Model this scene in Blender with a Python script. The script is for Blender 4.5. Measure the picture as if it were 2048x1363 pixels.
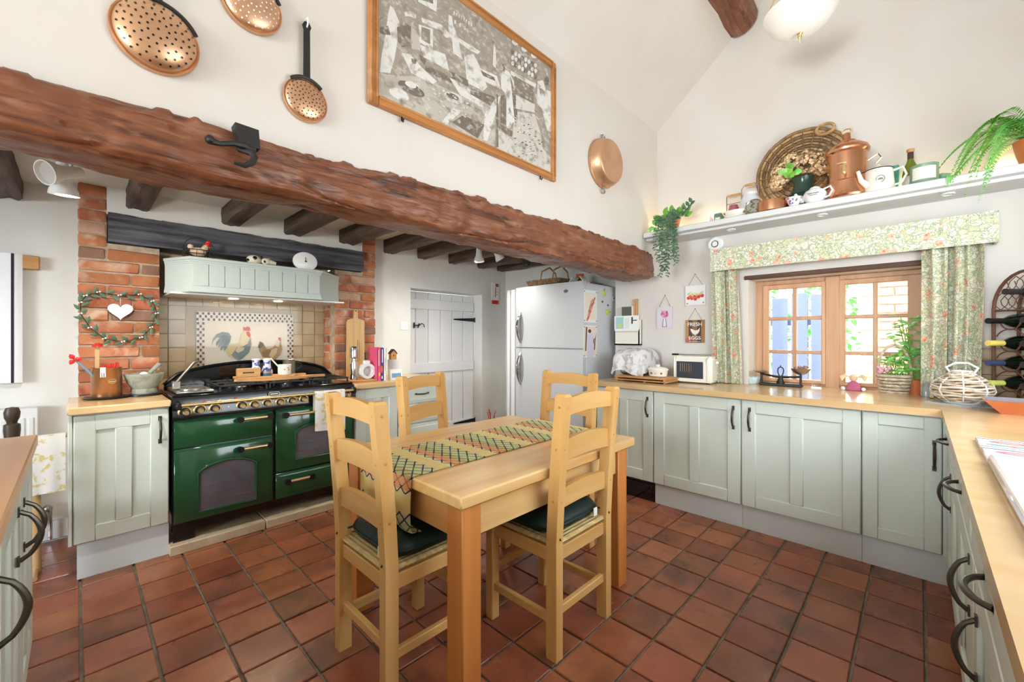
import bpy, bmesh, math, random
from math import sin, cos, pi, radians as R
from mathutils import Vector as V, Matrix, noise
random.seed(7)
for o in list(bpy.data.objects): bpy.data.objects.remove(o)
SC = bpy.context.scene; COL = SC.collection

# ---------------- camera, world, light, exposure ----------------
CAMH = 1.257; FPX = 842.0; YAW = R(45.95); HZ = 675.0
FW = V((sin(YAW), cos(YAW), 0)); RT = V((cos(YAW), -sin(YAW), 0))
cd = bpy.data.cameras.new('camera'); cam = bpy.data.objects.new('camera', cd); COL.objects.link(cam)
cam.location = (0, 0, CAMH); cam.rotation_euler = (R(90), 0, -YAW)
cd.sensor_width = 36; cd.lens = FPX/2048*36; cd.shift_y = (HZ-681.5)/2048; cd.clip_start = .02
SC.camera = cam
SC.view_settings.view_transform = 'Standard'; SC.view_settings.look = 'None'
SC.view_settings.gamma = 1; SC.view_settings.use_curve_mapping = False
SC.view_settings.exposure = 0.52
w = bpy.data.worlds.new('sky'); SC.world = w; w.use_nodes = True
bg = w.node_tree.nodes['Background']; bg.inputs[0].default_value = (.80, .90, 1, 1); bg.inputs[1].default_value = 7.0
def lamp(name, kind, loc, energy, color=(1, 1, 1), **k):
    d = bpy.data.lights.new(name, kind); d.energy = energy; d.color = color
    o = bpy.data.objects.new(name, d); COL.objects.link(o); o.location = loc
    for a, b in k.items():
        if a == 'rot': o.rotation_euler = b
        elif a == 'aim': o.rotation_euler = (V(b)-V(loc)).to_track_quat('-Z', 'Y').to_euler()
        else: setattr(d, a, b)
    return o
lamp('sun', 'SUN', (-4, 1, 8), 5.0, (1, .95, .86), angle=R(3), aim=(-4+.2, .45, 7.2))
# daylight from the unseen south window; west area light added as fill
lamp('daylight_south_window', 'AREA', (1.95, -.70, 1.62), 48, (.83, .92, 1), shape='RECTANGLE', size=1.9, size_y=1.0, rot=(R(-90), 0, 0))
lamp('added_west_fill', 'AREA', (-4.17, .45, 1.55), 172, (.83, .92, 1), shape='RECTANGLE', size=1.2, size_y=1.7, rot=(0, R(-90), 0))  # added west source, brightens the east wall and cupboards

# ---------------- helpers ----------------
def H(h):
    h = h.lstrip('#'); c = [int(h[i:i+2], 16)/255 for i in (0, 2, 4)]
    return tuple((x/12.92 if x <= .04045 else ((x+.055)/1.055)**2.4) for x in c)
def at(px, py, x=None, y=None, z=None):
    d = FW + RT*((px-1024)/FPX) + V((0, 0, (HZ-py)/FPX)); c = V((0, 0, CAMH))
    t = x/d.x if x is not None else (y/d.y if y is not None else (z-CAMH)/d.z)
    return c+d*t
def eps(v): return v
class MB:
    def __init__(s): s.v = []; s.f = []; s.m = []; s.c = []; s.mi = 0; s.col = (1, 1, 1); s.M = None
    def add(s, vs, fs):
        n = len(s.v)
        for p in vs:
            p = V(p); s.v.append(s.M @ p if s.M else p)
        for f in fs: s.f.append([i+n for i in f]); s.m.append(s.mi); s.c.append(s.col)
        return s
    def box(s, x0, x1, y0, y1, z0, z1, b=0):
        x0, x1 = min(x0, x1), max(x0, x1); y0, y1 = min(y0, y1), max(y0, y1); z0, z1 = min(z0, z1), max(z0, z1)
        if b <= 0:
            return s.add([(x0,y0,z0),(x1,y0,z0),(x1,y1,z0),(x0,y1,z0),(x0,y0,z1),(x1,y0,z1),(x1,y1,z1),(x0,y1,z1)],
                  [(0,3,2,1),(4,5,6,7),(0,1,5,4),(1,2,6,5),(2,3,7,6),(3,0,4,7)])
        lo = (x0,y0,z0); hi = (x1,y1,z1); vs = []; ix = {}
        b = min(b, *( (hi[i]-lo[i])*.49 for i in range(3)))
        for sx in (0,1):
            for sy in (0,1):
                for sz in (0,1):
                    sg = (sx,sy,sz)
                    for a in range(3):
                        p = []
                        for i in range(3):
                            e = hi[i] if sg[i] else lo[i]
                            if i != a: e += -b if sg[i] else b
                            p.append(e)
                        ix[(sg,a)] = len(vs); vs.append(p)
        fs = []
        for a in range(3):
            o = [i for i in range(3) if i != a]
            for q in (0,1):
                f = []
                for (u,w_) in ((0,0),(1,0),(1,1),(0,1)):
                    sg = [0,0,0]; sg[a] = q; sg[o[0]] = u; sg[o[1]] = w_; f.append(ix[(tuple(sg),a)])
                fs.append(f)
            for u in (0,1):
                for w_ in (0,1):
                    g0 = [0,0,0]; g0[o[0]] = u; g0[o[1]] = w_; g1 = list(g0); g1[a] = 1
                    fs.append([ix[(tuple(g0),o[0])], ix[(tuple(g1),o[0])], ix[(tuple(g1),o[1])], ix[(tuple(g0),o[1])]])
        for sx in (0,1):
            for sy in (0,1):
                for sz in (0,1): fs.append([ix[((sx,sy,sz),a)] for a in range(3)])
        return s.add(vs, fs)
    def lathe(s, prof, n=20, c=(0,0,0), ax='z', sx=1, sy=1, cap=True):
        vs = []; fs = []
        for (r, h) in prof:
            for i in range(n):
                a = 2*pi*i/n; p = (r*cos(a)*sx, r*sin(a)*sy, h)
                if ax == 'x': p = (p[2], p[0], p[1])
                elif ax == 'y': p = (p[0], p[2], p[1])
                vs.append((p[0]+c[0], p[1]+c[1], p[2]+c[2]))
        for j in range(len(prof)-1):
            for i in range(n):
                k = (i+1) % n; fs.append((j*n+i, j*n+k, (j+1)*n+k, (j+1)*n+i))
        if cap:
            if prof[0][0] > 1e-4: fs.append(list(range(n))[::-1])
            if prof[-1][0] > 1e-4: fs.append([(len(prof)-1)*n+i for i in range(n)])
        return s.add(vs, fs)
    def cyl(s, c, r, h, n=16, ax='z', r2=None): return s.lathe([(r, 0), (r if r2 is None else r2, h)], n, c, ax)
    def tube(s, path, r, n=8, closed=False, flat=1.0):
        P = [V(p) for p in path]; m = len(P); vs = []; fs = []; up = None
        for i, p in enumerate(P):
            a = P[(i-1) % m] if (closed or i > 0) else p; b = P[(i+1) % m] if (closed or i < m-1) else p
            t = (b-a); t = t.normalized() if t.length > 1e-9 else V((0,0,1))
            if up is None: up = V((0,0,1)) if abs(t.z) < .9 else V((1,0,0))
            sd = t.cross(up); sd = sd.normalized() if sd.length > 1e-6 else V((1,0,0)); up = sd.cross(t).normalized()
            rr = r[i] if isinstance(r, (list, tuple)) else r
            for k in range(n):
                an = 2*pi*k/n; vs.append(p+sd*(cos(an)*rr)+up*(sin(an)*rr*flat))
        for i in range(m if closed else m-1):
            for k in range(n):
                l = (k+1) % n; j = (i+1) % m; fs.append((i*n+k, i*n+l, j*n+l, j*n+k))
        if not closed: fs += [list(range(n))[::-1], [(m-1)*n+k for k in range(n)]]
        return s.add(vs, fs)
    def prism(s, poly, o, u, v, d):
        """poly of (a,b) in frame origin o, axes u,v; extruded along vector d"""
        o, u, v, d = V(o), V(u), V(v), V(d); n = len(poly)
        a = [o+u*p[0]+v*p[1] for p in poly]
        return s.add(a+[p+d for p in a], [list(range(n)), [n+i for i in range(n)][::-1]]+[(i, (i+1) % n, n+(i+1) % n, n+i) for i in range(n)])
    def grid(s, fn, nu, nv, wrap=False):
        vs = [fn(i/nu, j/nv) for j in range(nv+1) for i in range(nu+1)]; w_ = nu+1
        return s.add(vs, [(j*w_+i, j*w_+i+1, (j+1)*w_+i+1, (j+1)*w_+i) for j in range(nv) for i in range(nu)])
    def ball(s, c, r, n=12, m=8, sx=1, sy=1, sz=1):
        return s.lathe([(max(r*sin(pi*j/m), 1e-5), -r*cos(pi*j/m)*sz) for j in range(m+1)], n, c, 'z', sx, sy, cap=False)
MESHN = {}
def obj(name, mb, mats, parent=None, smooth=40, local=False):
    me = bpy.data.meshes.new(name)
    off = parent_world(parent) if (parent and not local) else V((0,0,0))
    me.from_pydata([tuple(p-off) for p in mb.v], [], mb.f)
    if not isinstance(mats, (list, tuple)): mats = [mats]
    for m in mats: me.materials.append(m)
    me.polygons.foreach_set('material_index', mb.m)
    if any(c != (1,1,1) for c in mb.c):
        ca = me.color_attributes.new('Col', 'FLOAT_COLOR', 'CORNER'); buf = []
        for p in me.polygons:
            c = mb.c[p.index]
            for _ in range(p.loop_total): buf += [c[0], c[1], c[2], 1]
        ca.data.foreach_set('color', buf)
    bm = bmesh.new(); bm.from_mesh(me); bmesh.ops.recalc_face_normals(bm, faces=bm.faces); bm.to_mesh(me); bm.free()
    if smooth:
        me.shade_smooth(); me.set_sharp_from_angle(angle=R(smooth))
    o = bpy.data.objects.new(name, me); COL.objects.link(o)
    if parent: o.parent = parent
    return o
def parent_world(p):
    t = V((0,0,0))
    while p: t += p.location; p = p.parent
    return t
def tag(o, label, cat, group=None):
    o['label'] = label; o['category'] = cat
    if group: o['group'] = group
    return o
def thing(name, label, cat, loc=(0,0,0), rz=0, group=None):
    o = bpy.data.objects.new(name, None); COL.objects.link(o); o.location = loc; o.rotation_euler = (0,0,rz); o.empty_display_size = .05
    return tag(o, label, cat, group)
def struct(name, mb, m, smooth=40):
    o = obj(name, mb, m, None, smooth); o['kind'] = 'structure'; return o
def inst(o, name, loc, parent, rot=(0,0,0), sc=(1,1,1)):
    c = bpy.data.objects.new(name, o.data if hasattr(o, 'data') else o); COL.objects.link(c); c.parent = parent
    c.location = V(loc)-parent_world(parent) if parent else loc; c.rotation_euler = rot; c.scale = sc; return c
def copy_tree(o, parent=None):
    c = o.copy(); COL.objects.link(c); c.parent = parent
    for ch in [x for x in bpy.data.objects if x.parent == o]: copy_tree(ch, c)
    return c
def bow(c, axis, out, L=.13, d=.034, r=.0055, n=12):
    """bow (D) pull handle: centre c on the face, along axis, projecting along out"""
    c, a, o = V(c), V(axis).normalized(), V(out).normalized(); m = MB(); P = []
    for i in range(n+1):
        t = i/n; k = sin(pi*t)**.55; P.append(c+a*((t-.5)*L*(.80+.2*abs(2*t-1)))+o*(d*k+.003))
    m.tube(P, [r*(1.15 if i in (0, n) else 1+.25*sin(pi*i/n)) for i in range(n+1)], 8)
    for sgn in (-1, 1):
        p = c+a*(sgn*L*.5); b = o.cross(a)
        m.prism([(-.008,-.013),(.008,-.013),(.008,.013),(-.008,.013)], p-o*.001, b, a, o*.005)
    return m

# ---------------- materials ----------------
MATS = {}
def mat(name, col, rough=.5, metal=0, col2=None, nscale=8, nmap=(1,1,1), contrast=(.35,.65), bump=0, bscale=60, rand=0, hue=0,
        trans=0, ior=1.45, alpha=1, emit=None, estr=0, coat=0, sheen=0, rough2=None, detail=4, spec=.5, dirt_or_glint=None, dscale=3, dmap=(1,1,1), attr=False, bmap=None):
    m = bpy.data.materials.new(name); m.use_nodes = True; nt = m.node_tree; N = nt.nodes; L = nt.links; b = N['Principled BSDF']
    def n(t, **k):
        x = N.new(t)
        for a, v in k.items():
            if a[0] == 'i': x.inputs[int(a[1:])].default_value = v
            else: setattr(x, a, v)
        return x
    col = H(col) if isinstance(col, str) else col
    b.inputs['Roughness'].default_value = rough; b.inputs['Metallic'].default_value = metal
    b.inputs['IOR'].default_value = ior; b.inputs['Transmission Weight'].default_value = trans; b.inputs['Alpha'].default_value = alpha
    b.inputs['Specular IOR Level'].default_value = spec
    b.inputs['Coat Weight'].default_value = coat; b.inputs['Coat Roughness'].default_value = .08; b.inputs['Sheen Weight'].default_value = sheen
    tc = n('ShaderNodeTexCoord'); src = tc.outputs['Object']
    out = None
    if attr:
        a = n('ShaderNodeVertexColor'); a.layer_name = 'Col'; out = a.outputs[0]
    else:
        r_ = n('ShaderNodeRGB'); r_.outputs[0].default_value = (*col, 1); out = r_.outputs[0]
    def noise_fac(scale, mp, det, lo, hi):
        mpn = n('ShaderNodeMapping'); mpn.inputs['Scale'].default_value = mp; L.new(src, mpn.inputs[0])
        oi = n('ShaderNodeObjectInfo'); vm = n('ShaderNodeVectorMath', operation='ADD'); L.new(mpn.outputs[0], vm.inputs[0])
        ml = n('ShaderNodeMath', operation='MULTIPLY'); L.new(oi.outputs['Random'], ml.inputs[0]); ml.inputs[1].default_value = 37.0
        L.new(ml.outputs[0], vm.inputs[1])
        nz = n('ShaderNodeTexNoise'); nz.inputs['Scale'].default_value = scale; nz.inputs['Detail'].default_value = det; nz.inputs['Distortion'].default_value = .4
        L.new(vm.outputs[0], nz.inputs['Vector'])
        mr = n('ShaderNodeMapRange'); mr.inputs['From Min'].default_value = lo; mr.inputs['From Max'].default_value = hi; L.new(nz.outputs['Fac'], mr.inputs['Value'])
        return mr.outputs[0]
    def mix(fac, a, c):
        x = n('ShaderNodeMix', data_type='RGBA'); L.new(fac, x.inputs['Factor']); L.new(a, x.inputs[6])
        if isinstance(c, tuple): x.inputs[7].default_value = (*c, 1)
        else: L.new(c, x.inputs[7])
        return x.outputs[2]
    if col2: out = mix(noise_fac(nscale, nmap, detail, *contrast), out, H(col2) if isinstance(col2, str) else col2)
    if dirt_or_glint: out = mix(noise_fac(dscale, dmap, 5, .52, .72), out, H(dirt_or_glint))
    if rand or hue:
        oi = n('ShaderNodeObjectInfo'); hs = n('ShaderNodeHueSaturation')
        mr = n('ShaderNodeMapRange'); mr.inputs['To Min'].default_value = 1-rand; mr.inputs['To Max'].default_value = 1+rand
        L.new(oi.outputs['Random'], mr.inputs['Value']); L.new(mr.outputs[0], hs.inputs['Value'])
        if hue:
            wn = n('ShaderNodeTexWhiteNoise', noise_dimensions='1D'); L.new(oi.outputs['Random'], wn.inputs['W'])
            m2 = n('ShaderNodeMapRange'); m2.inputs['To Min'].default_value = .5-hue; m2.inputs['To Max'].default_value = .5+hue
            L.new(wn.outputs['Value'], m2.inputs['Value']); L.new(m2.outputs[0], hs.inputs['Hue'])
        L.new(out, hs.inputs['Color']); out = hs.outputs[0]
    L.new(out, b.inputs['Base Color'])
    if rough2 is not None:
        f = noise_fac(nscale*1.7, nmap, 3, .3, .7); mr = n('ShaderNodeMapRange'); mr.inputs['To Min'].default_value = rough; mr.inputs['To Max'].default_value = rough2
        L.new(f, mr.inputs['Value']); L.new(mr.outputs[0], b.inputs['Roughness'])
    if bump:
        f = noise_fac(bscale, bmap or nmap, 5, 0, 1); bn = n('ShaderNodeBump'); bn.inputs['Strength'].default_value = bump; bn.inputs['Distance'].default_value = .01
        L.new(f, bn.inputs['Height']); L.new(bn.outputs[0], b.inputs['Normal'])
    if emit: b.inputs['Emission Color'].default_value = (*H(emit), 1); b.inputs['Emission Strength'].default_value = estr
    MATS[name] = m; return m
def wood(name, a, c, axis='x', rough=.42, s=9, coat=0, rand=.05, bump=.05, k=14):
    mp = {'x': (1/k,1,1), 'y': (1,1/k,1), 'z': (1,1,1/k)}[axis]
    return mat(name, a, rough, col2=c, nscale=s*3, nmap=mp, contrast=(.3,.7), bump=bump, bscale=s*7, rand=rand, coat=coat, detail=6)
plaster = mat('plaster', '#ddd7cf', .9, bump=.08, bscale=9, col2='#d9d1c7', nscale=2)
plaster2 = mat('plaster_lower', '#e6e5e0', .9, bump=.08, bscale=9, col2='#dfddd5', nscale=2)
sage = mat('sage_paint', '#d2d8cc', .42, bump=.01, bscale=50)
hoodp = mat('hood_paint', '#b7c0b9', .45)
plinthm = mat('plinth_paint', '#d3d8d6', .45)
white = mat('white_paint', '#e9e9e8', .4)
whitegl = mat('white_gloss', '#f2f1ee', .18)
cream = mat('cream_gloss', '#efe9da', .2)
black = mat('black_metal', '#15161a', .3)
iron = mat('iron', '#3b3a38', .5, metal=.7, bump=.1, bscale=40)
pewter = mat('pewter', '#5b554d', .35, metal=.85)
chrome = mat('chrome', '#c9c9c9', .12, metal=1)
steel = mat('steel', '#b4b1aa', .28, metal=1)
brass = mat('brass', '#e6cd94', .28, metal=.8)
copper = mat('copper', '#e2ab88', .26, metal=1, col2='#d0926a', nscale=3, bump=.01, bscale=20)
copper2 = mat('copper_dull', '#ddb291', .36, metal=.85, col2='#cfa27c', nscale=4)
pine = wood('pine_table', '#e6bf84', '#d6a25e', 'x', .34, 5, coat=.15)
pineZ = wood('pine_table_leg', '#d98f4e', '#c67a38', 'z', .4, 5)
chairw = wood('chair_pine', '#e2b676', '#d49f58', 'z', .38, 6)
chairx = wood('chair_pine_rail', '#e2b676', '#d39f5a', 'x', .38, 6)
beechx = wood('worktop_beech_x', '#e3c293', '#d8b07a', 'x', .16, 3, bump=.01)
beechy = wood('worktop_beech', '#e3c293', '#d8b07a', 'y', .16, 3, bump=.01)
oak = wood('oak_window', '#d0a47e', '#bd8c64', 'z', .45, 6)
boardw = wood('board_wood', '#d2a26a', '#b98146', 'x', .5, 8)
boardz = wood('board_wood_upright', '#cfae7c', '#b88f58', 'z', .5, 8)
darkw = wood('dark_wood', '#4a3b2b', '#33281d', 'z', .45, 6)
framew = wood('frame_wood', '#c58a50', '#a86c38', 'x', .35, 7)
beamw = mat('beam_oak', '#7f4c32', .45, col2='#3e2114', nscale=30, nmap=(.07,1,1), contrast=(.50,.70), bump=1.0, bscale=44, dirt_or_glint='#9a6a4e', dscale=30, dmap=(.3,1,1), detail=10, rough2=.3, bmap=(.10,1,1))  # paler streaks are worn wood plus glints painted into the colour
joistw = mat('joist_oak', '#665448', .6, col2='#3a2d25', nscale=22, nmap=(1,.12,1), bump=1.2, bscale=22, detail=7)
lintelw = mat('lintel_oak', '#606168', .55, col2='#2b2b30', nscale=30, nmap=(.06,1,1), bump=1.2, bscale=24, detail=7)
tilem = mat('quarry_tile', '#a26243', .36, col2='#844c33', nscale=4, contrast=(.35,.75), bump=.08, bscale=9, rand=.2, hue=.008, rough2=.24, dirt_or_glint='#6e4634', dscale=5, spec=.5)
grout = mat('floor_grout', '#a09484', .9, col2='#7d7264', nscale=14, bump=.3, bscale=60)
brickm = mat('brick', '#bb7854', .85, col2='#a5613f', nscale=8, bump=.5, bscale=40, rand=.15, hue=.008, dirt_or_glint='#c9a78e', dscale=9)
brickpale = mat('brick_pale', '#c9a893', .9, col2='#b98d75', nscale=10, bump=.5, bscale=40, rand=.1)
brickdark = mat('brick_dark', '#7d5744', .85, col2='#8d6a58', nscale=8, bump=.5, bscale=40, rand=.1)
mortar = mat('mortar', '#b9a48e', .95, col2='#a08c78', nscale=20, bump=.4, bscale=70)
stone = mat('hearth_stone', '#d5c4a8', .7, col2='#c2ad8d', nscale=9, bump=.2)
green = mat('range_green', '#1c4b2e', .14, coat=.5)
enamel = mat('range_black', '#0d0f12', .13, coat=.3)
glassdark = mat('oven_glass', '#65646b', .07, spec=.9, col2='#4a4a52', nscale=3)
rush = mat('rush', '#dcc48c', .8, col2='#b79a60', nscale=60, nmap=(.2,1,1), bump=.5, bscale=80)
cushion = mat('cushion_green', '#0b2925', .55, col2='#08201d', nscale=10, sheen=0, bump=.03)
fridgem = mat('fridge_silver', '#cdcfd0', .34, metal=.1)
fridges = mat('fridge_side', '#cfcfd1', .45)
printm = mat('print', '#ffffff', .6, attr=True)
paperw = mat('paper_white', '#efeeea', .7)
glass = mat('clear_glass', '#ffffff', .02, trans=1, ior=1.45)
screen = mat('screen_glass', '#ffffff', .02, trans=1, ior=1.22)
leafm = mat('leaf_green', '#5d9a2e', .5, col2='#86bd4a', nscale=12, rand=.12)
leafd = mat('leaf_dark', '#3f5d42', .5, col2='#5d7d5c', nscale=12, rand=.15)
leafb = mat('leaf_bright', '#63b84a', .5, col2='#93d878', nscale=14, rand=.12)
wicker = mat('wicker', '#c9a673', .7, col2='#a57f4b', nscale=30, bump=.3, bscale=60)
wickerd = mat('wicker_brown', '#9d7c56', .7, col2='#765a3b', nscale=30, bump=.3, bscale=60)
terra = mat('terracotta', '#c8723f', .4, col2='#b8612f', nscale=6)
redp = mat('red_plastic', '#c9271f', .4)
# ---------------- structure ----------------
XW, XR, YU, YB, YL, YP, XL, YS, NC = 3.60, 3.73, 1.68, 3.72, 3.90, 3.65, -4.2, -.72, 2.20
fl = MB().box(XL-.1, XR+.2, YS-.1, 4.1, -.06, -.012); floor = struct('floor', fl, grout)
tb = []
for k in range(4):
    m = MB(); n = 4; rs = random.Random(k); w_ = .0985
    def tl(u, v, rs=rs):
        return None
    m.box(-w_, w_, -.0972, .0972, -.012, 0, .003)
    me = obj('tile_master', m, tilem, None, 30); tb.append(me.data); bpy.data.objects.remove(me)
rr = random.Random(3)
TX, TY, X0, Y0 = .2075, .2045, 1.2575, 1.0035
for i in range(-8, 10):
    for j in range(-6, 14):
        cx = X0+TX*(i+.5); cy = Y0+TY*(j+.5)
        if cx < -.42 or cx > 3.2 or cy > 3.8 or cy < -.2: continue
        if cy > 3.22 and (cx > .05 and cx < 2.25): continue
        if cx < -.2 and cy < 2.3: continue
        inst(tb[rr.randrange(4)], 'tile', (cx, cy, rr.uniform(-.001, .001)), floor, (rr.uniform(-.004,.004), rr.uniform(-.004,.004), rr.uniform(-.006,.006)))

def slab_with_holes(axis, c0, c1, a0, a1, z0, z1, holes):
    """wall slab: axis 'x' => plane x in c0..c1, spans y a0..a1; holes list of (b0,b1,h0,h1)"""
    m = MB(); ys = sorted({a0, a1, *[h[0] for h in holes], *[h[1] for h in holes]}); zs = sorted({z0, z1, *[h[2] for h in holes], *[h[3] for h in holes]})
    for i in range(len(ys)-1):
        for j in range(len(zs)-1):
            cy, cz = (ys[i]+ys[i+1])/2, (zs[j]+zs[j+1])/2
            if any(h[0] < cy < h[1] and h[2] < cz < h[3] for h in holes): continue
            if axis == 'x': m.box(c0, c1, ys[i], ys[i+1], zs[j], zs[j+1])
            else: m.box(ys[i], ys[i+1], c0, c1, zs[j], zs[j+1])
    return m
WY0, WY1, WZ0, WZ1 = -.09, .945, .86, 1.705
we = slab_with_holes('x', XW, XW+.32, YS-.1, 2.10, -.06, 3.09, [(WY0, WY1, WZ0, WZ1)])
# gable above the eaves
RY, RZ = .48, 3.09+1.2*.85
we.prism([(YS-.1, 3.09), (YU+.12, 3.09), (YU, 3.09), (RY, RZ), (YS, 3.09)], (XW, 0, 0), (0,1,0), (0,0,1), (.32,0,0))
struct('wall_east', we, plaster, 0)
struct('wall_east_recess', MB().box(XR, XR+.2, 2.05, 4.1, -.06, 2.3), plaster2, 0)
wu = slab_with_holes('y', YU, YU+.16, XL-.1, XW, 1.80, 3.20, []); struct('wall_north_upper', wu, plaster, 0)
wb = slab_with_holes('y', YB, YB+.30, 1.93, XR+.2, -.06, 2.3, [(2.36, 3.335, -.06, 1.765)]); struct('wall_north', wb, plaster2, 0)
struct('wall_north_left', MB().box(XL-.1, .05, YL, YL+.15, -.06, 2.3), plaster2, 0)
ww = slab_with_holes('x', XL-.15, XL, YS-.1, 4.1, -.06, 3.2, [(-.4, 1.3, .95, 2.15)])
ww.prism([(YS, 3.09), (YU+.1, 3.09), (RY, RZ+.05)], (XL-.15, 0, 0), (0,1,0), (0,0,1), (.15,0,0))
struct('wall_west', ww, plaster, 0)
wsl = slab_with_holes('y', YS-.15, YS, XL-.1, XW+.2, -.06, 3.2, [(1.0, 2.9, 1.12, 2.12)]); struct('wall_south', wsl, plaster, 0)
struct('ceiling', MB().box(XL-.1, XR+.2, YU+.05, 4.1, NC, NC+.1), plaster2, 0)
for sgn, nm in ((1, 'ceiling_slope'), (-1, 'ceiling_slope')):
    m = MB(); ye = YU if sgn > 0 else YS; k = .12
    a, b = (ye+.1*sgn, 3.09-.085), (RY, RZ)
    m.prism([a, b, (b[0], b[1]+.12), (a[0], a[1]+.12)], (XL-.1, 0, 0), (0,1,0), (0,0,1), (XW-XL+.1, 0, 0))
    if sgn < 0:
        m = MB(); L0 = V((0, YS-.1, 3.005)); dv = V((0, RY-(YS-.1), RZ-3.005)); nv = V((0, 0, .12))
        for (x0, x1, t0, t1) in ((XL-.1, XW, 0, 1),):
            p = L0+dv*t0; q = L0+dv*t1
            m.prism([(p.y, p.z), (q.y, q.z), (q.y, q.z+.12), (p.y, p.z+.12)], (x0,0,0), (0,1,0), (0,0,1), (x1-x0,0,0))
    struct(nm, m, plaster, 0)
# skirting
struct('baseboard_north', MB().box(XL, .0, YL-.02, YL, 0, .12, .004), white)
# purlin log
m = MB(); P = []
for i in range(13):
    t = i/12; P.append((XW-.02-1.9*t, 1.0+.04*t+.01*sin(5*t), 3.72+.10*t))
m.tube(P, [.125+.05*t/12+.006*sin(t*2.2) for t in range(13)], 14)
tag(obj('roof_purlin', m, beamw), 'brown log purlin running under the sloping ceiling into the gable', 'beam')
# big bressumer beam
m = MB(); NX, NA = 760, 72
def beam(u, v):
    x = XL-.02+(3.46-XL+.02)*u; a = 2*pi*v; u = max(0, (x+.77)/4.23)
    hy = .135; hz = .080+.040*min(1, max(0, (u-.12)/.5))+.004*sin(7*u+1)
    ca, sa = cos(a), sin(a); e = .42
    yy = math.copysign(abs(ca)**e, ca)*hy; zz = math.copysign(abs(sa)**e, sa)*hz
    endf = 1-max(0, (u-.955)/.045)**2*.22
    n1 = noise.noise(V((x*2.2, yy*5, zz*5)))*.022+noise.noise(V((x*9, yy*16, zz*16)))*.009+noise.noise(V((x*30, yy*30, zz*34)))*.004-max(0, abs(noise.noise(V((x*2.2, yy*26, zz*26))))-.0)*.010+noise.noise(V((x*7, yy*60, zz*60)))*.004-max(0, .07-abs(noise.noise(V((x*1.3+4, yy*11, zz*11)))))*.16
    if sa > .4: n1 += (noise.noise(V((x*14, 3, 1))) > .15)*(.010)*sa
    s = endf+n1/.12
    cz = 1.848+.03*u+.012*sin(3.3*u); cy = 1.745
    return V((x, cy+yy*s, cz+zz*s))
m.grid(beam, NX, NA)
for e in (0, NX):
    m.add([beam(e/NX, k/NA) for k in range(NA)], [list(range(NA))])
tag(obj('oak_beam', m, beamw, None, 60), 'massive rough-hewn red-brown oak beam spanning the front of the range recess', 'beam')
# joists
def joist(xa, xb, y1, zb, label, group):
    m = MB(); rs = random.Random(int(xa*100)); NL = 22
    cx = (xa+xb)/2; hw = (xb-xa)/2
    def f(u, v):
        y = 1.85+(y1+.02-1.85)*u; cor = [(-1, 1.03), (-1, -.75), (-.8, -1), (.8, -1), (1, -.75), (1, 1.03), (-1, 1.03)]
        k = v*6; i = min(int(k), 5); t = k-i; px = cor[i][0]*(1-t)+cor[i+1][0]*t; pz = cor[i][1]*(1-t)+cor[i+1][1]*t
        nn = noise.noise(V((px*2+xa*9, y*4, pz*2)))*.012+noise.noise(V((px*6+xa*5, y*13, pz*6)))*.006
        z = (zb+NC)/2+pz*(NC-zb)/2
        return V((cx+px*hw*(1+nn*6), y, z+(nn if pz < .9 else 0)))
    m.grid(f, NL, 24)
    tag(obj('ceiling_joist', m, joistw, None, 50), label, 'beam', group)
JG = 'low ceiling joists behind the oak beam'
for a, b, lb in ((-.40, -.225, 'dark rough joist above the striped towel and radiator'), (.2175, .335, 'dark rough joist just right of the left brick pier top'), (.731, .85, 'dark rough joist ending above the hen basket and spotted pig'),
        (1.15, 1.285, 'dark rough joist ending above the oval clock'), (1.596, 1.74, 'dark rough joist just left of the right brick pier top')):
    joist(a, b, YP if a > 0 else YL, 2.085, lb, JG)
for a, lb in ((2.06, 'dark brown joist running along the right brick pier'), (2.44, 'dark brown joist over the latch side of the plank door'), (2.84, 'dark brown joist over the middle of the plank door'),
        (3.26, 'dark brown joist over the hinge side of the plank door'), (3.58, 'dark brown joist over the wall thermometer and refrigerator')):
    joist(a, a+.10, YB, 2.075, lb, JG)

# chimney breast: brick piers, plaster over, timber lintel, splashback recess
def brick_mesh(w_, d_, h_, seed):
    m = MB(); rs = random.Random(seed); m.box(-w_/2, w_/2, -d_/2, d_/2, -h_/2, h_/2, .006)
    m.v = [p+V((rs.uniform(-.003,.003), rs.uniform(-.002,.002), rs.uniform(-.003,.003))) for p in m.v]; return m
BM = {}
def brick(par, cx, cy, cz, w_, d_, h_=.066, axis='x', rs=random):
    mt = rs.choices((0, 1, 2), (12, 2, 2))[0]; key = (round(w_, 2), round(d_, 2), mt, rs.randrange(2))
    if key not in BM:
        o = obj('b', brick_mesh(key[0], key[1], .066, len(BM)), (brickm, brickpale, brickdark)[mt]); BM[key] = o.data; bpy.data.objects.remove(o)
    inst(BM[key], 'brick', (cx, cy, cz), par, (0, 0, rs.uniform(-.01,.01)), (w_/key[0], d_/key[1], 1))
CH, Z0 = .0765, .90
m = MB(); m.box(.008, .385, YP+.012, YL+.12, -.06, 1.85); m.box(.008, .13, YP+.012, YL+.12, 1.85, NC)
wl = struct('wall_chimney_left', m, mortar, 0)
m = MB(); m.box(1.562, 1.935, YP+.012, YL+.12, -.06, 1.85); m.box(1.81, 1.935, YP+.012, YL+.12, 1.85, NC)
wr = struct('wall_chimney_right', m, mortar, 0)
struct('wall_chimney_plaster', MB().box(.13, 1.81, YP, YL+.12, 2.03, NC), plaster2, 0)
rb = random.Random(11)
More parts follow.
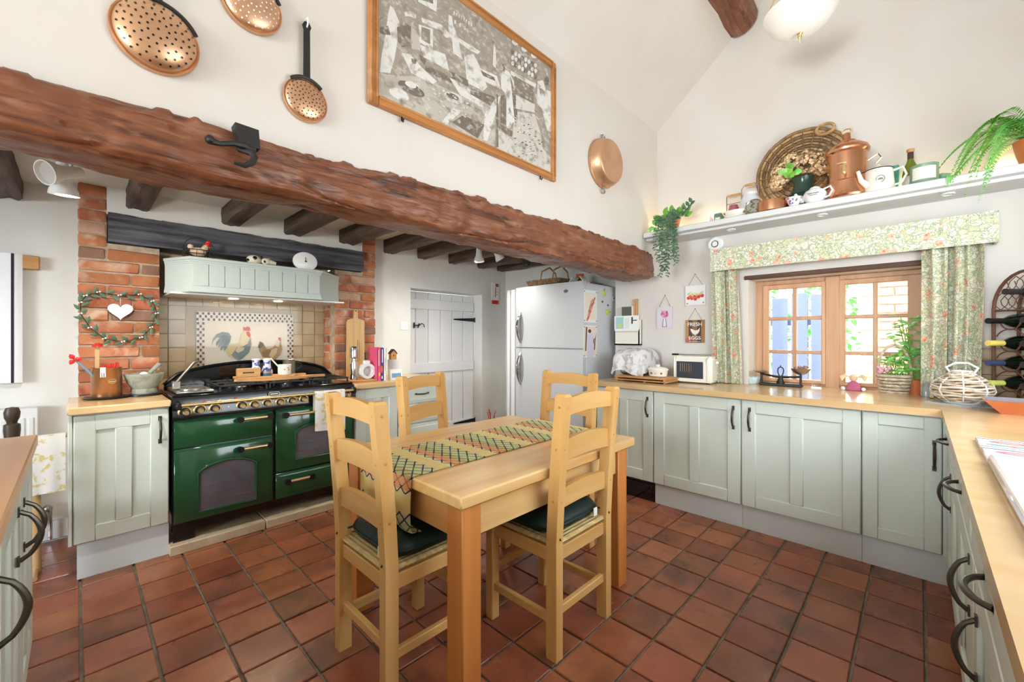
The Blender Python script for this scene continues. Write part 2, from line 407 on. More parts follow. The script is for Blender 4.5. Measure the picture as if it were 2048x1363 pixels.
for k in range(-2, 17):
    z = Z0+CH*(k+.5)
    full = z < 1.84
    # left pier
    x1 = .39 if full else .132; cut = [.25, .13, .24, .29, .13, .26, .145][k % 7] if full else x1
    segs = [(0, cut), (cut, x1)] if full else [(0, x1)]
    for a, b in segs: brick(wl, (a+b)/2, YP+.05+rb.uniform(-.004,.004), z, b-a-.012, .10, rs=rb)
    # right pier
    a0 = 1.558 if full else 1.812; x1 = 1.942+rb.uniform(-.008,.008)
    cut = [1.78, 1.70, 1.83, 1.69, 1.80][k % 5]
    for a, b in ([(a0, cut), (cut, x1)] if full else [(a0, x1)]): brick(wr, (a+b)/2, YP+.05+rb.uniform(-.004,.004), z, b-a-.012, .10, rs=rb)
    # cheek of the right pier facing the cooker
    if full:
        cy = YP+.115+(.05 if k % 2 else .0)
        for a, b in ((YP+.10, cy+.06), (cy+.06, 3.9)): brick(wr, 1.60, (a+b)/2, z, .085, b-a-.012, rs=rb)
# lintel timber
m = MB()
def lint(u, v):
    x = .135+(1.807-.135)*u; k = v*4; i = min(int(k), 3); t = k-i
    c = [(YP-.03, 1.858), (YP-.03, 2.035), (YP+.16, 2.035), (YP+.16, 1.858), (YP-.03, 1.858)]
    y = c[i][0]*(1-t)+c[i+1][0]*t; z = c[i][1]*(1-t)+c[i+1][1]*t
    n1 = noise.noise(V((x*5, y*9, z*14)))*.009+noise.noise(V((x*18, y*20, z*40)))*.004
    return V((x, y+n1, z+n1*(1.2 if z > 2.0 else .8)))
m.grid(lint, 70, 32)
for e in (0, 1): m.add([lint(e, k/32) for k in range(32)], [list(range(32))])
li = tag(obj('lintel_timber', m, lintelw, None, 60), 'blackened oak lintel timber across the cooker recess', 'beam')
m = MB(); 
for k in range(34):
    x = .15+k*.0487; m.box(x, x+.05, YP-.026, YP+.0, 2.022+.004*sin(k*1.9), 2.034+.004*sin(k*1.3+1))
obj('sapwood_edge', m, mat('sapwood', '#b09074', .8, col2='#6a5140', nscale=20), li)

# splashback: glass-fronted tiles with a painted mural
SB = 3.885
ws = struct('wall_splashback', MB().box(.30, 1.60, SB+.006, SB+.13, -.06, 2.03), mat('tile_grout', '#cbb797', .8), 0)
stile = mat('splash_tile', '#d3bd94', .28, col2='#c2a67a', nscale=7, rand=.09, bump=.05, bscale=20)
A = at(392, 622, y=SB); B = at(586, 632, y=SB); MX0, MX1, MZ1, MZ0 = A.x, B.x, A.z, .985
tme = obj('t', MB().box(-.049, .049, 0, .008, -.049, .049, .002), stile); td = tme.data; bpy.data.objects.remove(tme)
for i in range(12):
    for j in range(7):
        x = .405+.102*i; z = .93+.102*j
        if MX0-.02 < x < MX1+.02 and MZ0-.2 < z < MZ1-.0: continue
        inst(td, 'tile', (x, SB-.004, z), ws)
def printed(name, parent, polys, o, u, v, nrm, e=.0004, mtl=None):
    """flat print: polys [(hex, [(a,b)..])] in frame"""
    m = MB(); o, u, v, nrm = V(o), V(u), V(v), V(nrm)
    for i, (c, P) in enumerate(polys):
        m.col = H(c); m.add([o+u*a+v*b+nrm*(e*(i*.15+1)) for a, b in P], [list(range(len(P)))])
    return obj(name, m, mtl or printm, parent, 0)
def ell(cx, cy, rx, ry, n=18, rot=0, a0=0, a1=2*pi):
    return [(cx+rx*cos(a)*cos(rot)-ry*sin(a)*sin(rot), cy+rx*cos(a)*sin(rot)+ry*sin(a)*cos(rot)) for a in [a0+(a1-a0)*i/n for i in range(n if a1-a0 > 6.2 else n+1)]]
def rect(a0, b0, a1, b1): return [(a0,b0),(a1,b0),(a1,b1),(a0,b1)]
def zp(pts, ox, oy, sx, sy): return [(ox+a*sx, oy-b*sy) for a, b in pts]
mur = obj('mural_panel', MB().box(MX0, MX1, SB-.006, SB+.004, MZ0, MZ1, .002), mat('mural_tile', '#efe6d2', .25, col2='#e6dac2', nscale=3), ws)
# mural in the units of a 2048x1103 enlargement: x 110..1610, y 180..980
msx = (MX1-MX0)/1500; msz = (MZ1-MZ0)/800
def mp(pts): return zp([(a-110, b-180) for a, b in pts], MX0, MZ1, msx, msz)
PL = [('#f1e7d4', mp(rect(240, 300, 1505, 980))), ('#e3dccb', mp(rect(240, 640, 1505, 980))), ('#c9c6a8', mp([(240,900),(800,870),(1505,850),(1505,980),(240,980)]))]
q = 38
for i in range(40):
    for j in range(3):
        if (i+j) % 2 == 0 and 110+i*q+q*.8 < 1610: PL.append(('#6d4f36', mp(rect(112+i*q, 190+j*q, 112+i*q+q*.8, 190+j*q+q*.8))))
for i in range(17):
    for j in range(3):
        if (i+j) % 2 == 0:
            for xx in (118, 1503): PL.append(('#644832', mp(rect(xx+j*36, 318+i*q, xx+j*36+30, 318+i*q+q*.8))))
# cockerel
PL += [('#7f8d8c', mp([(585,560),(600,500),(560,450),(470,440),(390,470),(330,540),(315,630),(345,560),(400,510),(430,520),(380,580),(385,630),(420,580),(410,650),(450,610),(440,690),(490,640),(500,700),(540,640)])),
       ('#5f7376', mp([(580,560),(570,500),(500,470),(440,500),(470,520),(450,600),(500,560),(490,640),(550,600)])),
       ('#cdbb8e', mp([(520,700),(540,640),(600,600),(710,590),(740,480),(790,410),(860,420),(900,520),(905,620),(860,720),(780,790),(720,825),(650,800),(560,760)])),
       ('#748482', mp([(600,750),(680,650),(760,640),(850,600),(895,520),(908,610),(870,720),(780,790),(715,828),(650,800)])),
       ('#dfd0a4', mp([(735,600),(750,480),(790,415),(850,430),(870,500),(840,600),(770,630)])),
       ('#c9c2a6', mp([(660,690),(700,640),(800,650),(780,690),(700,720)])),
       ('#c8504c', mp([(780,420),(775,370),(820,380),(840,362),(880,375),(892,420),(840,425)])), ('#c2453f', mp([(820,440),(870,430),(895,480),(880,515),(840,490)])),
       ('#b09a78', mp(rect(695,820,715,910))), ('#b09a78', mp([(735,820),(752,818),(765,890),(748,892)])), ('#8f8468', mp([(650,925),(700,905),(790,900),(770,930),(690,935)]))]
# hen
PL += [('#6d6358', mp([(1008,650),(1040,565),(1090,590),(1130,650),(1080,710)])),
       ('#a98a63', mp([(1020,680),(1100,620),(1160,680),(1250,660),(1300,600),(1340,540),(1385,560),(1405,680),(1370,770),(1290,840),(1180,855),(1100,820),(1060,750)])),
       ('#8a6a48', mp([(1070,720),(1160,680),(1220,690),(1180,790),(1100,800)])), ('#cdb892', mp([(1190,760),(1240,680),(1330,660),(1310,740),(1240,800)])),
       ('#e0d4b6', mp([(1285,630),(1310,560),(1350,530),(1375,570),(1350,650)])), ('#c2453f', mp([(1340,530),(1345,512),(1390,520),(1395,560),(1365,565)])), ('#d8caa6', mp([(1080,790),(1180,800),(1175,850),(1100,830)]))]
printed('mural_painting', ws, PL, (0, SB-.0062, 0), (1,0,0), (0,0,1), (0,-1,0))
gp = obj('glass_screen', MB().box(.392, 1.545, SB-.022, SB-.017, 1.0, 1.54), screen, ws, 0)

# window 1 (east)
FX = 3.80
wn = MB(); fw = .05
y0, y1, z0, z1 = WY0, WY1, .885, 1.70
wn.box(FX, FX+.08, y0, y0+fw, z0, z1+.004, .002); wn.box(FX, FX+.08, y1-fw, y1, z0, z1+.004, .002)
wn.box(FX+.0015, FX+.0785, y0+fw-.002, y1-fw+.002, z1-.03, z1+.0035, .003); wn.box(FX+.0015, FX+.0785, y0+fw-.002, y1-fw+.002, z0, z0+.03, .003)
wn.box(FX-.016, FX+.08, .408, .492, z0, z1, .004)
w1 = struct('window_1', wn, oak)
for (ca, cb, sa, sb) in ((.895, .488, .045, .028), (.412, -.04, .034, .095)):
    s = MB(); st = .045; xa, xb = FX-.012, FX+.045
    s.box(xa, xb, ca-sa, ca, z0+.03, z1-.03, .004); s.box(xa, xb, cb, cb+sb, z0+.03, z1-.03, .004)
    s.box(xa+.001, xb, cb, ca, z1-.03-st*.8, z1-.031, .004); s.box(xa+.001, xb, cb, ca, z0+.031, z0+.03+st*.6, .004)
    cs = obj('casement', s, oak, w1)
    mid = (ca-sa+cb+sb)/2
    for yy in (mid,): obj('glazing_bar', MB().box(xa+.008, xb-.008, yy-.012, yy+.012, z0+.05, z1-.06, .005), oak, cs)
    for zz in (1.148, 1.405): obj('glazing_bar', MB().box(xa+.009, xb-.009, cb+sb-.005, ca-sa+.005, zz-.013, zz+.013, .005), oak, cs)
    rows = (z0+.055, 1.136, 1.161, 1.393, 1.418, z1-.066)
    for r0 in range(0, 6, 2):
        for (a, b) in ((cb+sb, mid-.012), (mid+.012, ca-sa)):
            obj('pane', MB().box(xa+.026, xa+.030, a, b, rows[r0], rows[r0+1]), mat('pane_glass', '#ffffff', .0, trans=1, ior=1.01) if 'pane_glass' not in MATS else MATS['pane_glass'], cs, 0)
struct('trim_2', MB().box(XW, FX-.004, WY0+.002, WY1-.002, .861, .90), beechy, 0)
t1 = struct('trim_1', MB().box(XW-.012, XW+.04, y0, y1+.03, 1.703, 1.733, .004), mat('lintel_trim', '#6b4a38', .6, col2='#4d3427', nscale=12, nmap=(1,.1,1), bump=.4))
# plank door
dm = MB(); dx0, dx1, dz1, DY = 2.36, 3.335, 1.755, 3.875
d1 = struct('door_1', dm.box(dx0, dx1, DY+.02, DY+.10, 0, dz1), white)
nb = 6
for i in range(nb):
    a = dx0+(dx1-dx0)*i/nb; b = dx0+(dx1-dx0)*(i+1)/nb
    obj('plank', MB().box(a+.002, b-.002, DY, DY+.022, .01, dz1-.005, .005), white, d1)
for zz in (.25, .93, 1.62):
    obj('ledge', MB().box(dx0+.06, dx1-.012, DY-.022, DY+.001, zz-.055, zz+.055, .006), white, d1)
for zz in (1.47, .27):
    h = MB(); h.prism([(0,-.022),(0,.022),(-.30,.008),(-.32,0),(-.30,-.008)], (dx1-.008, DY-.028, zz), (1,0,0), (0,0,1), (0,.006,0)); h.cyl((dx1-.004, DY-.028, zz-.03), .008, .06, 8)
    obj('strap_hinge', h, black, d1)
p = at(827, 650, y=DY)
h = MB(); h.tube([(p.x, DY-.012, p.z-.03), (p.x, DY-.014, p.z+.03)], .008, 6); h.tube([(p.x-.01, DY-.02, p.z), (p.x+.05, DY-.03, p.z)], .006, 6); h.tube([(p.x+.05, DY-.012, p.z-.025), (p.x+.05, DY-.03, p.z+.02)], .006, 6)
h.tube([(p.x+.05, DY-.03, p.z), (p.x+.08, DY-.035, p.z+.02), (p.x+.105, DY-.035, p.z+.01), (p.x+.115, DY-.035, p.z-.02)], .005, 6)
obj('thumb_latch', h, black, d1)
# plain frames: unseen south window, and a west one added for its fill light
m = MB()
for x in (1.0, 1.62, 2.25, 2.86): m.box(x, x+.04, YS-.12, YS-.06, 1.12, 2.12)
for z in (1.12, 2.08): m.box(1.0, 2.9, YS-.12, YS-.06, z, z+.04)
w2 = struct('window_2', m, white, 0); obj('sky_block_panel', MB().box(1.0, 2.9, YS-.145, YS-.13, 1.12, 2.12), white, w2, 0)  # opaque panel added behind the lamp to block sky light
m = MB()
for y in (-.4, .43, 1.26): m.box(XL-.12, XL-.06, y, y+.04, .95, 2.15)
for z in (.95, 2.11): m.box(XL-.12, XL-.06, -.4, 1.3, z, z+.04)
d2 = struct('window_west_added', m, white, 0); obj('sky_block_panel', MB().box(XL-.145, XL-.13, -.4, 1.3, .95, 2.15), white, d2, 0)  # added west frame, with another panel that blocks sky light
# ---------------- fitted furniture ----------------
def frame(o, u, out):
    u, n = V(u), V(out); m = Matrix((( u.x, -n.x, 0, o[0]), (u.y, -n.y, 0, o[1]), (u.z, -n.z, 1, o[2]), (0,0,0,1))); return m
def door(parent, o, u, out, w, h, panels=2, hx=None, hz=None, vert=True, pm=None, L=.13, name='door', hd=.034):
    pm = pm or sage; m = MB(); m.M = frame(o, u, out); g = .002; s = min(.085, w*.22); t = .020
    m.box(g, w-g, -.008, .004, g, h-g)
    if panels == 0:
        m.box(g, w-g, -t, -.006, g, h-g, .006); m.box(.03, w-.03, -t-.004, -t+.002, .025, h-.025, .005)
    else:
        m.box(g, s, -t, -.006, g, h-g, .005); m.box(w-s, w-g, -t, -.006, g, h-g, .005)
        m.box(s-.004, w-s+.004, -t, -.006, h-s, h-g, .005); m.box(s-.004, w-s+.004, -t, -.006, g, s, .005)
        if panels == 2: m.box(w/2-s*.42, w/2+s*.42, -t, -.006, s-.004, h-s+.004, .005)
    d = obj(name, m, pm, parent)
    if hx is not None:
        c = V(o)+V(u)*hx+V((0,0,hz))+V(out)*t
        obj('handle', bow(c, (0,0,1) if vert else u, out, L, hd), pewter, d)
    return d
def carcass(name, label, group, x0, x1, y0, y1, plinth=None, z0=.155, z1=.858, pm=None, cat='cabinet'):
    t = thing(name, label, cat, ((x0+x1)/2, (y0+y1)/2, 0), 0, group)
    obj('carcass', MB().box(x0, x1, y0, y1, z0, z1, .001), pm or sage, t)
    if plinth: obj('plinth', MB().box(*plinth, 0, z0-.001), plinthm, t)
    return t
G1 = 'base units under the window worktop'
EX = 3.05   # carcass face of the east run (doors stand proud of it)
units = [(1.447, 1.945, 'narrow sage green integrated appliance door with black kick grille beside the refrigerator'),
         (.842, 1.445, 'sage green two-panel base cupboard under the enamel dish and toaster'),
         (.232, .840, 'wide sage green two-panel base cupboard under the balance scales and doll'),
         (-.085, .230, 'sage green single-panel corner cupboard in the angle of the worktops')]
for i, (a, b, lab) in enumerate(units):
    bk = 3.585
    t = carcass('base_cupboard' if i else 'dishwasher', lab, G1, EX, bk, a, b, None if i == 0 else (3.065, 3.09, a, b), cat='cupboard' if i else 'dishwasher')
    w_ = b-a; hx = {0: w_-.045, 1: w_-.045, 2: .05, 3: w_-.03}[i]
    door(t, (EX, b, .158), (0,-1,0), (-1,0,0), w_, .695, 2 if i < 3 else 1, hx, .57 if i < 3 else .50)
    if i == 3: obj('corner_post', MB().box(3.032, 3.06, -.14, -.086, .158, .858).box(3.066, 3.09, -.19, -.085, 0, .154), sage, t)
    if i == 0:
        obj('plinth', MB().box(3.075, 3.09, a, b, 0, .154), enamel, t)
        g = MB()
        g.box(3.068, 3.076, a+.03, b-.03, .03, .13, .004); g.box(3.064, 3.07, a+.1, b-.14, .07, .09, .003)
        obj('kick_grille', g, enamel, t)
# south run: drawers over doors
G2 = 'drawer units along the sink run'
for i, (a, b, lab, dh, hs) in enumerate([(2.55, 2.985, 'sage green drawer and door unit next to the corner cupboard', 2.80, 2.61), (1.575, 2.545, 'wide sage green drawer and door unit in the middle of the sink run', 1.98, 1.68),
        (.80, 1.57, 'sage green drawer and door unit below the pale tray', 1.2, 1.48), (.1, .795, 'sage green drawer and door unit at the near end of the sink run', .45, .70)]):
    t = carcass('drawer_unit', lab, G2, a, b, YS+.01, -.118, (a, b, -.19, -.17), cat='cupboard')
    door(t, (b, -.118, .70), (-1,0,0), (0,1,0), b-a, .152, 0, b-dh, .076, False, name='drawer', L=.14)
    door(t, (b, -.118, .158), (-1,0,0), (0,1,0), b-a, .538, 1 if b-a < .5 else 2, b-hs, .43 if i != 2 else .36, True, L=.14)
# worktop in an L, running on into the window sill
m = MB()
L_ = [(2.99, 1.965), (2.99, -.08), (.05, -.08), (.05, YS+.002), (XW-.002, YS+.002), (XW-.002, 1.965)]
m.prism(L_, (0,0,.861), (1,0,0), (0,1,0), (0,0,.039))
tag(obj('worktop', m, beechy, None, 30), 'long polished beech worktop turning the corner below the window', 'worktop')
# left foreground unit
t = carcass('island_unit', 'sage green unit with paired bow handles and beech top, in front of the radiator', None, -.745, -.132, -.05, 2.32, (-.20, -.17, -.05, 2.32))
for k, (a, b) in enumerate([(1.857, 2.318), (1.395, 1.855), (.93, 1.393)]):
    door(t, (-.132, a, .158), (0,1,0), (1,0,0), b-a, .695, 2, .085 if k == 0 else b-a-.085, .535 if k == 0 else .555, L=.135, hd=.04)
obj('worktop', MB().box(-.746, -.10, -.05, 2.345, .861, .90, .004), wood('worktop_orange', '#eeb97c', '#dfa062', 'y', .3, 3), t)
# left cabinet by the range
t = carcass('base_cupboard', 'sage green two-panel cupboard under the copper pot and mortar, left of the range', None, -.015, .372, 3.135, 3.62, (.0, .372, 3.142, 3.16), z0=.185, pm=sage, cat='cupboard')
door(t, (-.015, 3.135, .188), (1,0,0), (0,-1,0), .387, .665, 2, .345, .545)
obj('side_strip', MB().box(-.032, -.016, 3.115, 3.6, .188, .858, .003), sage, t)
obj('worktop', MB().box(-.035, .378, 3.09, YP-.004, .86, .90, .006), beechx, t)
# right cabinet and drawers by the door
t = carcass('base_cupboard', 'sage green two-panel cupboard right of the range cooker', None, 1.49, 1.855, 3.135, 3.63, (1.49, 1.855, 3.16, 3.18), cat='cupboard')
door(t, (1.49, 3.135, .158), (1,0,0), (0,-1,0), .365, .695, 2)
t = carcass('drawer_chest', 'sage green stack of drawers between the range cupboard and plank door', None, 1.86, 2.32, 3.135, 3.63, (1.86, 2.32, 3.16, 3.18))
for z, h in ((.69, .165), (.52, .165), (.34, .175), (.158, .178)):
    door(t, (1.86, 3.135, z), (1,0,0), (0,-1,0), .46, h, 0, .23, h/2, False, name='drawer', L=.12)
wt = obj('worktop', MB().box(1.485, 2.33, 3.09, YP-.004, .861, .90, .004).box(1.945, 2.33, YP-.004, YB, .861, .90), beechx); tag(wt, 'short beech worktop carrying the books and clock beside the plank door', 'worktop')

# ---------------- range cooker ----------------
RX0, RX1, RYF = .385, 1.475, 3.115
t = thing('range_cooker', 'dark green enamelled range cooker with brass rails and black trim', 'cooker', ((RX0+RX1)/2, 3.4, .055))
obj('body', MB().box(RX0, RX1, RYF+.02, YP-.03, .155, .905, .004), enamel, t)
obj('plinth', MB().box(RX0+.005, RX1, RYF+.022, RYF+.06, .115, .16).box(RX0+.005, RX0+.11, RYF+.018, RYF+.06, .056, .16).box(RX1-.1, RX1, RYF+.018, RYF+.06, .056, .16), enamel, t)
def rdoor(name, x0, x1, z0, z1, win=None, hz=None, hx=None):
    m = MB(); m.box(x0, x1, RYF, RYF+.022, z0, z1, .004)
    m.add([(x0+.004, RYF, z0+.004), (x1-.004, RYF, z0+.004), (x1-.004, RYF, z1-.004), (x0+.004, RYF, z1-.004), (x0+.03, RYF-.014, z0+.03), (x1-.03, RYF-.014, z0+.03), (x1-.03, RYF-.014, z1-.025), (x0+.03, RYF-.014, z1-.025)],
          [(0,1,5,4),(1,2,6,5),(2,3,7,6),(3,0,4,7),(4,5,6,7)])
    d = obj(name, m, green, t)
    if win:
        a, b, c, e = win; N = 10; arch = [(a, c), (b, c)]+[(b+(a-b)*i/N, e-.05+.05*sin(pi*i/N)**.7) for i in range(N+1)]
        g = MB(); P = [(q[0], RYF-.016, q[1]) for q in arch]; g.tube(P, .009, 8, True); obj('window_rim', g, green, d)
        g = MB(); g.prism(arch, (0, RYF-.0155, 0), (1,0,0), (0,0,1), (0,.003,0)); obj('window_glass', g, glassdark, d)
        g = MB()
        for zz in (c+.05, c+.10, c+.15): g.box(a+.02, b-.02, RYF-.0162, RYF-.0156, zz, zz+.004)
        obj('oven_shelf_line', g, steel, d)
    if hz:
        a, b = hx; g = MB(); g.tube([(a, RYF-.052, hz), (b, RYF-.052, hz)], .0095, 10); obj('handle_bar', g, brass, d)
        for q in (a, b):
            g = MB(); g.lathe([(.020, 0), (.019, .01), (.014, .03), (.013, .055)], 12, (q, RYF-.062, hz), 'y'); obj('handle_end', g, black, d)
    return d
rdoor('grill_door', .392, .916, .607, .772, None, .742, (.715, .885))
rdoor('oven_door', .392, .916, .166, .600, (.505, .81, .21, .50), .555, (.715, .885))
rdoor('oven_door', .932, 1.468, .345, .772, (1.05, 1.37, .415, .655), .735, (.98, 1.30))
rdoor('storage_drawer', .932, 1.468, .166, .338, None, .285, (.99, 1.15))
m = MB(); m.prism([(RYF+.02, .775), (RYF-.014, .778), (RYF-.014, .80), (RYF+.012, .905), (RYF+.03, .905)], (RX0, 0, 0), (0,1,0), (0,0,1), (RX1-RX0, 0, 0))
pn = obj('control_panel', m, enamel, t)
def pan(px, py): return at(px, py, y=RYF-.004)
KP = [(370,824),(400,820),(430,817),(484,811),(509,809),(534,806),(560,804),(584,801),(607,798),(693,788)]
for i, (px, py) in enumerate(KP):
    p = pan(px, py); r = .031 if i < 4 else .0285
    k = MB(); k.mi = 0; k.lathe([(r*.86, .004), (r*.82, -.004), (r*.7, -.006)], 18, (p.x, p.y-.002, p.z), 'y'); k.mi = 1; k.tube([(p.x+r*cos(a), p.y-.004, p.z+r*sin(a)) for a in [2*pi*j/20 for j in range(20)]], .005, 6, True)
    k.lathe([(.017, -.004), (.0145, -.026), (.011, -.031), (.0001, -.031)], 14, (p.x+.003, p.y, p.z-.002), 'y')
    k.mi = 2; k.box(p.x-r-.022, p.x-r-.002, p.y+.001, p.y+.005, p.z-r-.006, p.z-r+.003)
    obj('knob', k, [black, brass, paperw], t)
for px, py, c in ((379,806,redp),(410,802,redp),(440,799,brass),(472,795,redp),(457,813,paperw),(457,823,paperw)):
    p = pan(px, py); obj('indicator_lamp', MB().lathe([(.005,.004),(.005,-.003),(.001,-.005)], 10, (p.x, p.y, p.z), 'y'), c, t)
p = pan(548, 787); b = MB(); b.prism([(-.034,0),(-.028,.013),(.028,.013),(.034,0),(.028,-.013),(-.028,-.013)], (p.x, RYF-.004, p.z), (1,0,0), (0,0,1), (0,-.004,0)); bd = obj('maker_badge', b, black, t)
b = MB(); b.tube([(p.x+q[0], RYF-.0085, p.z+q[1]) for q in ((-.034,0),(-.028,.012),(.028,.012),(.034,0),(.028,-.012),(-.028,-.012))], .0015, 6, True); b.box(p.x-.024, p.x+.024, RYF-.0088, RYF-.008, p.z-.003, p.z+.003); obj('badge_lettering', b, paperw, bd)
r_ = MB(); r_.tube([(RX0+.03, RYF-.055, .865), (RX1-.03, RYF-.055, .865)], .010, 10); rl = obj('towel_rail', r_, brass, t)
for x in (RX0+.022, RX1-.022): obj('rail_bracket', MB().box(x-.014, x+.014, RYF-.068, RYF+.012, .84, .885, .006), black, t)
obj('hob_plate', MB().box(RX0, RX1, RYF+.012, YP-.02, .905, .918, .004), enamel, t)
# pan supports
for gx0, gx1 in ((.62, .90), (.905, 1.18), (1.185, 1.46)):
    g = MB(); zz = .95
    g.box(gx0, gx1, 3.17, 3.182, zz-.006, zz+.006, .003); g.box(gx0, gx1, 3.56, 3.572, zz-.006, zz+.006, .003); g.box(gx0, gx1, 3.365, 3.377, zz-.006, zz+.006, .003)
    g.box(gx0, gx0+.012, 3.17, 3.57, zz-.006, zz+.006, .003); g.box(gx1-.012, gx1, 3.17, 3.57, zz-.006, zz+.006, .003)
    for x in (gx0+.004, gx1-.012):
        for y in (3.172, 3.56): g.box(x, x+.01, y, y+.01, .915, zz)
    for y in (3.27, 3.47):
        g.box((gx0+gx1)/2-.09, (gx0+gx1)/2-.03, y-.005, y+.005, zz-.006, zz+.004); g.box((gx0+gx1)/2+.03, (gx0+gx1)/2+.09, y-.005, y+.005, zz-.006, zz+.004)
        g.box((gx0+gx1)/2-.005, (gx0+gx1)/2+.005, y-.09, y-.03, zz-.006, zz+.004); g.box((gx0+gx1)/2-.005, (gx0+gx1)/2+.005, y+.03, y+.09, zz-.006, zz+.004)
    obj('pan_support', g, iron, t)
    for y in (3.27, 3.47): obj('burner', MB().lathe([(.045,.918),(.045,.93),(.03,.938),(.001,.938)], 16, ((gx0+gx1)/2, y, 0)), black, t)
g = MB(); g.box(.41, .60, 3.17, 3.56, .918, .935, .006); g.lathe([(.075,.936),(.075,.940),(.07,.938),(.001,.938)], 20, (.505, 3.30, 0)); obj('hotplate', g, steel, t)
# arched back guard
N = 16; arch = [(.40, .918), (1.50, .918)]+[(1.50-1.10*i/N, .945+.135*min(1, sin(pi*i/N)**.45)) for i in range(N+1)]
g = MB(); g.prism(arch, (0, YP-.06, 0), (1,0,0), (0,0,1), (0,.03,0)); obj('back_guard', g, enamel, t)
g = MB(); g.tube([(q[0], YP-.06, q[1]) for q in arch[2:]], .012, 8); obj('back_guard_rim', g, enamel, t)
# hearth slab
h1 = thing('hearth_slab', 'pale stone hearth slabs under the range cooker', 'hearth', (.92, 3.3, 0))
s = at(532, 1050, y=3.085).x
obj('slab', MB().box(.37, s-.003, 3.085, 3.6, 0, .055, .004), stone, h1); obj('slab', MB().box(s+.003, 1.485, 3.085, 3.6, 0, .055, .004), stone, h1)
# lifter handle standing on the hotplate
g = MB(); A_ = at(352, 765, y=3.3); B_ = at(388, 724, y=3.3)
g.tube([A_, A_*.5+B_*.5, B_, B_+V((.03,0,.006))], [.007,.008,.009,.007], 8); g.box(A_.x-.02, A_.x+.02, 3.28, 3.32, .9405, A_.z+.01, .004)
tag(obj('lid_lifter', g, steel), 'slanting metal lifting handle at the left of the hob', 'handle')

# ---------------- extractor canopy ----------------
t = thing('cooker_hood', 'pale green boarded cooker hood over the range', 'hood', (1.0, 3.6, 1.556))
HX = [(.408, YP-.035), (.52, 3.40), (1.336, 3.40), (1.575, YP-.035)]
m = MB(); 
def off(k): return [(HX[0][0]-k*.4, HX[0][1]), (HX[1][0]-k*.7, HX[1][1]-k), (HX[2][0]+k*.7, HX[2][1]-k), (HX[3][0]+k*.4, HX[3][1])]
m.prism(off(0), (0,0,1.60), (1,0,0), (0,1,0), (0,0,.15)); obj('canopy', m, hoodp, t)
for k, z, h in ((.012,1.556,.02),(.006,1.576,.012),(.003,1.588,.012),(.004,1.742,.012),(.010,1.754,.012),(.020,1.766,.018)):
    m = MB(); m.prism(off(k), (0,0,z), (1,0,0), (0,1,0), (0,0,h)); obj('moulding', m, hoodp, t)
NBd = 9
for i in range(NBd):
    a = .522+(1.334-.522)*i/NBd; b = .522+(1.334-.522)*(i+1)/NBd
    obj('board', MB().box(a+.0015, b-.0015, 3.394, 3.402, 1.598, 1.744, .003), hoodp, t)
m = MB(); m.box(.42, 1.56, 3.47, SB-.03, 1.545, 1.556); obj('underside', m, white, t)
for px in (470, 478, 508, 530):
    pass
for x in (.80, 1.10):
    b = MB(); b.lathe([(.03, 1.545), (.03, 1.541), (.001, 1.541)], 16, (x, 3.62, 0)); obj('hood_lamp', b, mat('hood_bulb', '#fff3d8', .4, emit='#ffe2b0', estr=18) if 'hood_bulb' not in MATS else MATS['hood_bulb'], t)
    lamp('hood_light', 'SPOT', (x, 3.62, 1.535), 12, (1, .82, .56), spot_size=R(140), spot_blend=.8, shadow_soft_size=.03, rot=(R(-8),0,0))

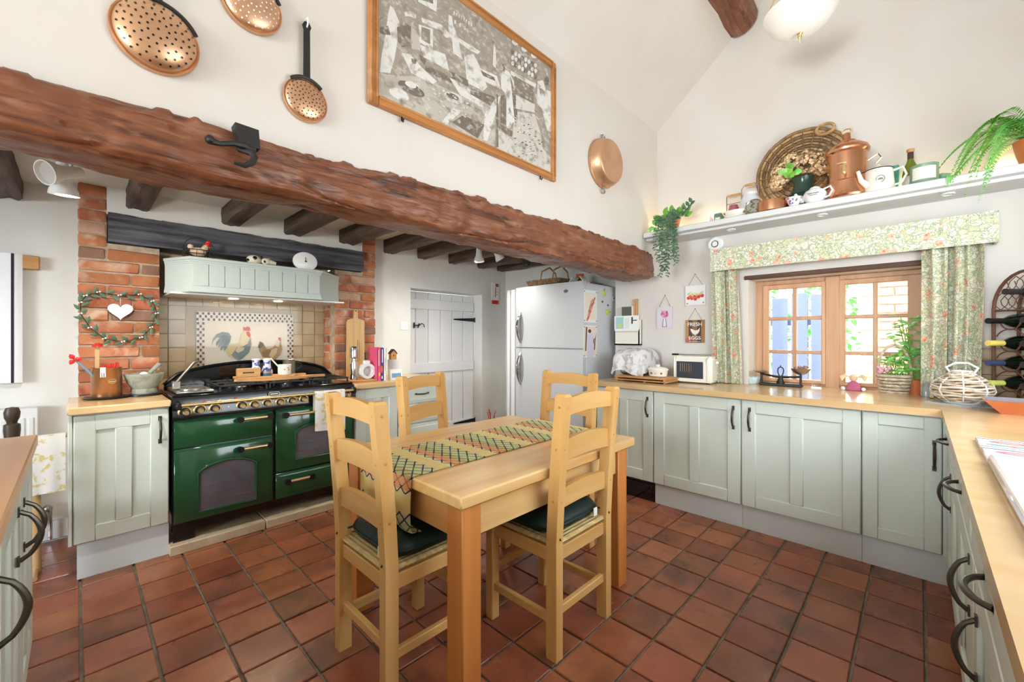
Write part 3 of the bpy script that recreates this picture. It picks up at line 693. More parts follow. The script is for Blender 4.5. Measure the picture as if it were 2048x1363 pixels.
# ---------------- dining set ----------------
def make_chair(name, label, cushioned):
    t = thing(name, label, 'chair'); W_, D_, hp = .36, .355, .021
    def lean(z): return 0 if z < .46 else -.045*((z-.46)/.58)**1.3
    for sx in (-1, 1):
        m = MB(); P = [(sx*W_/2, lean(z), z) for z in (0, .2, .46, .65, .85, 1.03)]
        for i in range(5):
            a, b = P[i], P[i+1]; q = .021; c = .025
            vs = [(p[0]+u*q, p[1]+v*c, p[2]) for p in (a, b) for u, v in ((-1,-1),(1,-1),(1,1),(-1,1))]
            fs = [(0,1,5,4),(1,2,6,5),(2,3,7,6),(3,0,4,7)]
            if i == 0: fs.append((3,2,1,0))
            m.add(vs, fs)
        tp = P[5]; m.add([(tp[0]+u*.021, tp[1]+v*.025, 1.03) for u, v in ((-1,-1),(1,-1),(1,1),(-1,1))]+[(tp[0]+u*.016, tp[1]+v*.019, 1.04) for u, v in ((-1,-1),(1,-1),(1,1),(-1,1))], [(0,1,5,4),(1,2,6,5),(2,3,7,6),(3,0,4,7),(4,5,6,7)])
        po = obj('back_post', m, chairw, t, 30, True)
        for z in (.99, .825, .62):
            obj('peg', MB().lathe([(.005, .0215), (.005, .023), (.001, .0235)], 8, (sx*W_/2*1, lean(z), z), 'x').lathe([(.005, -.0215), (.005, -.023), (.001, -.0235)], 8, (sx*W_/2, lean(z), z), 'x').lathe([(.0045, -.0255), (.001, -.0275)], 8, (sx*W_/2, lean(z), z), 'y').lathe([(.0045, .0255), (.001, .0275)], 8, (sx*W_/2, lean(z), z), 'y'), pineZ, po, 40, True)
        obj('front_leg', MB().box(sx*W_/2-.022, sx*W_/2+.022, D_-.022, D_+.022, 0, .435, .003), chairw, t, 30, True)
        obj('side_stretcher', MB().box(sx*W_/2-.011, sx*W_/2+.011, .02, D_-.02, .13, .165, .003), wood('chair_pine_side', '#e2b676', '#d39f5a', 'y', .38, 6) if 'chair_pine_side' not in MATS else MATS['chair_pine_side'], t, 30, True)
        obj('side_rail', MB().box(sx*W_/2-.012, sx*W_/2+.012, .02, D_-.02, .375, .43, .003), MATS['chair_pine_side'], t, 30, True)
    for z0, z1, ar in ((.955, 1.018, .016), (.775, .855, .014), (.585, .66, .012)):
        m = MB(); N = 10; pl = [(-W_/2+.018, z0), (W_/2-.018, z0)]
        top = [(W_/2-.018-(W_-.036)*i/N, z1+ar*sin(pi*i/N)) for i in range(N+1)]; bot = [(-W_/2+.018+(W_-.036)*i/N, z0+ar*.5*sin(pi*i/N)) for i in range(N+1)]
        y = lean((z0+z1)/2)
        m.prism(bot+top, (0, y-.011, 0), (1,0,0), (0,0,1), (0,.022,0)); obj('slat', m, chairx, t, 40, True)
    for y, z in ((0, .16), (D_, .21)): obj('stretcher', MB().box(-W_/2+.018, W_/2-.018, y-.011, y+.011, z, z+.035, .003), chairx, t, 30, True)
    for y in (0, D_): obj('seat_rail', MB().box(-W_/2+.018, W_/2-.018, y-.012, y+.012, .375, .43, .003), chairx, t, 30, True)
    m = MB()
    for k in range(4):   # woven rush: four triangles of cords
        for j in range(9):
            f = (j+.5)/9; a, b = W_/2*f+.012, (D_/2)*f+.012; c = D_/2
            z = .448-.006*(1-f)
            seg = {0: [(-a, c-b), (a, c-b)], 1: [(a, c-b), (a, c+b)], 2: [(a, c+b), (-a, c+b)], 3: [(-a, c+b), (-a, c-b)]}[k]
            m.tube([(*seg[0], z), (*seg[1], z)], .0125, 6)
    st = obj('rush_seat', m, rush, t, 60, True)
    if cushioned:
        m = MB()
        def cs(u, v):
            th = 2*pi*u; e = .45; ca, sa = cos(th), sin(th); ph = pi*v-pi/2
            rx = .192; ry = .172; k = max(cos(ph), 0)**.35
            return V((math.copysign(abs(ca)**e, ca)*rx*k, .185+math.copysign(abs(sa)**e, sa)*ry*k, .494+.042*sin(ph)+(.003*sin(7*th) if abs(sin(ph)) > .6 else 0)))
        m.grid(cs, 36, 10); cu = obj('seat_cushion', m, cushion, t, 60, True)
        obj('piping', MB().tube([(cs(i/36, .5)) for i in range(36)], .004, 5, True), cushion, cu, 60, True)
        obj('care_tag', MB().box(.1, .125, -.0, .004, .47, .505), paperw, cu, 0, True)
        m = MB()
        for sx in (-1, 1): m.tube([(sx*.15, .03, .49), (sx*.172, -.01, .485), (sx*.18, -.03, .47)], .004, 6)
        obj('cushion_tie', m, cushion, cu, 60, True)
    return t
GC = 'ladder-back chairs around the table'
cA = make_chair('dining_chair', 'pine ladder-back chair with green cushion, under the hanging end of the table runner', True)
cA.location = (.755, 1.505, 0); cA.rotation_euler = (0,0,R(-90)); cA['group'] = GC
cB = copy_tree(cA); cB.location = (1.485, 1.03, 0); cB.rotation_euler = (0,0,0); cB['label'] = 'pine ladder-back chair with green cushion, at the long table side nearest the sink run'
cC = make_chair('dining_chair', 'pine ladder-back chair turned slightly, between the table and the drawer chest', False)
cC.location = (1.45, 2.10, 0); cC.rotation_euler = (0,0,R(180+18)); cC['group'] = GC
cD = copy_tree(cC); cD.location = (2.15, 1.612, 0); cD.rotation_euler = (0,0,R(90)); cD['label'] = 'pine ladder-back chair at the table end in front of the refrigerator'
# table
TZ, tx0, tx1, ty0, ty1 = .745, .853, 2.0, 1.052, 1.948
t = thing('dining_table', 'chunky honey pine dining table with square legs', 'table', (1.42, 1.5, 0))
obj('tabletop', MB().box(tx0, tx1, ty0, ty1, TZ-.044, TZ, .006), pine, t)
for x in (tx0+.03, tx1-.116):
    for y in (ty0+.03, ty1-.116):
        obj('leg', MB().box(x, x+.086, y, y+.086, 0, TZ-.0445, .005), pineZ, t)
for y in (ty0+.045, ty1-.07): obj('apron', MB().box(tx0+.118, tx1-.118, y, y+.025, .575, TZ-.0445, .002), pine, t)
for x in (tx0+.042, tx1-.067): obj('apron', MB().box(x, x+.025, ty0+.118, ty1-.118, .575, TZ-.0445, .002), wood('pine_apron', '#d9a464', '#c68a48', 'y', .4, 5) if 'pine_apron' not in MATS else MATS['pine_apron'], t)
# runner
m = MB(); y0, y1 = 1.33, 1.722
pth = [(1.995, TZ+.005), (1.6, TZ+.005), (1.3, TZ+.005), (1.0, TZ+.005), (.87, TZ+.005), (.850, TZ+.003), (.845, TZ-.02), (.842, TZ-.08), (.840, TZ-.14), (.842, TZ-.185), (.85, TZ-.20), (.89, TZ-.203)]
cum = [0]
for a, b in zip(pth, pth[1:]): cum.append(cum[-1]+math.hypot(b[0]-a[0], b[1]-a[1]))
sx = [0]
m.v = []; fs = []; uvs = []
for side in (0, 1):
    for i, (x, z) in enumerate(pth):
        for j in range(13):
            y = y0+(y1-y0)*j/12; dz = .004*sin(j*1.1+i) if i > 6 else 0
            m.v.append(V((x-(.006*sin(j*.9) if i > 6 else 0)-(0 if side == 0 else (.0 if i < 5 else -.003)), y, z+dz-(.003 if side and i < 6 else 0))))
n_ = len(pth)*13
for i in range(len(pth)-1):
    for j in range(12):
        a = i*13+j; m.f.append([a, a+1, a+14, a+13]); m.f.append([n_+a, n_+a+13, n_+a+14, n_+a+1])
m.m = [0]*len(m.f); m.c = [(1,1,1)]*len(m.f)
# runner fabric: stripes across, diamond lattice (uses UV laid along the cloth)
rm = bpy.data.materials.new('runner_fabric'); rm.use_nodes = True; nt = rm.node_tree; b = nt.nodes['Principled BSDF']; b.inputs['Roughness'].default_value = .85
def nd(t, **k):
    x = nt.nodes.new(t)
    for a, v in k.items(): setattr(x, a, v)
    return x
uvn = nd('ShaderNodeUVMap'); sep = nd('ShaderNodeSeparateXYZ'); nt.links.new(uvn.outputs[0], sep.inputs[0])
def mth(op, a, c=None):
    x = nd('ShaderNodeMath', operation=op)
    for i, v in enumerate((a, c)):
        if v is None: continue
        if isinstance(v, (int, float)): x.inputs[i].default_value = v
        else: nt.links.new(v, x.inputs[i])
    return x.outputs[0]
U, W = sep.outputs[0], sep.outputs[1]
fr = mth('FRACT', mth('DIVIDE', U, .25)); rp = nd('ShaderNodeValToRGB'); nt.links.new(fr, rp.inputs[0]); rp.color_ramp.interpolation = 'CONSTANT'
els = [(0, '#e6cf8a'), (.14, '#cfd09a'), (.44, '#c8bd78'), (.62, '#e2a672'), (.80, '#e8d79a'), (.9, '#e9cf86')]
while len(rp.color_ramp.elements) < len(els): rp.color_ramp.elements.new(.5)
for e, (p_, c) in zip(rp.color_ramp.elements, els): e.position = p_; e.color = (*H(c), 1)
def tri(x): return mth('ABSOLUTE', mth('SUBTRACT', mth('FRACT', x), .5))
d1_ = tri(mth('ADD', mth('DIVIDE', U, .045), mth('DIVIDE', W, .06))); d2_ = tri(mth('SUBTRACT', mth('DIVIDE', U, .045), mth('DIVIDE', W, .06)))
ln = mth('LESS_THAN', mth('MINIMUM', d1_, d2_), .085)
band = mth('MULTIPLY', mth('GREATER_THAN', fr, .12), mth('LESS_THAN', fr, .86)); ln = mth('MULTIPLY', ln, band)
rp2 = nd('ShaderNodeValToRGB'); nt.links.new(fr, rp2.inputs[0]); rp2.color_ramp.interpolation = 'CONSTANT'
els = [(0, '#3a3550'), (.30, '#4f7a34'), (.42, '#3a3550'), (.62, '#c9764e'), (.74, '#3a3550')]
while len(rp2.color_ramp.elements) < len(els): rp2.color_ramp.elements.new(.5)
for e, (p_, c) in zip(rp2.color_ramp.elements, els): e.position = p_; e.color = (*H(c), 1)
mx = nd('ShaderNodeMix', data_type='RGBA'); nt.links.new(ln, mx.inputs['Factor']); nt.links.new(rp.outputs[0], mx.inputs[6]); nt.links.new(rp2.outputs[0], mx.inputs[7])
nt.links.new(mx.outputs[2], b.inputs['Base Color'])
ro = obj('table_runner', m, rm, None, 60); me = ro.data; ul = me.uv_layers.new(name='UVMap')
for l in me.loops:
    k = l.vertex_index % n_; ul.data[l.index].uv = (cum[k//13], (k % 13)/12*(y1-y0))
tag(ro, 'woven runner with yellow, orange and green lattice stripes on the dining table', 'table runner')

# ---------------- refrigerator ----------------
t = thing('refrigerator', 'silver grey two-door refrigerator in the corner recess', 'refrigerator', (3.4, 2.56, 0))
fx, fy0, fy1, fz = 3.13, 2.15, 2.975, 1.765
obj('cabinet', MB().box(fx+.055, XR-.01, fy0, fy1, .03, fz-.01, .006), fridges, t)
for yy in (fy0+.05, fy1-.1): obj('foot', MB().box(fx+.1, XR-.05, yy, yy+.05, 0, .03), black, t)
sp = at(1100, 696, x=fx).z
for nm, z0, z1 in (('freezer_door', sp+.006, fz), ('fridge_door', .06, sp-.006)):
    m = MB(); N = 10; P = []
    for i in range(N+1):
        y = fy0+(fy1-fy0)*i/N; P.append((fx-.012*sin(pi*i/N)**.6, y))
    P += [(fx+.05, fy1), (fx+.05, fy0)]
    m.prism(P, (0,0,z0), (1,0,0), (0,1,0), (0,0,z1-z0)); d = obj(nm, m, fridgem, t)
    zc0, zc1 = (at(1043, 685, x=fx).z, at(1043, 625, x=fx).z) if nm[1] == 'r' and nm[0] == 'f' and 'freezer' in nm else (at(1043, 768, x=fx).z, at(1043, 705, x=fx).z)
    yh = at(1043, 700, x=fx).y
    h = MB(); h.tube([(fx-.008-.055*sin(pi*i/14)**.8, yh, zc0+(zc1-zc0)*i/14) for i in range(15)], [.010+.006*sin(pi*i/14) for i in range(15)], 8, flat=1.0); obj('handle', h, chrome, d)
    h = MB(); h.prism([(yh+q[0], q[1]) for q in ell(0, (zc0+zc1)/2, .035, (zc1-zc0)*.47)], (fx-.013,0,0), (0,1,0), (0,0,1), (.004,0,0)); obj('grip_recess', h, mat('grip_grey', '#a9abab', .35, metal=.5) if 'grip_grey' not in MATS else MATS['grip_grey'], d)
p = at(1133, 582, x=fx); h = MB(); h.prism([(p.y+a, p.z+c) for a, c in ell(0, 0, .024, .016)], (fx-.0125,0,0), (0,1,0), (0,0,1), (.006,0,0)); obj('badge', h, mat('badge_grey', '#8d8f90', .3, metal=.6), t)
# two tall white boards beside the refrigerator
for a, b, x, lb in ((3.0, 3.055, 3.14, 'tall narrow white board standing against the refrigerator side'), (3.075, 3.115, 3.14, 'thin white board edge standing next to the recess wall')):
    zt = 1.755; m = MB(); m.box(x, x+.45, a, b, 0, zt, .004); m.box(x-.004, x+.02, a+.008, b-.008, .1, zt-.03, .003); tag(obj('tall_board', m, white), lb, 'board')
# ---------------- things on the upper wall ----------------
def depth(p): return p.x*FW.x+p.y*FW.y
def px2m(n, p): return n*depth(p)/FPX
# framed photograph
yw = YU-.004; A = at(738, 201, y=yw-.02); B = at(1112, 364, y=yw-.02); T = at(1114, 129, y=yw-.02).z
t = thing('framed_photograph', 'wide wooden frame with a sepia photograph of cooks at work', 'picture', ((A.x+B.x)/2, yw, A.z))
x0, x1, z0, z1 = A.x, B.x, (A.z+B.z)/2, T; fwid = .045
for nm, bx in (('frame_stile', (x0, x0+fwid, z0, z1)), ('frame_stile', (x1-fwid, x1, z0, z1)), ('frame_rail', (x0+fwid+.0005, x1-fwid-.0005, z0+.0005, z0+fwid)), ('frame_rail', (x0+fwid+.0005, x1-fwid-.0005, z1-fwid, z1-.0005))):
    m = MB(); a, b, c, d = bx; m.box(a, b, yw-.022, yw, c, d, .003); k = .014
    if nm == 'frame_stile': m.box(a+.003, a+k, yw-.030, yw-.02, c+.003, d-.003, .003); m.box(b-k, b-.003, yw-.027, yw-.02, c+.03, d-.03, .003)
    else:
        lo_ = c < z0+.01; m.box(a, b, yw-.030, yw-.02, (c+.003 if lo_ else d-k), (c+k if lo_ else d-.003), .003); m.box(a, b, yw-.027, yw-.02, (d-k if lo_ else c+.003), (d-.003 if lo_ else c+k), .003)
    obj(nm, m, framew, t)
obj('backing', MB().box(x0+.02, x1-.02, yw-.012, yw-.001, z0+.02, z1-.02), paperw, t)
Yp = yw-.0125
def zz(pts):
    out = []
    for a, b in pts:
        p = at(730+a*.27137, b*.27137, y=Yp); out.append((min(max(p.x, x0+.03), x1-.03), min(max(p.z, z0+.03), z1-.03)))
    return out
lt, md, dk, bgc = '#dedbd5', '#beb7ab', '#776d60', '#a2978a'
PL = [(bgc, rect(x0+.03, z0+.03, x1-.03, z1-.03)), (md, zz([(100,540),(260,560),(400,560),(700,700),(960,800),(960,1090),(560,920),(100,690)])), ('#cfcac1', zz([(980,960),(1100,1010),(1240,1000),(1390,1180),(1390,1290),(970,1090)])),
 ('#b5ada0', zz([(100,545),(240,575),(440,700),(430,720),(330,740),(100,690)])), ('#cbc5bb', zz([(1100,820),(1250,840),(1300,1000),(1320,1260),(1080,1130)])),
 (lt, zz([(120,420),(150,250),(170,100),(185,40),(210,60),(255,170),(235,330),(215,440),(185,540),(110,530)])), (dk, zz([(105,200),(170,190),(190,260),(110,250)])), (dk, zz([(235,200),(300,170),(340,200),(330,340),(270,350),(240,300)])),
 (md, zz([(340,170),(360,155),(385,175),(380,230),(410,290),(405,370),(340,360)])), (lt, zz([(290,90),(330,80),(375,110),(375,140),(330,120),(295,120)])), (lt, zz([(395,180),(500,215),(500,370),(400,310)])), ('#8d8376', zz([(415,195),(480,220),(480,330),(415,290)])),
 (lt, zz([(415,130),(560,180),(640,270),(600,280),(540,220),(420,165)])), (lt, zz([(405,330),(590,400),(620,520),(430,420)])), (dk, zz([(450,480),(620,560),(760,620),(760,650),(600,600),(440,520)])),
 (lt, zz([(615,110),(640,120),(650,190),(690,290),(700,380),(720,440),(650,390),(640,290),(615,250)])), (lt, zz([(690,280),(850,380),(830,400),(770,370),(690,310)])), (lt, zz([(730,410),(800,400),(840,480),(900,640),(870,670),(750,610),(740,500)])),
 (lt, zz([(270,390),(330,400),(420,500),(530,600),(500,620),(340,540)])), (dk, zz([(340,430),(380,440),(375,470),(345,470)])), (dk, zz([(400,400),(450,440),(440,480),(405,440)])), (lt, zz([(620,570),(720,620),(960,800),(900,810),(700,700)])),
 (dk, zz([(620,520),(760,590),(760,640),(620,560)])), (dk, zz([(780,650),(970,720),(955,800),(770,690)])), (lt, zz(ell(250, 695, 80, 38, 16, .45))), (lt, zz(ell(350, 630, 55, 24, 14, .45))), (dk, zz(ell(340, 655, 110, 38, 16, .5))), (lt, zz(ell(335, 625, 45, 20, 14, .45))),
 ('#d6d2ca', zz(ell(650, 720, 75, 36, 16, .45))), (dk, zz(ell(645, 712, 52, 20, 14, .45))), (lt, zz([(560,905),(640,800),(720,815),(600,915)])), (dk, zz([(640,900),(720,850),(880,920),(830,1020)])), (lt, zz([(880,840),(950,740),(1000,700),(985,760),(900,1040),(870,1030)])),
 (dk, zz([(968,690),(978,690),(982,1085),(968,1085)])), (lt, zz([(1000,560),(1020,510),(1060,530),(1095,600),(1100,700),(1125,890),(1085,905),(1060,960),(1040,930),(1040,700),(1000,650)])), (dk, zz([(1010,470),(1030,480),(1028,530),(1010,520)])),
 (dk, zz([(1070,560),(1110,700),(1125,890),(1100,880),(1085,720)])), (dk, zz([(1000,700),(1035,700),(1035,920),(1000,905)])), (dk, zz([(990,910),(1085,970),(1080,1010),(985,950)])), (lt, zz([(945,330),(958,300),(970,520),(940,480)])),
 (lt, zz([(1270,600),(1310,590),(1330,660),(1380,680),(1385,980),(1340,960),(1300,800),(1265,760)])), (dk, zz(ell(1338, 597, 18, 32))), (lt, zz([(1070,520),(1260,620),(1250,660),(1070,550)])), ('#d3cec6', zz([(1110,700),(1250,770),(1250,830),(1110,800)])),
 (lt, zz([(840,500),(970,560),(1000,660),(880,600)])), (dk, zz([(850,520),(950,570),(960,600),(870,560)])), (lt, zz([(390,0),(530,0),(525,90),(390,15)])), (dk, zz([(410,0),(500,0),(500,30)])), ('#847a6d', zz([(1100,560),(1240,640),(1240,760),(1110,690)]))]
for i in range(3): PL.append((lt, zz(ell(1108+i*70, 308+i*48, 28, 28, 12))))
for i in range(8): PL.append((lt, zz(rect(650+i*18, 85+i*12, 660+i*18, 112+i*12))))
for i in range(3): PL.append((lt, zz(rect(655+i*36, 150+i*22, 668+i*36, 178+i*22))))
for r_ in range(3):
    for i in range(8): PL.append((lt if (i+r_) % 3 else dk, zz(ell(1085+i*24, 385+i*14+r_*42, 12, 17, 8))))
rp_ = random.Random(5)
for i in range(70):
    a = 1100+rp_.random()*200; b = 900+rp_.random()*300
    PL.append((rp_.choice((lt, dk)), zz(ell(a, b, 5+5*rp_.random(), 3+3*rp_.random(), 6))))
for i in range(60):
    a = 420+rp_.random()*480; b = 600+rp_.random()*180+(a-420)*.35; PL.append((rp_.choice((lt, md)), zz(ell(a, b, 14*rp_.random()+4, 4, 6, .5))))
printed('photograph_print', t, PL, (0, Yp, 0), (1,0,0), (0,0,1), (0,-1,0), .0003, mat('photo_print', '#ffffff', .45, attr=True, col2='#d2cdc5', nscale=34, nmap=(1,1,1.5), contrast=(.52,.75), detail=9, dirt_or_glint='#8b8174', dscale=22))
for px, py in ((802, 234), (1079, 353)):
    p = at(px, py, y=yw); obj('frame_hook', MB().tube([(p.x, yw-.006, z0+.01), (p.x, yw-.006, z0-.015), (p.x, yw-.016, z0-.024), (p.x, yw-.022, z0-.012)], .004, 6), iron, t)

# perforated copper skimmers
def skimmer(label, cx, cz, r, handle, dome, bright=False):
    yw = YU-.003; t = thing('copper_skimmer', label, 'skimmer', (cx, yw, cz), 0, 'copper skimmers on the wall')
    m = MB(); prof = [(r, 0), (r, -.012), (r*.985, -.016), (r*.93, -.012)]+[(r*.93*cos(a), -.012-dome*sin(a)) for a in [pi/2*k/7 for k in range(1, 7)]]+[(.0005, -.012-dome)]
    m.lathe(prof, 36, (cx, yw, cz), 'y'); obj('dish', m, copper2, t)
    hm = MB(); rng = [(0, 1)]+[(f, int(6*f*4)+3) for f in (.25, .42, .6, .76, .9)]
    for f, n in rng:
        for k in range(n):
            a = 2*pi*k/n+f*3; rr_ = r*.93*f; y = -.012-dome*math.sqrt(max(0, 1-f*f)); nrm = V((cos(a)*f*dome/r*1.1, -max(.15, math.sqrt(1-f*f)), sin(a)*f*dome/r*1.1)).normalized()
            c = V((cx+rr_*cos(a), yw+y, cz+rr_*sin(a))); u = nrm.cross(V((0,0,1))).normalized(); v = u.cross(nrm)
            hm.add([c+nrm*.0012+u*(r*.03*cos(q))+v*(r*.03*sin(q)) for q in [2*pi*j/8 for j in range(8)]], [list(range(8))])
    obj('perforations', hm, paperw if bright else black, t, 0)
    if handle:
        m = MB(); m.prism([(-.012, r*.95), (.012, r*.95), (.011, handle-.03), (.016, handle-.015), (.008, handle), (-.008, handle), (-.016, handle-.015), (-.011, handle-.03)], (cx, yw-.022, cz), (1,0,0), (0,0,1), (0,.006,0))
        m.tube([(cx+r*1.0*cos(a), yw-.019, cz+r*1.0*sin(a)) for a in [pi/2-.75+1.5*k/10 for k in range(11)]], .006, 6); obj('handle', m, iron, t)
        obj('wall_hook', MB().tube([(cx, yw, cz+handle+.012), (cx, yw-.03, cz+handle+.01), (cx, yw-.03, cz+handle-.012), (cx, yw-.02, cz+handle-.02)], .003, 6), white, t)
    else:
        m = MB(); m.tube([(cx+r*1.0*cos(a), yw-.016, cz+r*1.0*sin(a)) for a in [.45+1.3*k/12 for k in range(13)]], .006, 6); m.box(cx-.014, cx+.014, yw-.022, yw-.012, cz+r*.95, cz+r+.28, .003); obj('handle', m, iron, t)
skimmer('largest perforated copper skimmer hanging above the oak beam', .168, 2.171, .108, 0, .045)
skimmer('perforated copper dish with pale holes, hung highest of the skimmers', .424, 2.415, .095, 0, .03, True)
skimmer('small perforated copper skimmer with long iron handle beside the framed photograph', .602, 2.154, .080, .29, .022)
# copper preserving pan seen from below
p = at(1203, 329, y=YU); cx, cz, r = p.x, p.z, .172
t = thing('copper_pan', 'plain shallow copper pan hung by a ring right of the framed photograph', 'pan', (cx, YU, cz))
m = MB(); m.lathe([(r, -.004), (r+.006, -.006), (r+.006, -.014), (r, -.016), (r*.97, -.05), (r*.90, -.085), (r*.86, -.092), (.0005, -.092)], 36, (cx, YU, cz), 'y'); obj('bowl', m, copper2, t)
for s_ in (1, -1): obj('ring', MB().tube([(cx+.022*cos(a), YU-.015, cz+s_*(r+.020)+.022*sin(a)) for a in [2*pi*k/14 for k in range(14)]], .005, 6, True), steel, t)
obj('wall_hook', MB().tube([(cx-.01, YU, cz+r+.05), (cx-.01, YU-.03, cz+r+.045), (cx, YU-.02, cz+r+.03)], .004, 6), white, t)
# pendant bowl lamp
t = thing('pendant_lamp', 'frosted glass bowl pendant lamp hanging below the ridge', 'lamp', (2.95, .5, 3.0))
P = V((2.93, .50, 3.03)); fr_ = mat('frosted_glass', '#f3efe8', .35, emit='#fff4e4', estr=.08)
m = MB(); m.lathe([(.001, 0), (.06, .006), (.11, .025), (.15, .06), (.178, .105), (.185, .125), (.178, .125), (.145, .065), (.10, .03), (.05, .012), (.001, .008)], 32, P, cap=False); obj('glass_bowl', m, fr_, t)
obj('finial', MB().lathe([(.014, .004), (.016, -.004), (.008, -.012), (.012, -.02), (.006, -.03), (.004, -.05), (.001, -.055)], 10, P).tube([P+V((-.018,0,-.02)), P+V((.018,0,-.02))], .005, 6), brass, t)
m = MB()
for k in range(3):
    a = 2*pi*k/3; m.tube([P+V((.18*cos(a), .18*sin(a), .12)), P+V((.02*cos(a), .02*sin(a), .45))], .004, 6)
m.tube([P+V((0,0,.45)), V((P.x, P.y, RZ-.05))], .006, 6); m.lathe([(.05, RZ-.08), (.05, RZ-.1), (.02, RZ-.12)], 16, (P.x, P.y, 0)); obj('chains', m, brass, t)
# iron hook on the beam
t = thing('beam_hook', 'wrought iron hook and strap bolted to the oak beam', 'hook', (.47, 1.59, 1.85))
def bp(px, py, y=1.585): return at(px, py, y=y)
pts = [(468,247),(515,263),(518,300),(478,296)]; q = [bp(*a, y=1.60) for a in pts]
m = MB(); m.prism([(a.x, a.z) for a in q], (0, 1.585, 0), (1,0,0), (0,0,1), (0,.05,0)); obj('strap', m, iron, t)
m = MB(); m.tube([bp(424,282,1.545), bp(440,287,1.545), bp(465,286,1.55), bp(485,290,1.55), bp(508,302,1.57)], [.011,.008,.009,.012,.010], 8); m.ball(bp(420,279,1.545), .014, 8, 6); obj('shank', m, iron, t)
m = MB(); m.tube([bp(478,297,1.575), bp(487,300,1.56), bp(503,305,1.55), bp(509,314,1.545), bp(505,325,1.54), bp(490,331,1.54), bp(468,325,1.545)], [.010,.010,.011,.011,.010,.008,.005], 8); obj('hook', m, iron, t)
# iron pulley
c = at(1053, 520, y=1.95); t = thing('pulley', 'small iron pulley block hanging behind the beam above the refrigerator', 'pulley', c)
m = MB(); m.lathe([(.03, -.012), (.034, -.012), (.028, 0), (.034, .012), (.03, .012)], 18, c, 'x'); obj('wheel', m, iron, t)
for s_ in (-.018, .018): obj('cheek', MB().prism([(-.014, .075), (.014, .075), (.026, 0), (.018, -.03), (0, -.04), (-.018, -.03), (-.026, 0)], c+V((s_-.002, 0, 0)), (0,1,0), (0,0,1), (.004, 0, 0)), iron, t)
obj('hanger', MB().tube([c+V((0,0,.06)), c+V((0,0,.16))], .006, 6), iron, t)
# twin spotlights
def spots(label, base, heads):
    t = thing('spotlight', label, 'spotlight', base)
    obj('ceiling_plate', MB().lathe([(.05, -.004), (.05, -.02), (.02, -.028)], 20, base), whitegl, t)
    for (c, d) in heads:
        c = V(c); d = V(d).normalized(); m = MB(); q = d.to_track_quat('Z', 'Y').to_matrix().to_4x4(); q.translation = c; m.M = q
        m.lathe([(.018, -.085), (.024, -.08), (.026, -.03), (.032, .0), (.045, .03), (.048, .05), (.044, .05), (.04, .035)], 20, cap=False); m.lathe([(.001, -.088), (.018, -.085)], 20, cap=False)
        h = obj('head', m, whitegl, t)
        m = MB(); m.M = q; m.lathe([(.001, .036), (.042, .036)], 20, cap=False); obj('lens', m, mat('spot_lens', '#c9c5be', .3) if 'spot_lens' not in MATS else MATS['spot_lens'], h)
        m = MB(); k = c-d*.05; m.tube([k, (k*.5+V(base)*.5), V(base)+V((0,0,-.02))], .007, 6); obj('stem', m, white, h)
b0 = at(122, 320, y=2.55); b0.z = NC
spots('white twin spotlight on the low ceiling above the striped towel', b0, [(at(118,345,y=2.5), (-.75,-.55,-.35)), (at(128,366,y=2.56), (.0,.12,-1))])
b1 = at(978, 498, y=2.9); b1.z = 2.16
spots('white twin spotlight between the joists in front of the plank door', b1, [(at(958,512,y=2.9), (-.05,-.1,-1)), (at(996,510,y=2.9), (.45,-.2,-.8))])
lamp('spot_left_beam', 'SPOT', at(128,375,y=2.56)+V((0,0,-.05)), 40, (1,.96,.88), shadow_soft_size=.05, spot_size=R(150), spot_blend=1, aim=at(128,375,y=2.56)+V((.65,.55,-.75)))
lamp('spot_right_beam', 'SPOT', at(958,512,y=2.9)+V((0,0,-.06)), 34, (1,.96,.88), shadow_soft_size=.05, spot_size=R(150), spot_blend=1, aim=at(958,512,y=2.9)+V((-.35,.2,-1)))
lamp('spot_right_beam', 'SPOT', at(996,510,y=2.9)+V((.04,-.02,-.06)), 18, (1,.96,.88), shadow_soft_size=.05, spot_size=R(130), spot_blend=1, aim=at(996,510,y=2.9)+V((.1,-.1,-1)))
lamp('pendant_glow', 'POINT', (2.93, .50, 3.12), 1, (1,.94,.86), shadow_soft_size=.12)

# ---------------- left wall: towel, rail, radiator, chair ----------------
a = at(60, 525, y=YL-.03); t = tag(obj('towel_peg', MB().box(a.x-.05, a.x+.04, YL-.05, YL, a.z-.04, a.z+.04, .005), boardw), 'square wooden towel peg on the wall left of the brick pier', 'peg')
t = thing('striped_towel', 'long white kitchen towel with dark vertical stripes hanging from the wall', 'towel', (-.35, YL-.04, 1.0))
tz1, tz0, tx = at(30, 507, y=YL-.05).z, at(30, 765, y=YL-.05).z, at(45, 600, y=YL-.05).x
m = MB(); m.grid(lambda u, v: V((tx-.26*(1-u), YL-.045-.012*sin(u*9), tz0+(tz1-tz0)*v)), 24, 8); m.grid(lambda u, v: V((tx-.26*(1-u), YL-.036-.010*sin(u*9), tz0+(tz1-tz0)*v)), 24, 8); obj('cloth', m, mat('towel_white', '#efedf0', .9, bump=.2, bscale=150), t, 60)
for uu in (.18, .60, .83):
    m = MB(); m.grid(lambda u, v: V((tx-.26*(1-(uu+u*.045)), YL-.0465-.012*sin((uu+u*.045)*9), tz0+(tz1-tz0)*v)), 2, 8); obj('stripe', m, mat('towel_stripe', '#35283a', .9) if 'towel_stripe' not in MATS else MATS['towel_stripe'], t, 60)
t = thing('radiator', 'white panel radiator on the wall behind the left unit', 'radiator', (-.45, YL-.06, .16))
rx1 = at(77, 820, y=YL-.09).x; rz1 = at(40, 816, y=YL-.09).z
obj('panel', MB().box(-.9, rx1, YL-.09, YL-.03, .16, rz1, .006), white, t)
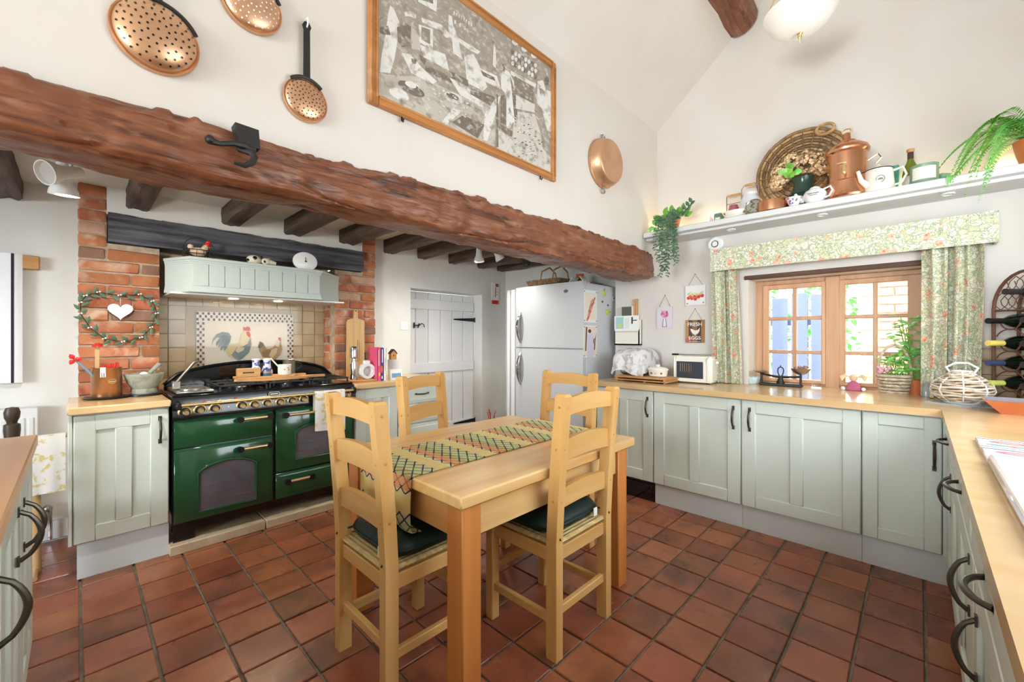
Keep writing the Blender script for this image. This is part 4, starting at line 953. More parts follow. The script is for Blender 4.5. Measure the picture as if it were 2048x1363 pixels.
for k in range(16):
    x = rx1-.03-k*.035; obj('rib', MB().box(x-.012, x+.012, YL-.097, YL-.088, .22, rz1-.06, .004), white, t)
[obj('bracket', MB().box(q_, q_+.03, YL-.03, YL-.001, .3, .8), white, t) for q_ in (rx1-.1, -.6)]
m = MB(); v = at(100, 1040, y=YL-.06); m.tube([(rx1, YL-.06, .2), (v.x, YL-.06, .2), (v.x, YL-.06, .02)], .011, 8); m.ball((v.x-.01, YL-.06, .21), .024, 10, 6); obj('valve', m, chrome, t)
t = thing('side_chair', 'dark wooden chair mostly hidden behind the left unit', 'chair', (-.4, 3.2, 0))
pt = at(24, 815, y=2.95)
for dx in (0, -.40):
    y = 2.95; m = MB(); zt = pt.z; m.lathe([(.020, 0), (.022, .2), (.026, .45), (.022, zt-.16), (.027, zt-.10), (.026, zt-.075), (.016, zt-.07), (.018, zt-.06), (.024, zt-.045), (.026, zt-.02), (.020, zt), (.001, zt+.004)], 12, (pt.x+dx, y, 0)); obj('back_post', m, darkw, t)
for z in (.55, .68): obj('slat', MB().box(pt.x-.40, pt.x, 2.94, 2.96, z, z+.06, .003), darkw, t)
for dx in (-.01, -.38): obj('front_leg', MB().lathe([(.014, 0), (.018, .1), (.02, .43)], 10, (pt.x+dx, 2.62, 0)), darkw, t)
obj('seat', MB().box(pt.x-.42, pt.x+.02, 2.58, 2.97, .43, .46, .01), darkw, t)
f = at(72, 1142, z=0); f2 = at(66, 1100, y=f.y+.05)
m = MB(); zr = .715
for xx in (f.x, f.x-.42): m.tube([(xx, f.y, 0), (xx, f.y, zr)], [.022, .016], 10)
m.tube([(f.x-.44, f.y, zr), (f.x+.115, f.y, zr)], .012, 8); m.tube([(f.x-.42, f.y, .3), (f.x, f.y, .3)], .012, 8)
for xx in (f.x, f.x-.42): m.tube([(xx, f.y-.14, .012), (xx, f.y+.14, .012)], .012, 8)
tag(obj('towel_stand', m, boardz), 'pale wooden stand holding the patterned tea towel by the radiator', 'stand')
m = MB()
def tw(u, v):
    x = f.x-.035+.145*u; s = (v-.5)*2; k = abs(s)
    y = f.y+(-1 if s > 0 else 1)*(.016+.02*k**.5+.006*sin(u*12)*k) if k > .06 else f.y-s*.25
    return V((x, y, zr+.0155-.33*max(0, k-.05)*(1 if s > 0 else .95)))
m.grid(tw, 14, 30)
flm = mat('towel_flower', '#e9e4e0', .9, col2='#d8c684', nscale=26, contrast=(.56,.62), bump=.1, bscale=80)
tag(obj('tea_towel', m, flm, None, 60), 'white tea towel with yellow flower print draped over the stand by the radiator', 'tea towel')
# ---------------- curtains and pelmet ----------------
def floral(name, ax):
    m = bpy.data.materials.new(name); m.use_nodes = True; nt = m.node_tree; N = nt.nodes; L = nt.links; b = N['Principled BSDF']; b.inputs['Roughness'].default_value = .9
    tc = N.new('ShaderNodeTexCoord'); mpn = N.new('ShaderNodeMapping'); mpn.inputs['Scale'].default_value = ax; L.new(tc.outputs['Object'], mpn.inputs[0])
    def vor(sc, feat, dist=0):
        src = mpn.outputs[0]
        if dist:
            nz = N.new('ShaderNodeTexNoise'); nz.inputs['Scale'].default_value = 9; L.new(src, nz.inputs['Vector'])
            va = N.new('ShaderNodeVectorMath'); va.operation = 'MULTIPLY_ADD'; L.new(nz.outputs['Color'], va.inputs[0]); va.inputs[1].default_value = (dist,)*3; L.new(src, va.inputs[2]); src = va.outputs[0]
        v = N.new('ShaderNodeTexVoronoi'); v.feature = feat; v.inputs['Scale'].default_value = sc; L.new(src, v.inputs['Vector']); return v
    def ramp(src, els, cst=False):
        r = N.new('ShaderNodeValToRGB'); L.new(src, r.inputs[0]); r.color_ramp.interpolation = 'CONSTANT' if cst else 'LINEAR'
        while len(r.color_ramp.elements) < len(els): r.color_ramp.elements.new(.5)
        for e, (p, c) in zip(r.color_ramp.elements, els): e.position = p; e.color = (*(H(c) if isinstance(c, str) else c), 1)
        return r.outputs[0]
    def mix(f, a, c):
        x = N.new('ShaderNodeMix'); x.data_type = 'RGBA'; L.new(f, x.inputs['Factor']); L.new(a, x.inputs[6])
        if isinstance(c, str): x.inputs[7].default_value = (*H(c), 1)
        else: L.new(c, x.inputs[7])
        return x.outputs[2]
    v1 = vor(34, 'F1', .15); base = ramp(v1.outputs['Color'], [(0, '#efe8d2'), (.35, '#d9dab0'), (.55, '#f3ecd8'), (.75, '#e6e0c0')], True)
    v2 = vor(34, 'DISTANCE_TO_EDGE', .15); e = ramp(v2.outputs['Distance'], [(0, (1,1,1)), (.05, (1,1,1)), (.09, (0,0,0))]); out = mix(e, base, '#b4ba9e')
    nz = N.new('ShaderNodeTexNoise'); nz.inputs['Scale'].default_value = 22; nz.inputs['Distortion'].default_value = 2.2; L.new(mpn.outputs[0], nz.inputs['Vector'])
    st = ramp(nz.outputs['Fac'], [(.47, (0,0,0)), (.49, (1,1,1)), (.51, (1,1,1)), (.53, (0,0,0))]); out = mix(st, out, '#93a08c')
    st2 = ramp(nz.outputs['Fac'], [(.60, (0,0,0)), (.62, (1,1,1)), (.635, (1,1,1)), (.65, (0,0,0))]); out = mix(st2, out, '#b9a878')
    v3 = vor(13, 'F1', .05); f = ramp(v3.outputs['Distance'], [(.20, (1,1,1)), (.27, (0,0,0))]); v4 = vor(60, 'F1'); pet = ramp(v4.outputs['Distance'], [(.2, '#d9765a'), (.6, '#efb89a')]); out = mix(f, out, pet)
    L.new(out, b.inputs['Base Color']); b.inputs['Sheen Weight'].default_value = .2
    return m
flo = floral('curtain_fabric', (1,1,1))
PX = 3.47
a = at(1420, 500, x=PX); b = at(1998, 455, x=PX); pz1 = (at(1420,497,x=PX).z+at(1998,424,x=PX).z)/2; pz0 = (at(1420,541,x=PX).z+at(1998,484,x=PX).z)/2
t = thing('curtain_pelmet', 'floral fabric covered pelmet box above the window', 'pelmet', (3.55, .45, pz0))
m = MB(); m.box(PX, PX+.012, b.y, a.y, pz0, pz1); m.box(PX+.0125, XW-.002, a.y-.012, a.y, pz0, pz1); m.box(PX+.0125, XW-.002, b.y, b.y+.012, pz0, pz1); m.box(PX+.0125, XW-.002, b.y+.013, a.y-.013, pz1-.012, pz1); obj('face', m, flo, t)
obj('piping', MB().tube([(PX-.002, a.y, pz0), (PX-.002, b.y, pz0)], .004, 6), flo, t)
def curtain(label, ya, yb, zt, zb, x, folds, amp, bot=None):
    m = MB(); bot = bot or (ya, yb)
    def f(u, v, off=0):
        y = (ya+(yb-ya)*u)*(v)+(bot[0]+(bot[1]-bot[0])*u)*(1-v); ph = u*folds*2*pi
        w_ = .75+.35*sin(u*17+folds)+.2*sin(u*29); xx = x+amp*(1.2-.3*v)*w_*sin(ph+.9*sin(u*9+v*1.3)+.6*sin(v*3))+.010*sin(ph*.5+v*2); return V((xx+off, y+amp*.45*cos(ph+.7*sin(u*11)), zb+(zt-zb)*v))
    m.grid(f, folds*14, 14); m.grid(lambda u, v: f(u, v, .003), folds*14, 14)
    tag(obj('curtain', m, flo, None, 70), label, 'curtain', 'floral window curtains')
cz = pz0+.06
curtain('narrow floral curtain beside the hanging picture plaques', at(1425,640,x=3.54).y, at(1478,640,x=3.54).y, cz, .905, 3.53, 4, .030, (at(1428,760,x=3.54).y, at(1488,760,x=3.54).y))
curtain('wide floral curtain beside the wine rack', at(1852,640,x=3.54).y, at(1968,560,x=3.54).y, cz, .905, 3.53, 5, .042, (at(1850,780,x=3.54).y, at(1958,780,x=3.54).y))
# ---------------- high shelf ----------------
SX, SZ = 3.315, 2.137
t = thing('high_shelf', 'long pale grey shelf with recessed downlights above the window', 'shelf', (3.5, .45, SZ-.045))
shm = mat('shelf_paint', '#d6d6d4', .5)
m = MB(); m.box(SX, XW-.001, YS+.01, YU-.01, SZ-.042, SZ, .004); m.box(SX+.05, XW-.001, YS+.01, YU-.01, SZ-.062, SZ-.042, .003); obj('board', m, shm, t)
for px, py in ((1449, 451), (1637, 420), (1899, 372)):
    p = at(px, py, z=SZ-.062); p.x = 3.44
    r = MB(); r.lathe([(.03, -.0002), (.032, -.006), (.024, -.008), (.022, .004)], 20, (p.x, p.y, SZ-.062 if p.x > SX+.05 else SZ-.042)); d = obj('downlight_rim', r, whitegl, t)
    obj('downlight_bulb', MB().lathe([(.001, -.003), (.02, -.003)], 16, (p.x, p.y, SZ-.062), cap=False), mat('downlight_lens', '#efe9df', .4) if 'downlight_lens' not in MATS else MATS['downlight_lens'], t)
def SP(px, x=3.48): return at(px, 400, x=x).y
def lathed(name, label, cat, mtl, c, prof, n=24, group=None, parts=()):
    t = thing(name, label, cat, c, 0, group); m = MB(); m.lathe(prof, n, c); obj('body', m, mtl, t); return t
def leaf(m, b, d, L, W, nrm=V((0,0,1)), curl=.15):
    b, d = V(b), V(d).normalized(); s = d.cross(nrm); s = s.normalized() if s.length > 1e-4 else V((1,0,0)); n = s.cross(d)
    m.add([b, b+d*L*.35+s*W*.5-n*L*curl*.2, b+d*L*.7+s*W*.38-n*L*curl*.5, b+d*L-n*L*curl, b+d*L*.7-s*W*.38-n*L*curl*.5, b+d*L*.35-s*W*.5-n*L*curl*.2, b+d*L*.4+n*W*.10], [(0,1,6),(1,2,6),(2,3,6),(3,4,6),(4,5,6),(5,0,6)])
rg = random.Random(21)
# trailing plant with fairy light glow
P = V((3.40, SP(1345, 3.40), SZ)); t = thing('trailing_plant', 'trailing leafy plant spilling over the end of the high shelf', 'plant', P)
obj('pot', MB().lathe([(.045, 0), (.06, .07), (.065, .09), (.055, .09), (.05, .07)], 20, P), terra, t)
m = MB(); stm = MB()
for k in range(16):
    y0_ = P.y+rg.uniform(-.07,.07); ln = rg.uniform(.15, .5) if k < 11 else rg.uniform(.06, .15); q = V((P.x-.02, y0_, SZ+.08)); pts = [q]
    for j in range(int(ln/.022)+4):
        if j < 4: q = q+V((-.026, rg.uniform(-.012,.012), .012-.008*j))
        else: q = q+V((rg.uniform(-.004,.003), rg.uniform(-.008,.008), -.022))
        pts.append(q)
        for s_ in (-1, 1):
            leaf(m, q, V((rg.uniform(-.6,.3), s_*rg.uniform(.3,1), rg.uniform(-.8,.2))), rg.uniform(.022,.034), rg.uniform(.010,.016), V((-1,0,.3)))
    stm.tube(pts, .0015, 4)
o = obj('small_leaves', m, leafd, t, 0); o['kind'] = 'stuff'; obj('stems', stm, leafd, t)
for k in range(26):
    m = MB(); a = rg.uniform(0, 2*pi); d = V((rg.uniform(-.5,.1), cos(a)*1.2, abs(sin(a))*.9+.1)).normalized(); b_ = P+V((rg.uniform(-.02,.03), rg.uniform(-.09,.09), .08+rg.uniform(0,.04)))
    leaf(m, b_+d*.03, d, rg.uniform(.05,.085), rg.uniform(.035,.055), V((-1,0,.2))); obj('leaf', m, leafm if k % 3 else leafd, t, 0)
for k in range(9):
    m = MB(); b_ = P+V((0, -.06-.012*k, .10+.012*k)); leaf(m, b_, V((-.3, (-1)**k*.6-.4, .5)), .045, .03, V((-1,0,.2))); obj('leaf', m, leafd, t, 0)
for k in range(7):
    m = MB(); b_ = V((3.46, SP(1300+k*5, 3.46), SZ+.03+.02*(k % 4))); leaf(m, b_, V((-.4, rg.uniform(-.2,1), rg.uniform(-.2,.9))), .06, .05, V((-1,0,.2))); obj('leaf', m, leafb, t, 0)
# small lights on the shelf (string light bulbs among the ornaments)
bulb = mat('string_bulb', '#fff0d0', .4, emit='#ffd9a0', estr=25)
t = thing('string_lights', 'string of small warm bulbs lying along the back of the shelf', 'lights', (3.57, .6, SZ))
wp = []
for k in range(24):
    y = 1.6-k*.085; p = V((3.575, y, SZ+.008)); wp.append(p)
    obj('bulb', MB().ball(p+V((-.004, 0, .008)), .006, 8, 6), bulb, t)
obj('wire', MB().tube(wp, .0015, 4), leafd, t)
for k in range(6): lamp('string_light_glow', 'POINT', (3.55, 1.55-k*.38, SZ+.05), .55, (1, .78, .5), shadow_soft_size=.03)
# ornaments
def gp(px, x=3.48): p = V((x, SP(px, x), SZ)); return p
p = gp(1421); lathed('glass_egg', 'small pink and clear glass egg ornament on the high shelf', 'ornament', mat('pink_glass', '#e8c9c2', .08, trans=.6), p, [(.004,0),(.016,.004),(.024,.025),(.023,.045),(.014,.066),(.001,.074)])
p = gp(1438); t = lathed('green_tin', 'small green tin with pale label on the high shelf', 'tin', mat('tin_green', '#6f9277', .35), p, [(.034,0),(.036,.003),(.036,.075),(.034,.078),(.034,.083),(.001,.084)])
obj('label', MB().box(p.x-.0375, p.x-.03, p.y-.018, p.y+.018, .012+SZ, .05+SZ, .002), paperw, t)
p = gp(1470, 3.40); t = thing('china_dish', 'cream oblong china dish with brown blotches on the high shelf', 'dish', p)
m = MB(); m.lathe([(.05,0),(.06,.01),(.085,.045),(.09,.06),(.083,.06),(.055,.015),(.001,.012)], 28, p, sx=.55); obj('body', m, cream, t)
for k in range(6): obj('blotch', MB().ball(p+V((-.036+.012*abs(k-3)/3, -.065+.025*k, .04+.006*(k % 2))), .012, 8, 6, .5, 1, .8), mat('brown_glaze', '#a8653c', .3) if 'brown_glaze' not in MATS else MATS['brown_glaze'], t)
p = gp(1468, 3.54); t = thing('wire_rack', 'black wire hanging rack with wooden handle holding a pink jar', 'rack', p)
m = MB(); wv = .052; hh = px2m(58, p)
for s_ in (-1, 1): m.tube([p+V((0, s_*wv, 0)), p+V((0, s_*wv, hh))], .0025, 6)
m.tube([p+V((0,-wv,.09)), p+V((0,wv,.09))], .0025, 6); m.tube([p+V((0,-wv,.002)), p+V((0,wv,.002))], .0025, 6); m.tube([p+V((0,-wv,.16)), p+V((0,wv,.16))], .002, 6); m.box(p.x-.04, p.x+.03, p.y-wv, p.y+wv, SZ+.085, SZ+.088); obj('frame', m, black, t)
obj('handle', MB().tube([p+V((0,-wv,hh)), p+V((0,wv,hh))], .007, 8), boardw, t)
q = p+V((-.012, 0, .09)); tag(obj('jam_jar', MB().lathe([(.03,0),(.036,.006),(.036,.032),(.03,.042),(.03,.052),(.001,.052)], 18, q), mat('pink_jam', '#b06a78', .2)), 'small pink jar hung in the wire rack on the shelf', 'jar')
p = gp(1500, 3.50); t = lathed('milk_can', 'white enamel milk can with wooden carrying handle on the high shelf', 'can', mat('can_white', '#dfe0e4', .35), p, [(.062,0),(.064,.005),(.064,.15),(.05,.175),(.045,.185),(.05,.20),(.001,.205)])
obj('bail', MB().tube([p+V((0,-.055,.15)), p+V((0,-.058,.24)), p+V((0,-.04,.265)), p+V((0,.04,.265)), p+V((0,.058,.24)), p+V((0,.055,.15))], .003, 6), steel, t); obj('grip', MB().tube([p+V((0,-.035,.265)), p+V((0,.035,.265))], .009, 8), boardw, t)
p = gp(1508, 3.37); t = thing('silver_dial', 'round silver framed dial leaning in front of the milk can', 'ornament', p)
m = MB(); m.lathe([(.055,0),(.058,.006),(.052,.012),(.047,.008)], 24, cap=False); 
def lean(mb, p, ang, r):
    mt = Matrix.Translation(p+V((0,0,r*cos(ang))))@Matrix.Rotation(-pi/2+ang, 4, 'Y'); mb.v = [mt@v for v in mb.v]; return mb
obj('rim', lean(m, p, .2, .058), steel, t); obj('face', lean(MB().lathe([(.001,.007),(.048,.007)], 24, cap=False), p, .2, .058), mat('dial_face', '#9c9a86', .5, col2='#55574a', nscale=40, contrast=(.5,.6)), t)
p = gp(1545, 3.415); t = thing('copper_kettle', 'small copper pan with spout-like handle, below the wicker tray', 'pan', p)
m = MB(); m.lathe([(.085,0),(.098,.006),(.10,.05),(.097,.075),(.09,.08),(.06,.086),(.001,.088)], 28, p); obj('body', m, copper, t); m = MB(); m.tube([p+V((-.01,.085,.06)), p+V((-.01,.13,.085)), p+V((-.01,.165,.10))], [.012,.010,.008], 8); obj('handle', m, copper, t)
# wicker tray leaning on the wall
c = at(1606, 327, x=3.56); rT = px2m(80, c); t = thing('wicker_tray', 'large round wicker tray leaning against the wall', 'tray', (3.56, c.y, SZ))
cz_ = SZ+rT+.012
for k in range(15):
    r_ = rT*(.12+.88*k/14); m = MB(); m.tube([(3.585-.09*0-.035*(k/14)**3+.004*sin(a*12+k), c.y+r_*cos(a), cz_+r_*sin(a)) for a in [2*pi*j/40 for j in range(40)]], .0075 if k < 13 else .012, 5, True); obj('woven_ring', m, wicker if k % 2 else wickerd, t)
m = MB()
for j in range(24): a = 2*pi*j/24; m.tube([(3.578, c.y, cz_), (3.574-.0*j, c.y+rT*.6*cos(a), cz_+rT*.6*sin(a)), (3.545, c.y+rT*.98*cos(a), cz_+rT*.98*sin(a))], .005, 5)
obj('spokes', m, wickerd, t)
for s_ in (-1,): m = MB(); m.tube([(3.54, c.y+rT*cos(a)*1.0, cz_+rT*sin(a)*1.0) if 0 else (3.53, c.y-.13+.05*cos(a), cz_+rT*.86+.035*sin(a)) for a in [2*pi*j/14 for j in range(14)]], .010, 6, True); obj('loop_handle', m, wicker, t)
# vase with hydrangeas
p = gp(1606, 3.47); hV = px2m(62, p); k_ = hV/.2; t = thing('green_vase', 'dark green ribbed vase holding dried hydrangea heads', 'vase', p)
vg = mat('vase_green', '#2c4a3c', .15); m = MB(); m.lathe([(a*k_, b*k_) for a, b in [(.05,0),(.06,.01),(.072,.06),(.068,.1),(.052,.14),(.05,.165),(.062,.2),(.056,.2),(.045,.165)]], 28, p); obj('body', m, vg, t)
for z in (.055, .065, .075, .085, .095): obj('rib', MB().tube([p+V(((.0725*k_)*cos(a), .0725*k_*sin(a), z*k_)) for a in [2*pi*j/24 for j in range(24)]], .003, 5, True), vg, t)
hy = mat('hydrangea', '#f4d9b2', .8, col2='#e6bf8e', nscale=20); 
for (dy, dz, r_) in ((.12, .06, .075), (.06, .13, .055), (-.05, .10, .085), (-.10, .05, .055), (.15, .0, .05)):
    m = MB(); cc = p+V((-.02, dy, hV+dz))
    for k in range(110):
        d = V((rg.gauss(0,1), rg.gauss(0,1), rg.gauss(0,1))).normalized(); q = cc+d*r_*rg.uniform(.75,1); u = d.cross(V((0,0,1))).normalized(); v_ = u.cross(d); s_ = .012
        m.add([q+u*s_+d*.003, q+v_*s_+d*.004, q-u*s_+d*.003, q-v_*s_+d*.004, q-d*.002], [(0,1,4),(1,2,4),(2,3,4),(3,0,4)])
    obj('hydrangea_head', m, hy, t, 0); obj('stem', MB().tube([cc, p+V((0,dy*.15,hV-.02))], .003, 5), leafd, t)
for k in range(7):
    m = MB(); b_ = p+V((-.07, .045+.02*(k % 3), hV+.02+.02*(k//3))); leaf(m, b_, V((-.4, cos(k*1.1), sin(k*1.3)*.8+.2)), .06, .05, V((-1,0,0))); obj('leaf', m, leafb if k % 2 else leafm, t, 0)
# cup and teapot
p = gp(1588, 3.365); t = thing('floral_cup', 'white china cup with blue and red flowers in front of the vase', 'cup', p)
m = MB(); m.lathe([(.022,0),(.024,.006),(.042,.04),(.05,.062),(.047,.062),(.038,.04),(.02,.01),(.001,.008)], 24, p); obj('body', m, whitegl, t); obj('handle', MB().tube([p+V((0,-.044,.05)), p+V((0,-.068,.052)), p+V((0,-.068,.03)), p+V((0,-.036,.02))], .004, 6), whitegl, t)
for k in range(12):
    a = pi+rg.uniform(-1.3,1.3); h_ = rg.uniform(.02,.055); r_ = .028+.4*h_; obj('flower', MB().ball(p+V((r_*cos(a), r_*sin(a), h_)), .006, 6, 4, .6, 1, 1), [mat('cup_blue', '#5a6aa8', .3), mat('cup_red', '#b8574e', .3)][k % 2] if 'cup_red' not in MATS else MATS[('cup_blue', 'cup_red')[k % 2]], t)
def teapot(name, label, p, r, h, mtl, side=-1, rimm=None, straight=False, sd=V((0,1,0)), hd=V((0,-1,0))):
    t = thing(name, label, 'teapot', p); m = MB()
    prof = [(r*.6,0),(r*.7,.008*h*10),(r*.98,h*.3),(r,h*.5),(r*.8,h*.75),(r*.5,h*.84)] if not straight else [(r*.98,0),(r,h*.02),(r*.86,h*.8),(r*.84,h*.82)]
    m.lathe(prof, 28, p); obj('body', m, mtl, t)
    m = MB(); m.lathe([(r*.8 if straight else r*.5, h*.82), (r*.78 if straight else r*.48, h*.87), (r*.4, h*.96), (r*.1, h*.97), (r*.12, h*1.04), (.001, h*1.07)], 24, p); obj('lid', m, rimm or mtl, t)
    obj('spout', MB().tube([p+sd*r*.8+V((0,0,h*.25)), p+sd*r*1.35+V((0,0,h*.45)), p+sd*r*1.6+V((0,0,h*.8))], [r*.26, r*.18, r*.12], 10), mtl, t)
    obj('handle', MB().tube([p+hd*r*.8+V((0,0,h*.72)), p+hd*r*1.4+V((0,0,h*.78)), p+hd*r*1.6+V((0,0,h*.5)), p+hd*r*1.3+V((0,0,h*.22)), p+hd*r*.92+V((0,0,h*.2))], r*.09, 8), rimm or mtl, t)
    return t
p = gp(1630, 3.36); t = teapot('teapot', 'white china teapot with faint lettering, in front of the copper urn', p, .068, .105, whitegl, hd=V((-.42,-.9,0))); obj('lettering', MB().box(p.x-.0695, p.x-.066, p.y-.03, p.y+.03, SZ+.048, SZ+.052).box(p.x-.0695, p.x-.066, p.y-.022, p.y+.022, SZ+.038, SZ+.041), pewter, t)
# copper urn
p = gp(1694, 3.41); s_ = px2m(75, p)/2; t = thing('copper_urn', 'tall copper tea urn with brass tap and domed lid', 'urn', p); hU = px2m(138, p)
m = MB(); m.lathe([(s_*.95,0),(s_,.012),(s_*.93,.03),(s_*.90,.10),(s_*.93,.103),(s_*.86,.108),(s_*.84,hU*.64),(s_*.95,hU*.66),(s_*.97,hU*.685)], 36, p); obj('body', m, copper, t)
m = MB(); m.lathe([(s_*.97,hU*.685),(s_*.9,hU*.73),(s_*.6,hU*.79),(s_*.42,hU*.80),(s_*.40,hU*.83),(s_*.18,hU*.845),(s_*.15,hU*.95),(s_*.10,hU*.96)], 32, p); obj('lid', m, copper, t)
obj('lid_ring', MB().tube([p+V((0, .024*cos(a), hU*.985+.018*sin(a))) for a in [2*pi*j/16 for j in range(16)]], .006, 6, True), brass, t)
m = MB(); m.tube([p+V((-s_*.8,0,.17)), p+V((-s_-.03,0,.17)), p+V((-s_-.035,0,.135))], .009, 8); m.box(p.x-s_-.036, p.x-s_-.02, p.y-.012, p.y+.035, SZ+.185, SZ+.195, .003); m.tube([p+V((-s_-.028,0,.17)), p+V((-s_-.028,0,.19))], .007, 8); m.ball(p+V((-s_-.035,0,.13)), .013, 10, 6); obj('tap', m, brass, t)
for q in (-1, 1): obj('side_handle', MB().tube([p+V((0,q*s_*.85,.22)), p+V((0,q*(s_+.03),.25)), p+V((0,q*(s_+.045),.22)), p+V((0,q*(s_+.02),.19))], .006, 6), brass, t)
p = gp(1764, 3.55); tag(obj('teal_box', MB().box(p.x-.02, p.x+.03, p.y-.08, p.y+.08, SZ, SZ+px2m(60, p), .004), mat('teal_card', '#4fae98', .5)), 'flat teal green box standing behind the cream coffee pot', 'box')
p = gp(1757, 3.39); t = teapot('coffee_pot', 'cream enamel coffee pot with dark rim and round crest', p, .078, .165, cream, -1, None, True, V((-.68,.73,0)), V((0,-1,0)))
obj('rim', MB().tube([p+V((.067*cos(a), .067*sin(a), .136)) for a in [2*pi*j/24 for j in range(24)]], .003, 5, True), black, t); obj('crest', MB().tube([p+V((-.072, .02*cos(a)-.012, .065+.02*sin(a))) for a in [2*pi*j/20 for j in range(20)]], .0015, 5, True).box(p.x-.074, p.x-.07, p.y-.024, p.y, SZ+.06, SZ+.064).box(p.x-.074, p.x-.07, p.y-.022, p.y-.002, SZ+.067, SZ+.070), pewter, t)
p = gp(1821, 3.50); t = thing('champagne_bottle', 'green sparkling wine bottle with dark foil neck on the high shelf', 'bottle', p)
hB = px2m(86, p); m = MB(); m.lathe([(a*hB/.3, b*hB/.3) for a, b in [(.042,0),(.044,.005),(.044,.12),(.036,.17),(.02,.21),(.016,.23)]], 24, p); obj('body', m, mat('bottle_green', '#6f7d22', .08), t); m = MB(); m.lathe([(a*hB/.3, b*hB/.3) for a, b in [(.0165,.21),(.017,.27),(.015,.275)]], 20, p); obj('foil', m, mat('foil_brown', '#4a3a34', .4), t); obj('cork', MB().lathe([(.014,hB*.915),(.019,hB*.95),(.018,hB*.99),(.001,hB)], 16, p), boardw, t); m = MB(); m.lathe([(.0447*hB/.3,.03),(.0447*hB/.3,.09)], 24, p, cap=False); obj('label', m, paperw, t)
p = gp(1848, 3.39); r_ = px2m(42, p)/2; t = thing('label_mug', 'wide green tin mug with cream label beside the champagne bottle', 'mug', p); m = MB(); m.lathe([(r_*.93,0),(r_,.004),(r_,.10),(r_*1.04,.108),(r_*.96,.106),(r_*.93,.01),(.001,.008)], 28, p); obj('body', m, mat('tin_green2', '#7f9a80', .3), t); m = MB(); m.prism([(r_*1.015*cos(a), r_*1.015*sin(a)) for a in [pi-.9+1.8*k/10 for k in range(11)]]+[(r_*.97*cos(a), r_*.97*sin(a)) for a in [pi+.9-1.8*k/10 for k in range(11)]], p+V((0,0,.02)), (1,0,0), (0,1,0), (0,0,.07)); obj('label', m, cream, t)
p = gp(1884, 3.45); t = lathed('green_glass', 'small square-topped pale green glass at the end of the ornaments', 'glass', mat('aqua_glass', '#a9e0c8', .08, trans=.5), p, [(.03,0),(.032,.004),(.034,.055),(.031,.055),(.028,.008),(.001,.006)], 4)
# fern
P = V((3.40, at(2075, 200, x=3.40).y, SZ)); t = thing('fern', 'bright green fern arching over the end of the high shelf', 'plant', P)
obj('pot', MB().lathe([(.06,0),(.08,.10),(.085,.13),(.075,.13),(.07,.1)], 24, P), terra, t)
for k in range(26):
    a = rg.uniform(0, 2*pi) if k > 14 else rg.uniform(.9, 2.6); ln = rg.uniform(.26,.42); d = V((cos(a+.3)*.6, sin(a), 0)).normalized(); m = MB(); pts = []
    up = rg.uniform(.05,.22); dr = rg.uniform(.10,.34)
    for j in range(19):
        s_ = j/18; q = P+V((0,0,.12))+d*ln*(s_**.9)+V((0,0,up*sin(pi*min(1,s_*1.0))*1.0-dr*s_**2.2)); 
        q.x = min(q.x, XW-.012); pts.append(q)
    m.tube(pts, [.0022*(1-j/22) for j in range(19)], 4)
    for j in range(2, 19):
        t_ = (pts[j]-pts[j-1]).normalized(); sd = t_.cross(V((0,0,1)))
        for f in (0, .5):
            for s2 in (-1, 1):
                leaf(m, pts[j-1].lerp(pts[j], f), (sd*s2+t_*.35).normalized(), .042*sin(pi*(.12+.86*j/18))+.004, .008, V((0,0,1)), .1)
    m.v = [V((min(v.x, XW-.004), max(v.y, YS+.012), max(v.z, SZ+.004) if v.x > SX-.01 else v.z)) for v in m.v]
    obj('frond', m, leafb if k % 3 else leafm, t, 0)
# ---------------- east wall: plaques, holder, alarm ----------------
def plaque(name, label, cat, pts, polys, mtl, cord, thick=.008, holes=True):
    (ax, ay), (bx, by) = pts; A = at(ax, ay, x=XW-.012); B = at(bx, by, x=XW-.012); yl, yr, zt, zb = A.y, B.y, A.z, B.z
    t = thing(name, label, cat, (XW, (yl+yr)/2, zb)); obj('board', MB().box(XW-.004-thick, XW-.004, yr, yl, zb, zt, .001), mtl, t)
    C = at(*cord, x=XW-.008); w_ = yl-yr
    obj('cord', MB().tube([(XW-.008, yl-w_*.12, zt-.004), (XW-.006, C.y, C.z), (XW-.008, yr+w_*.12, zt-.004)], .0012, 5), pewter, t); obj('nail', MB().ball((XW-.006, C.y, C.z), .004, 6, 4), pewter, t)
    if polys: printed('print', t, polys, (XW-.0042-thick, yl, zb), (0, -w_, 0), (0, 0, zt-zb), (-1, 0, 0), .0004)
    return t, (yl, yr, zb, zt)
PL = [('#e9e6e4', rect(0,0,1,1)), ('#d8d3e0', rect(.05,.04,.95,.05))]
for k in range(9): a = k/8; PL.append((('#d0402e', '#e06a50')[k % 2], ell(.16+.68*a, .38+.06*sin(k*2)+.10*a, .09, .09, 12)))
for k in range(7): PL.append((('#b9c98a', '#dfe0b0')[k % 2], ell(.2+.1*k, .58+.03*cos(k), .13, .05, 12, (-1)**k*.5)))
PL += [('#c0504a', ell(.1,.1,.04,.03)), ('#8a6a50', ell(.9,.12,.04,.03)), ('#b04a40', ell(.5,.3,.08,.07))]
plaque('strawberry_plaque', 'hanging white plaque painted with red strawberries', 'plaque', ((1371,572),(1411,609)), PL, white, (1390,548))
PL = [('#dcd2da', rect(0,0,1,1)), ('#8a7f88', [(.34,.08),(.40,.08),(.46,.46),(.42,.46)]), ('#8a7f88', [(.62,.08),(.68,.08),(.60,.46),(.56,.46)]), ('#e8e0e6', [(.40,.08),(.62,.08),(.56,.46),(.46,.46)]), ('#8a7f88', rect(.34,.06,.68,.09))]
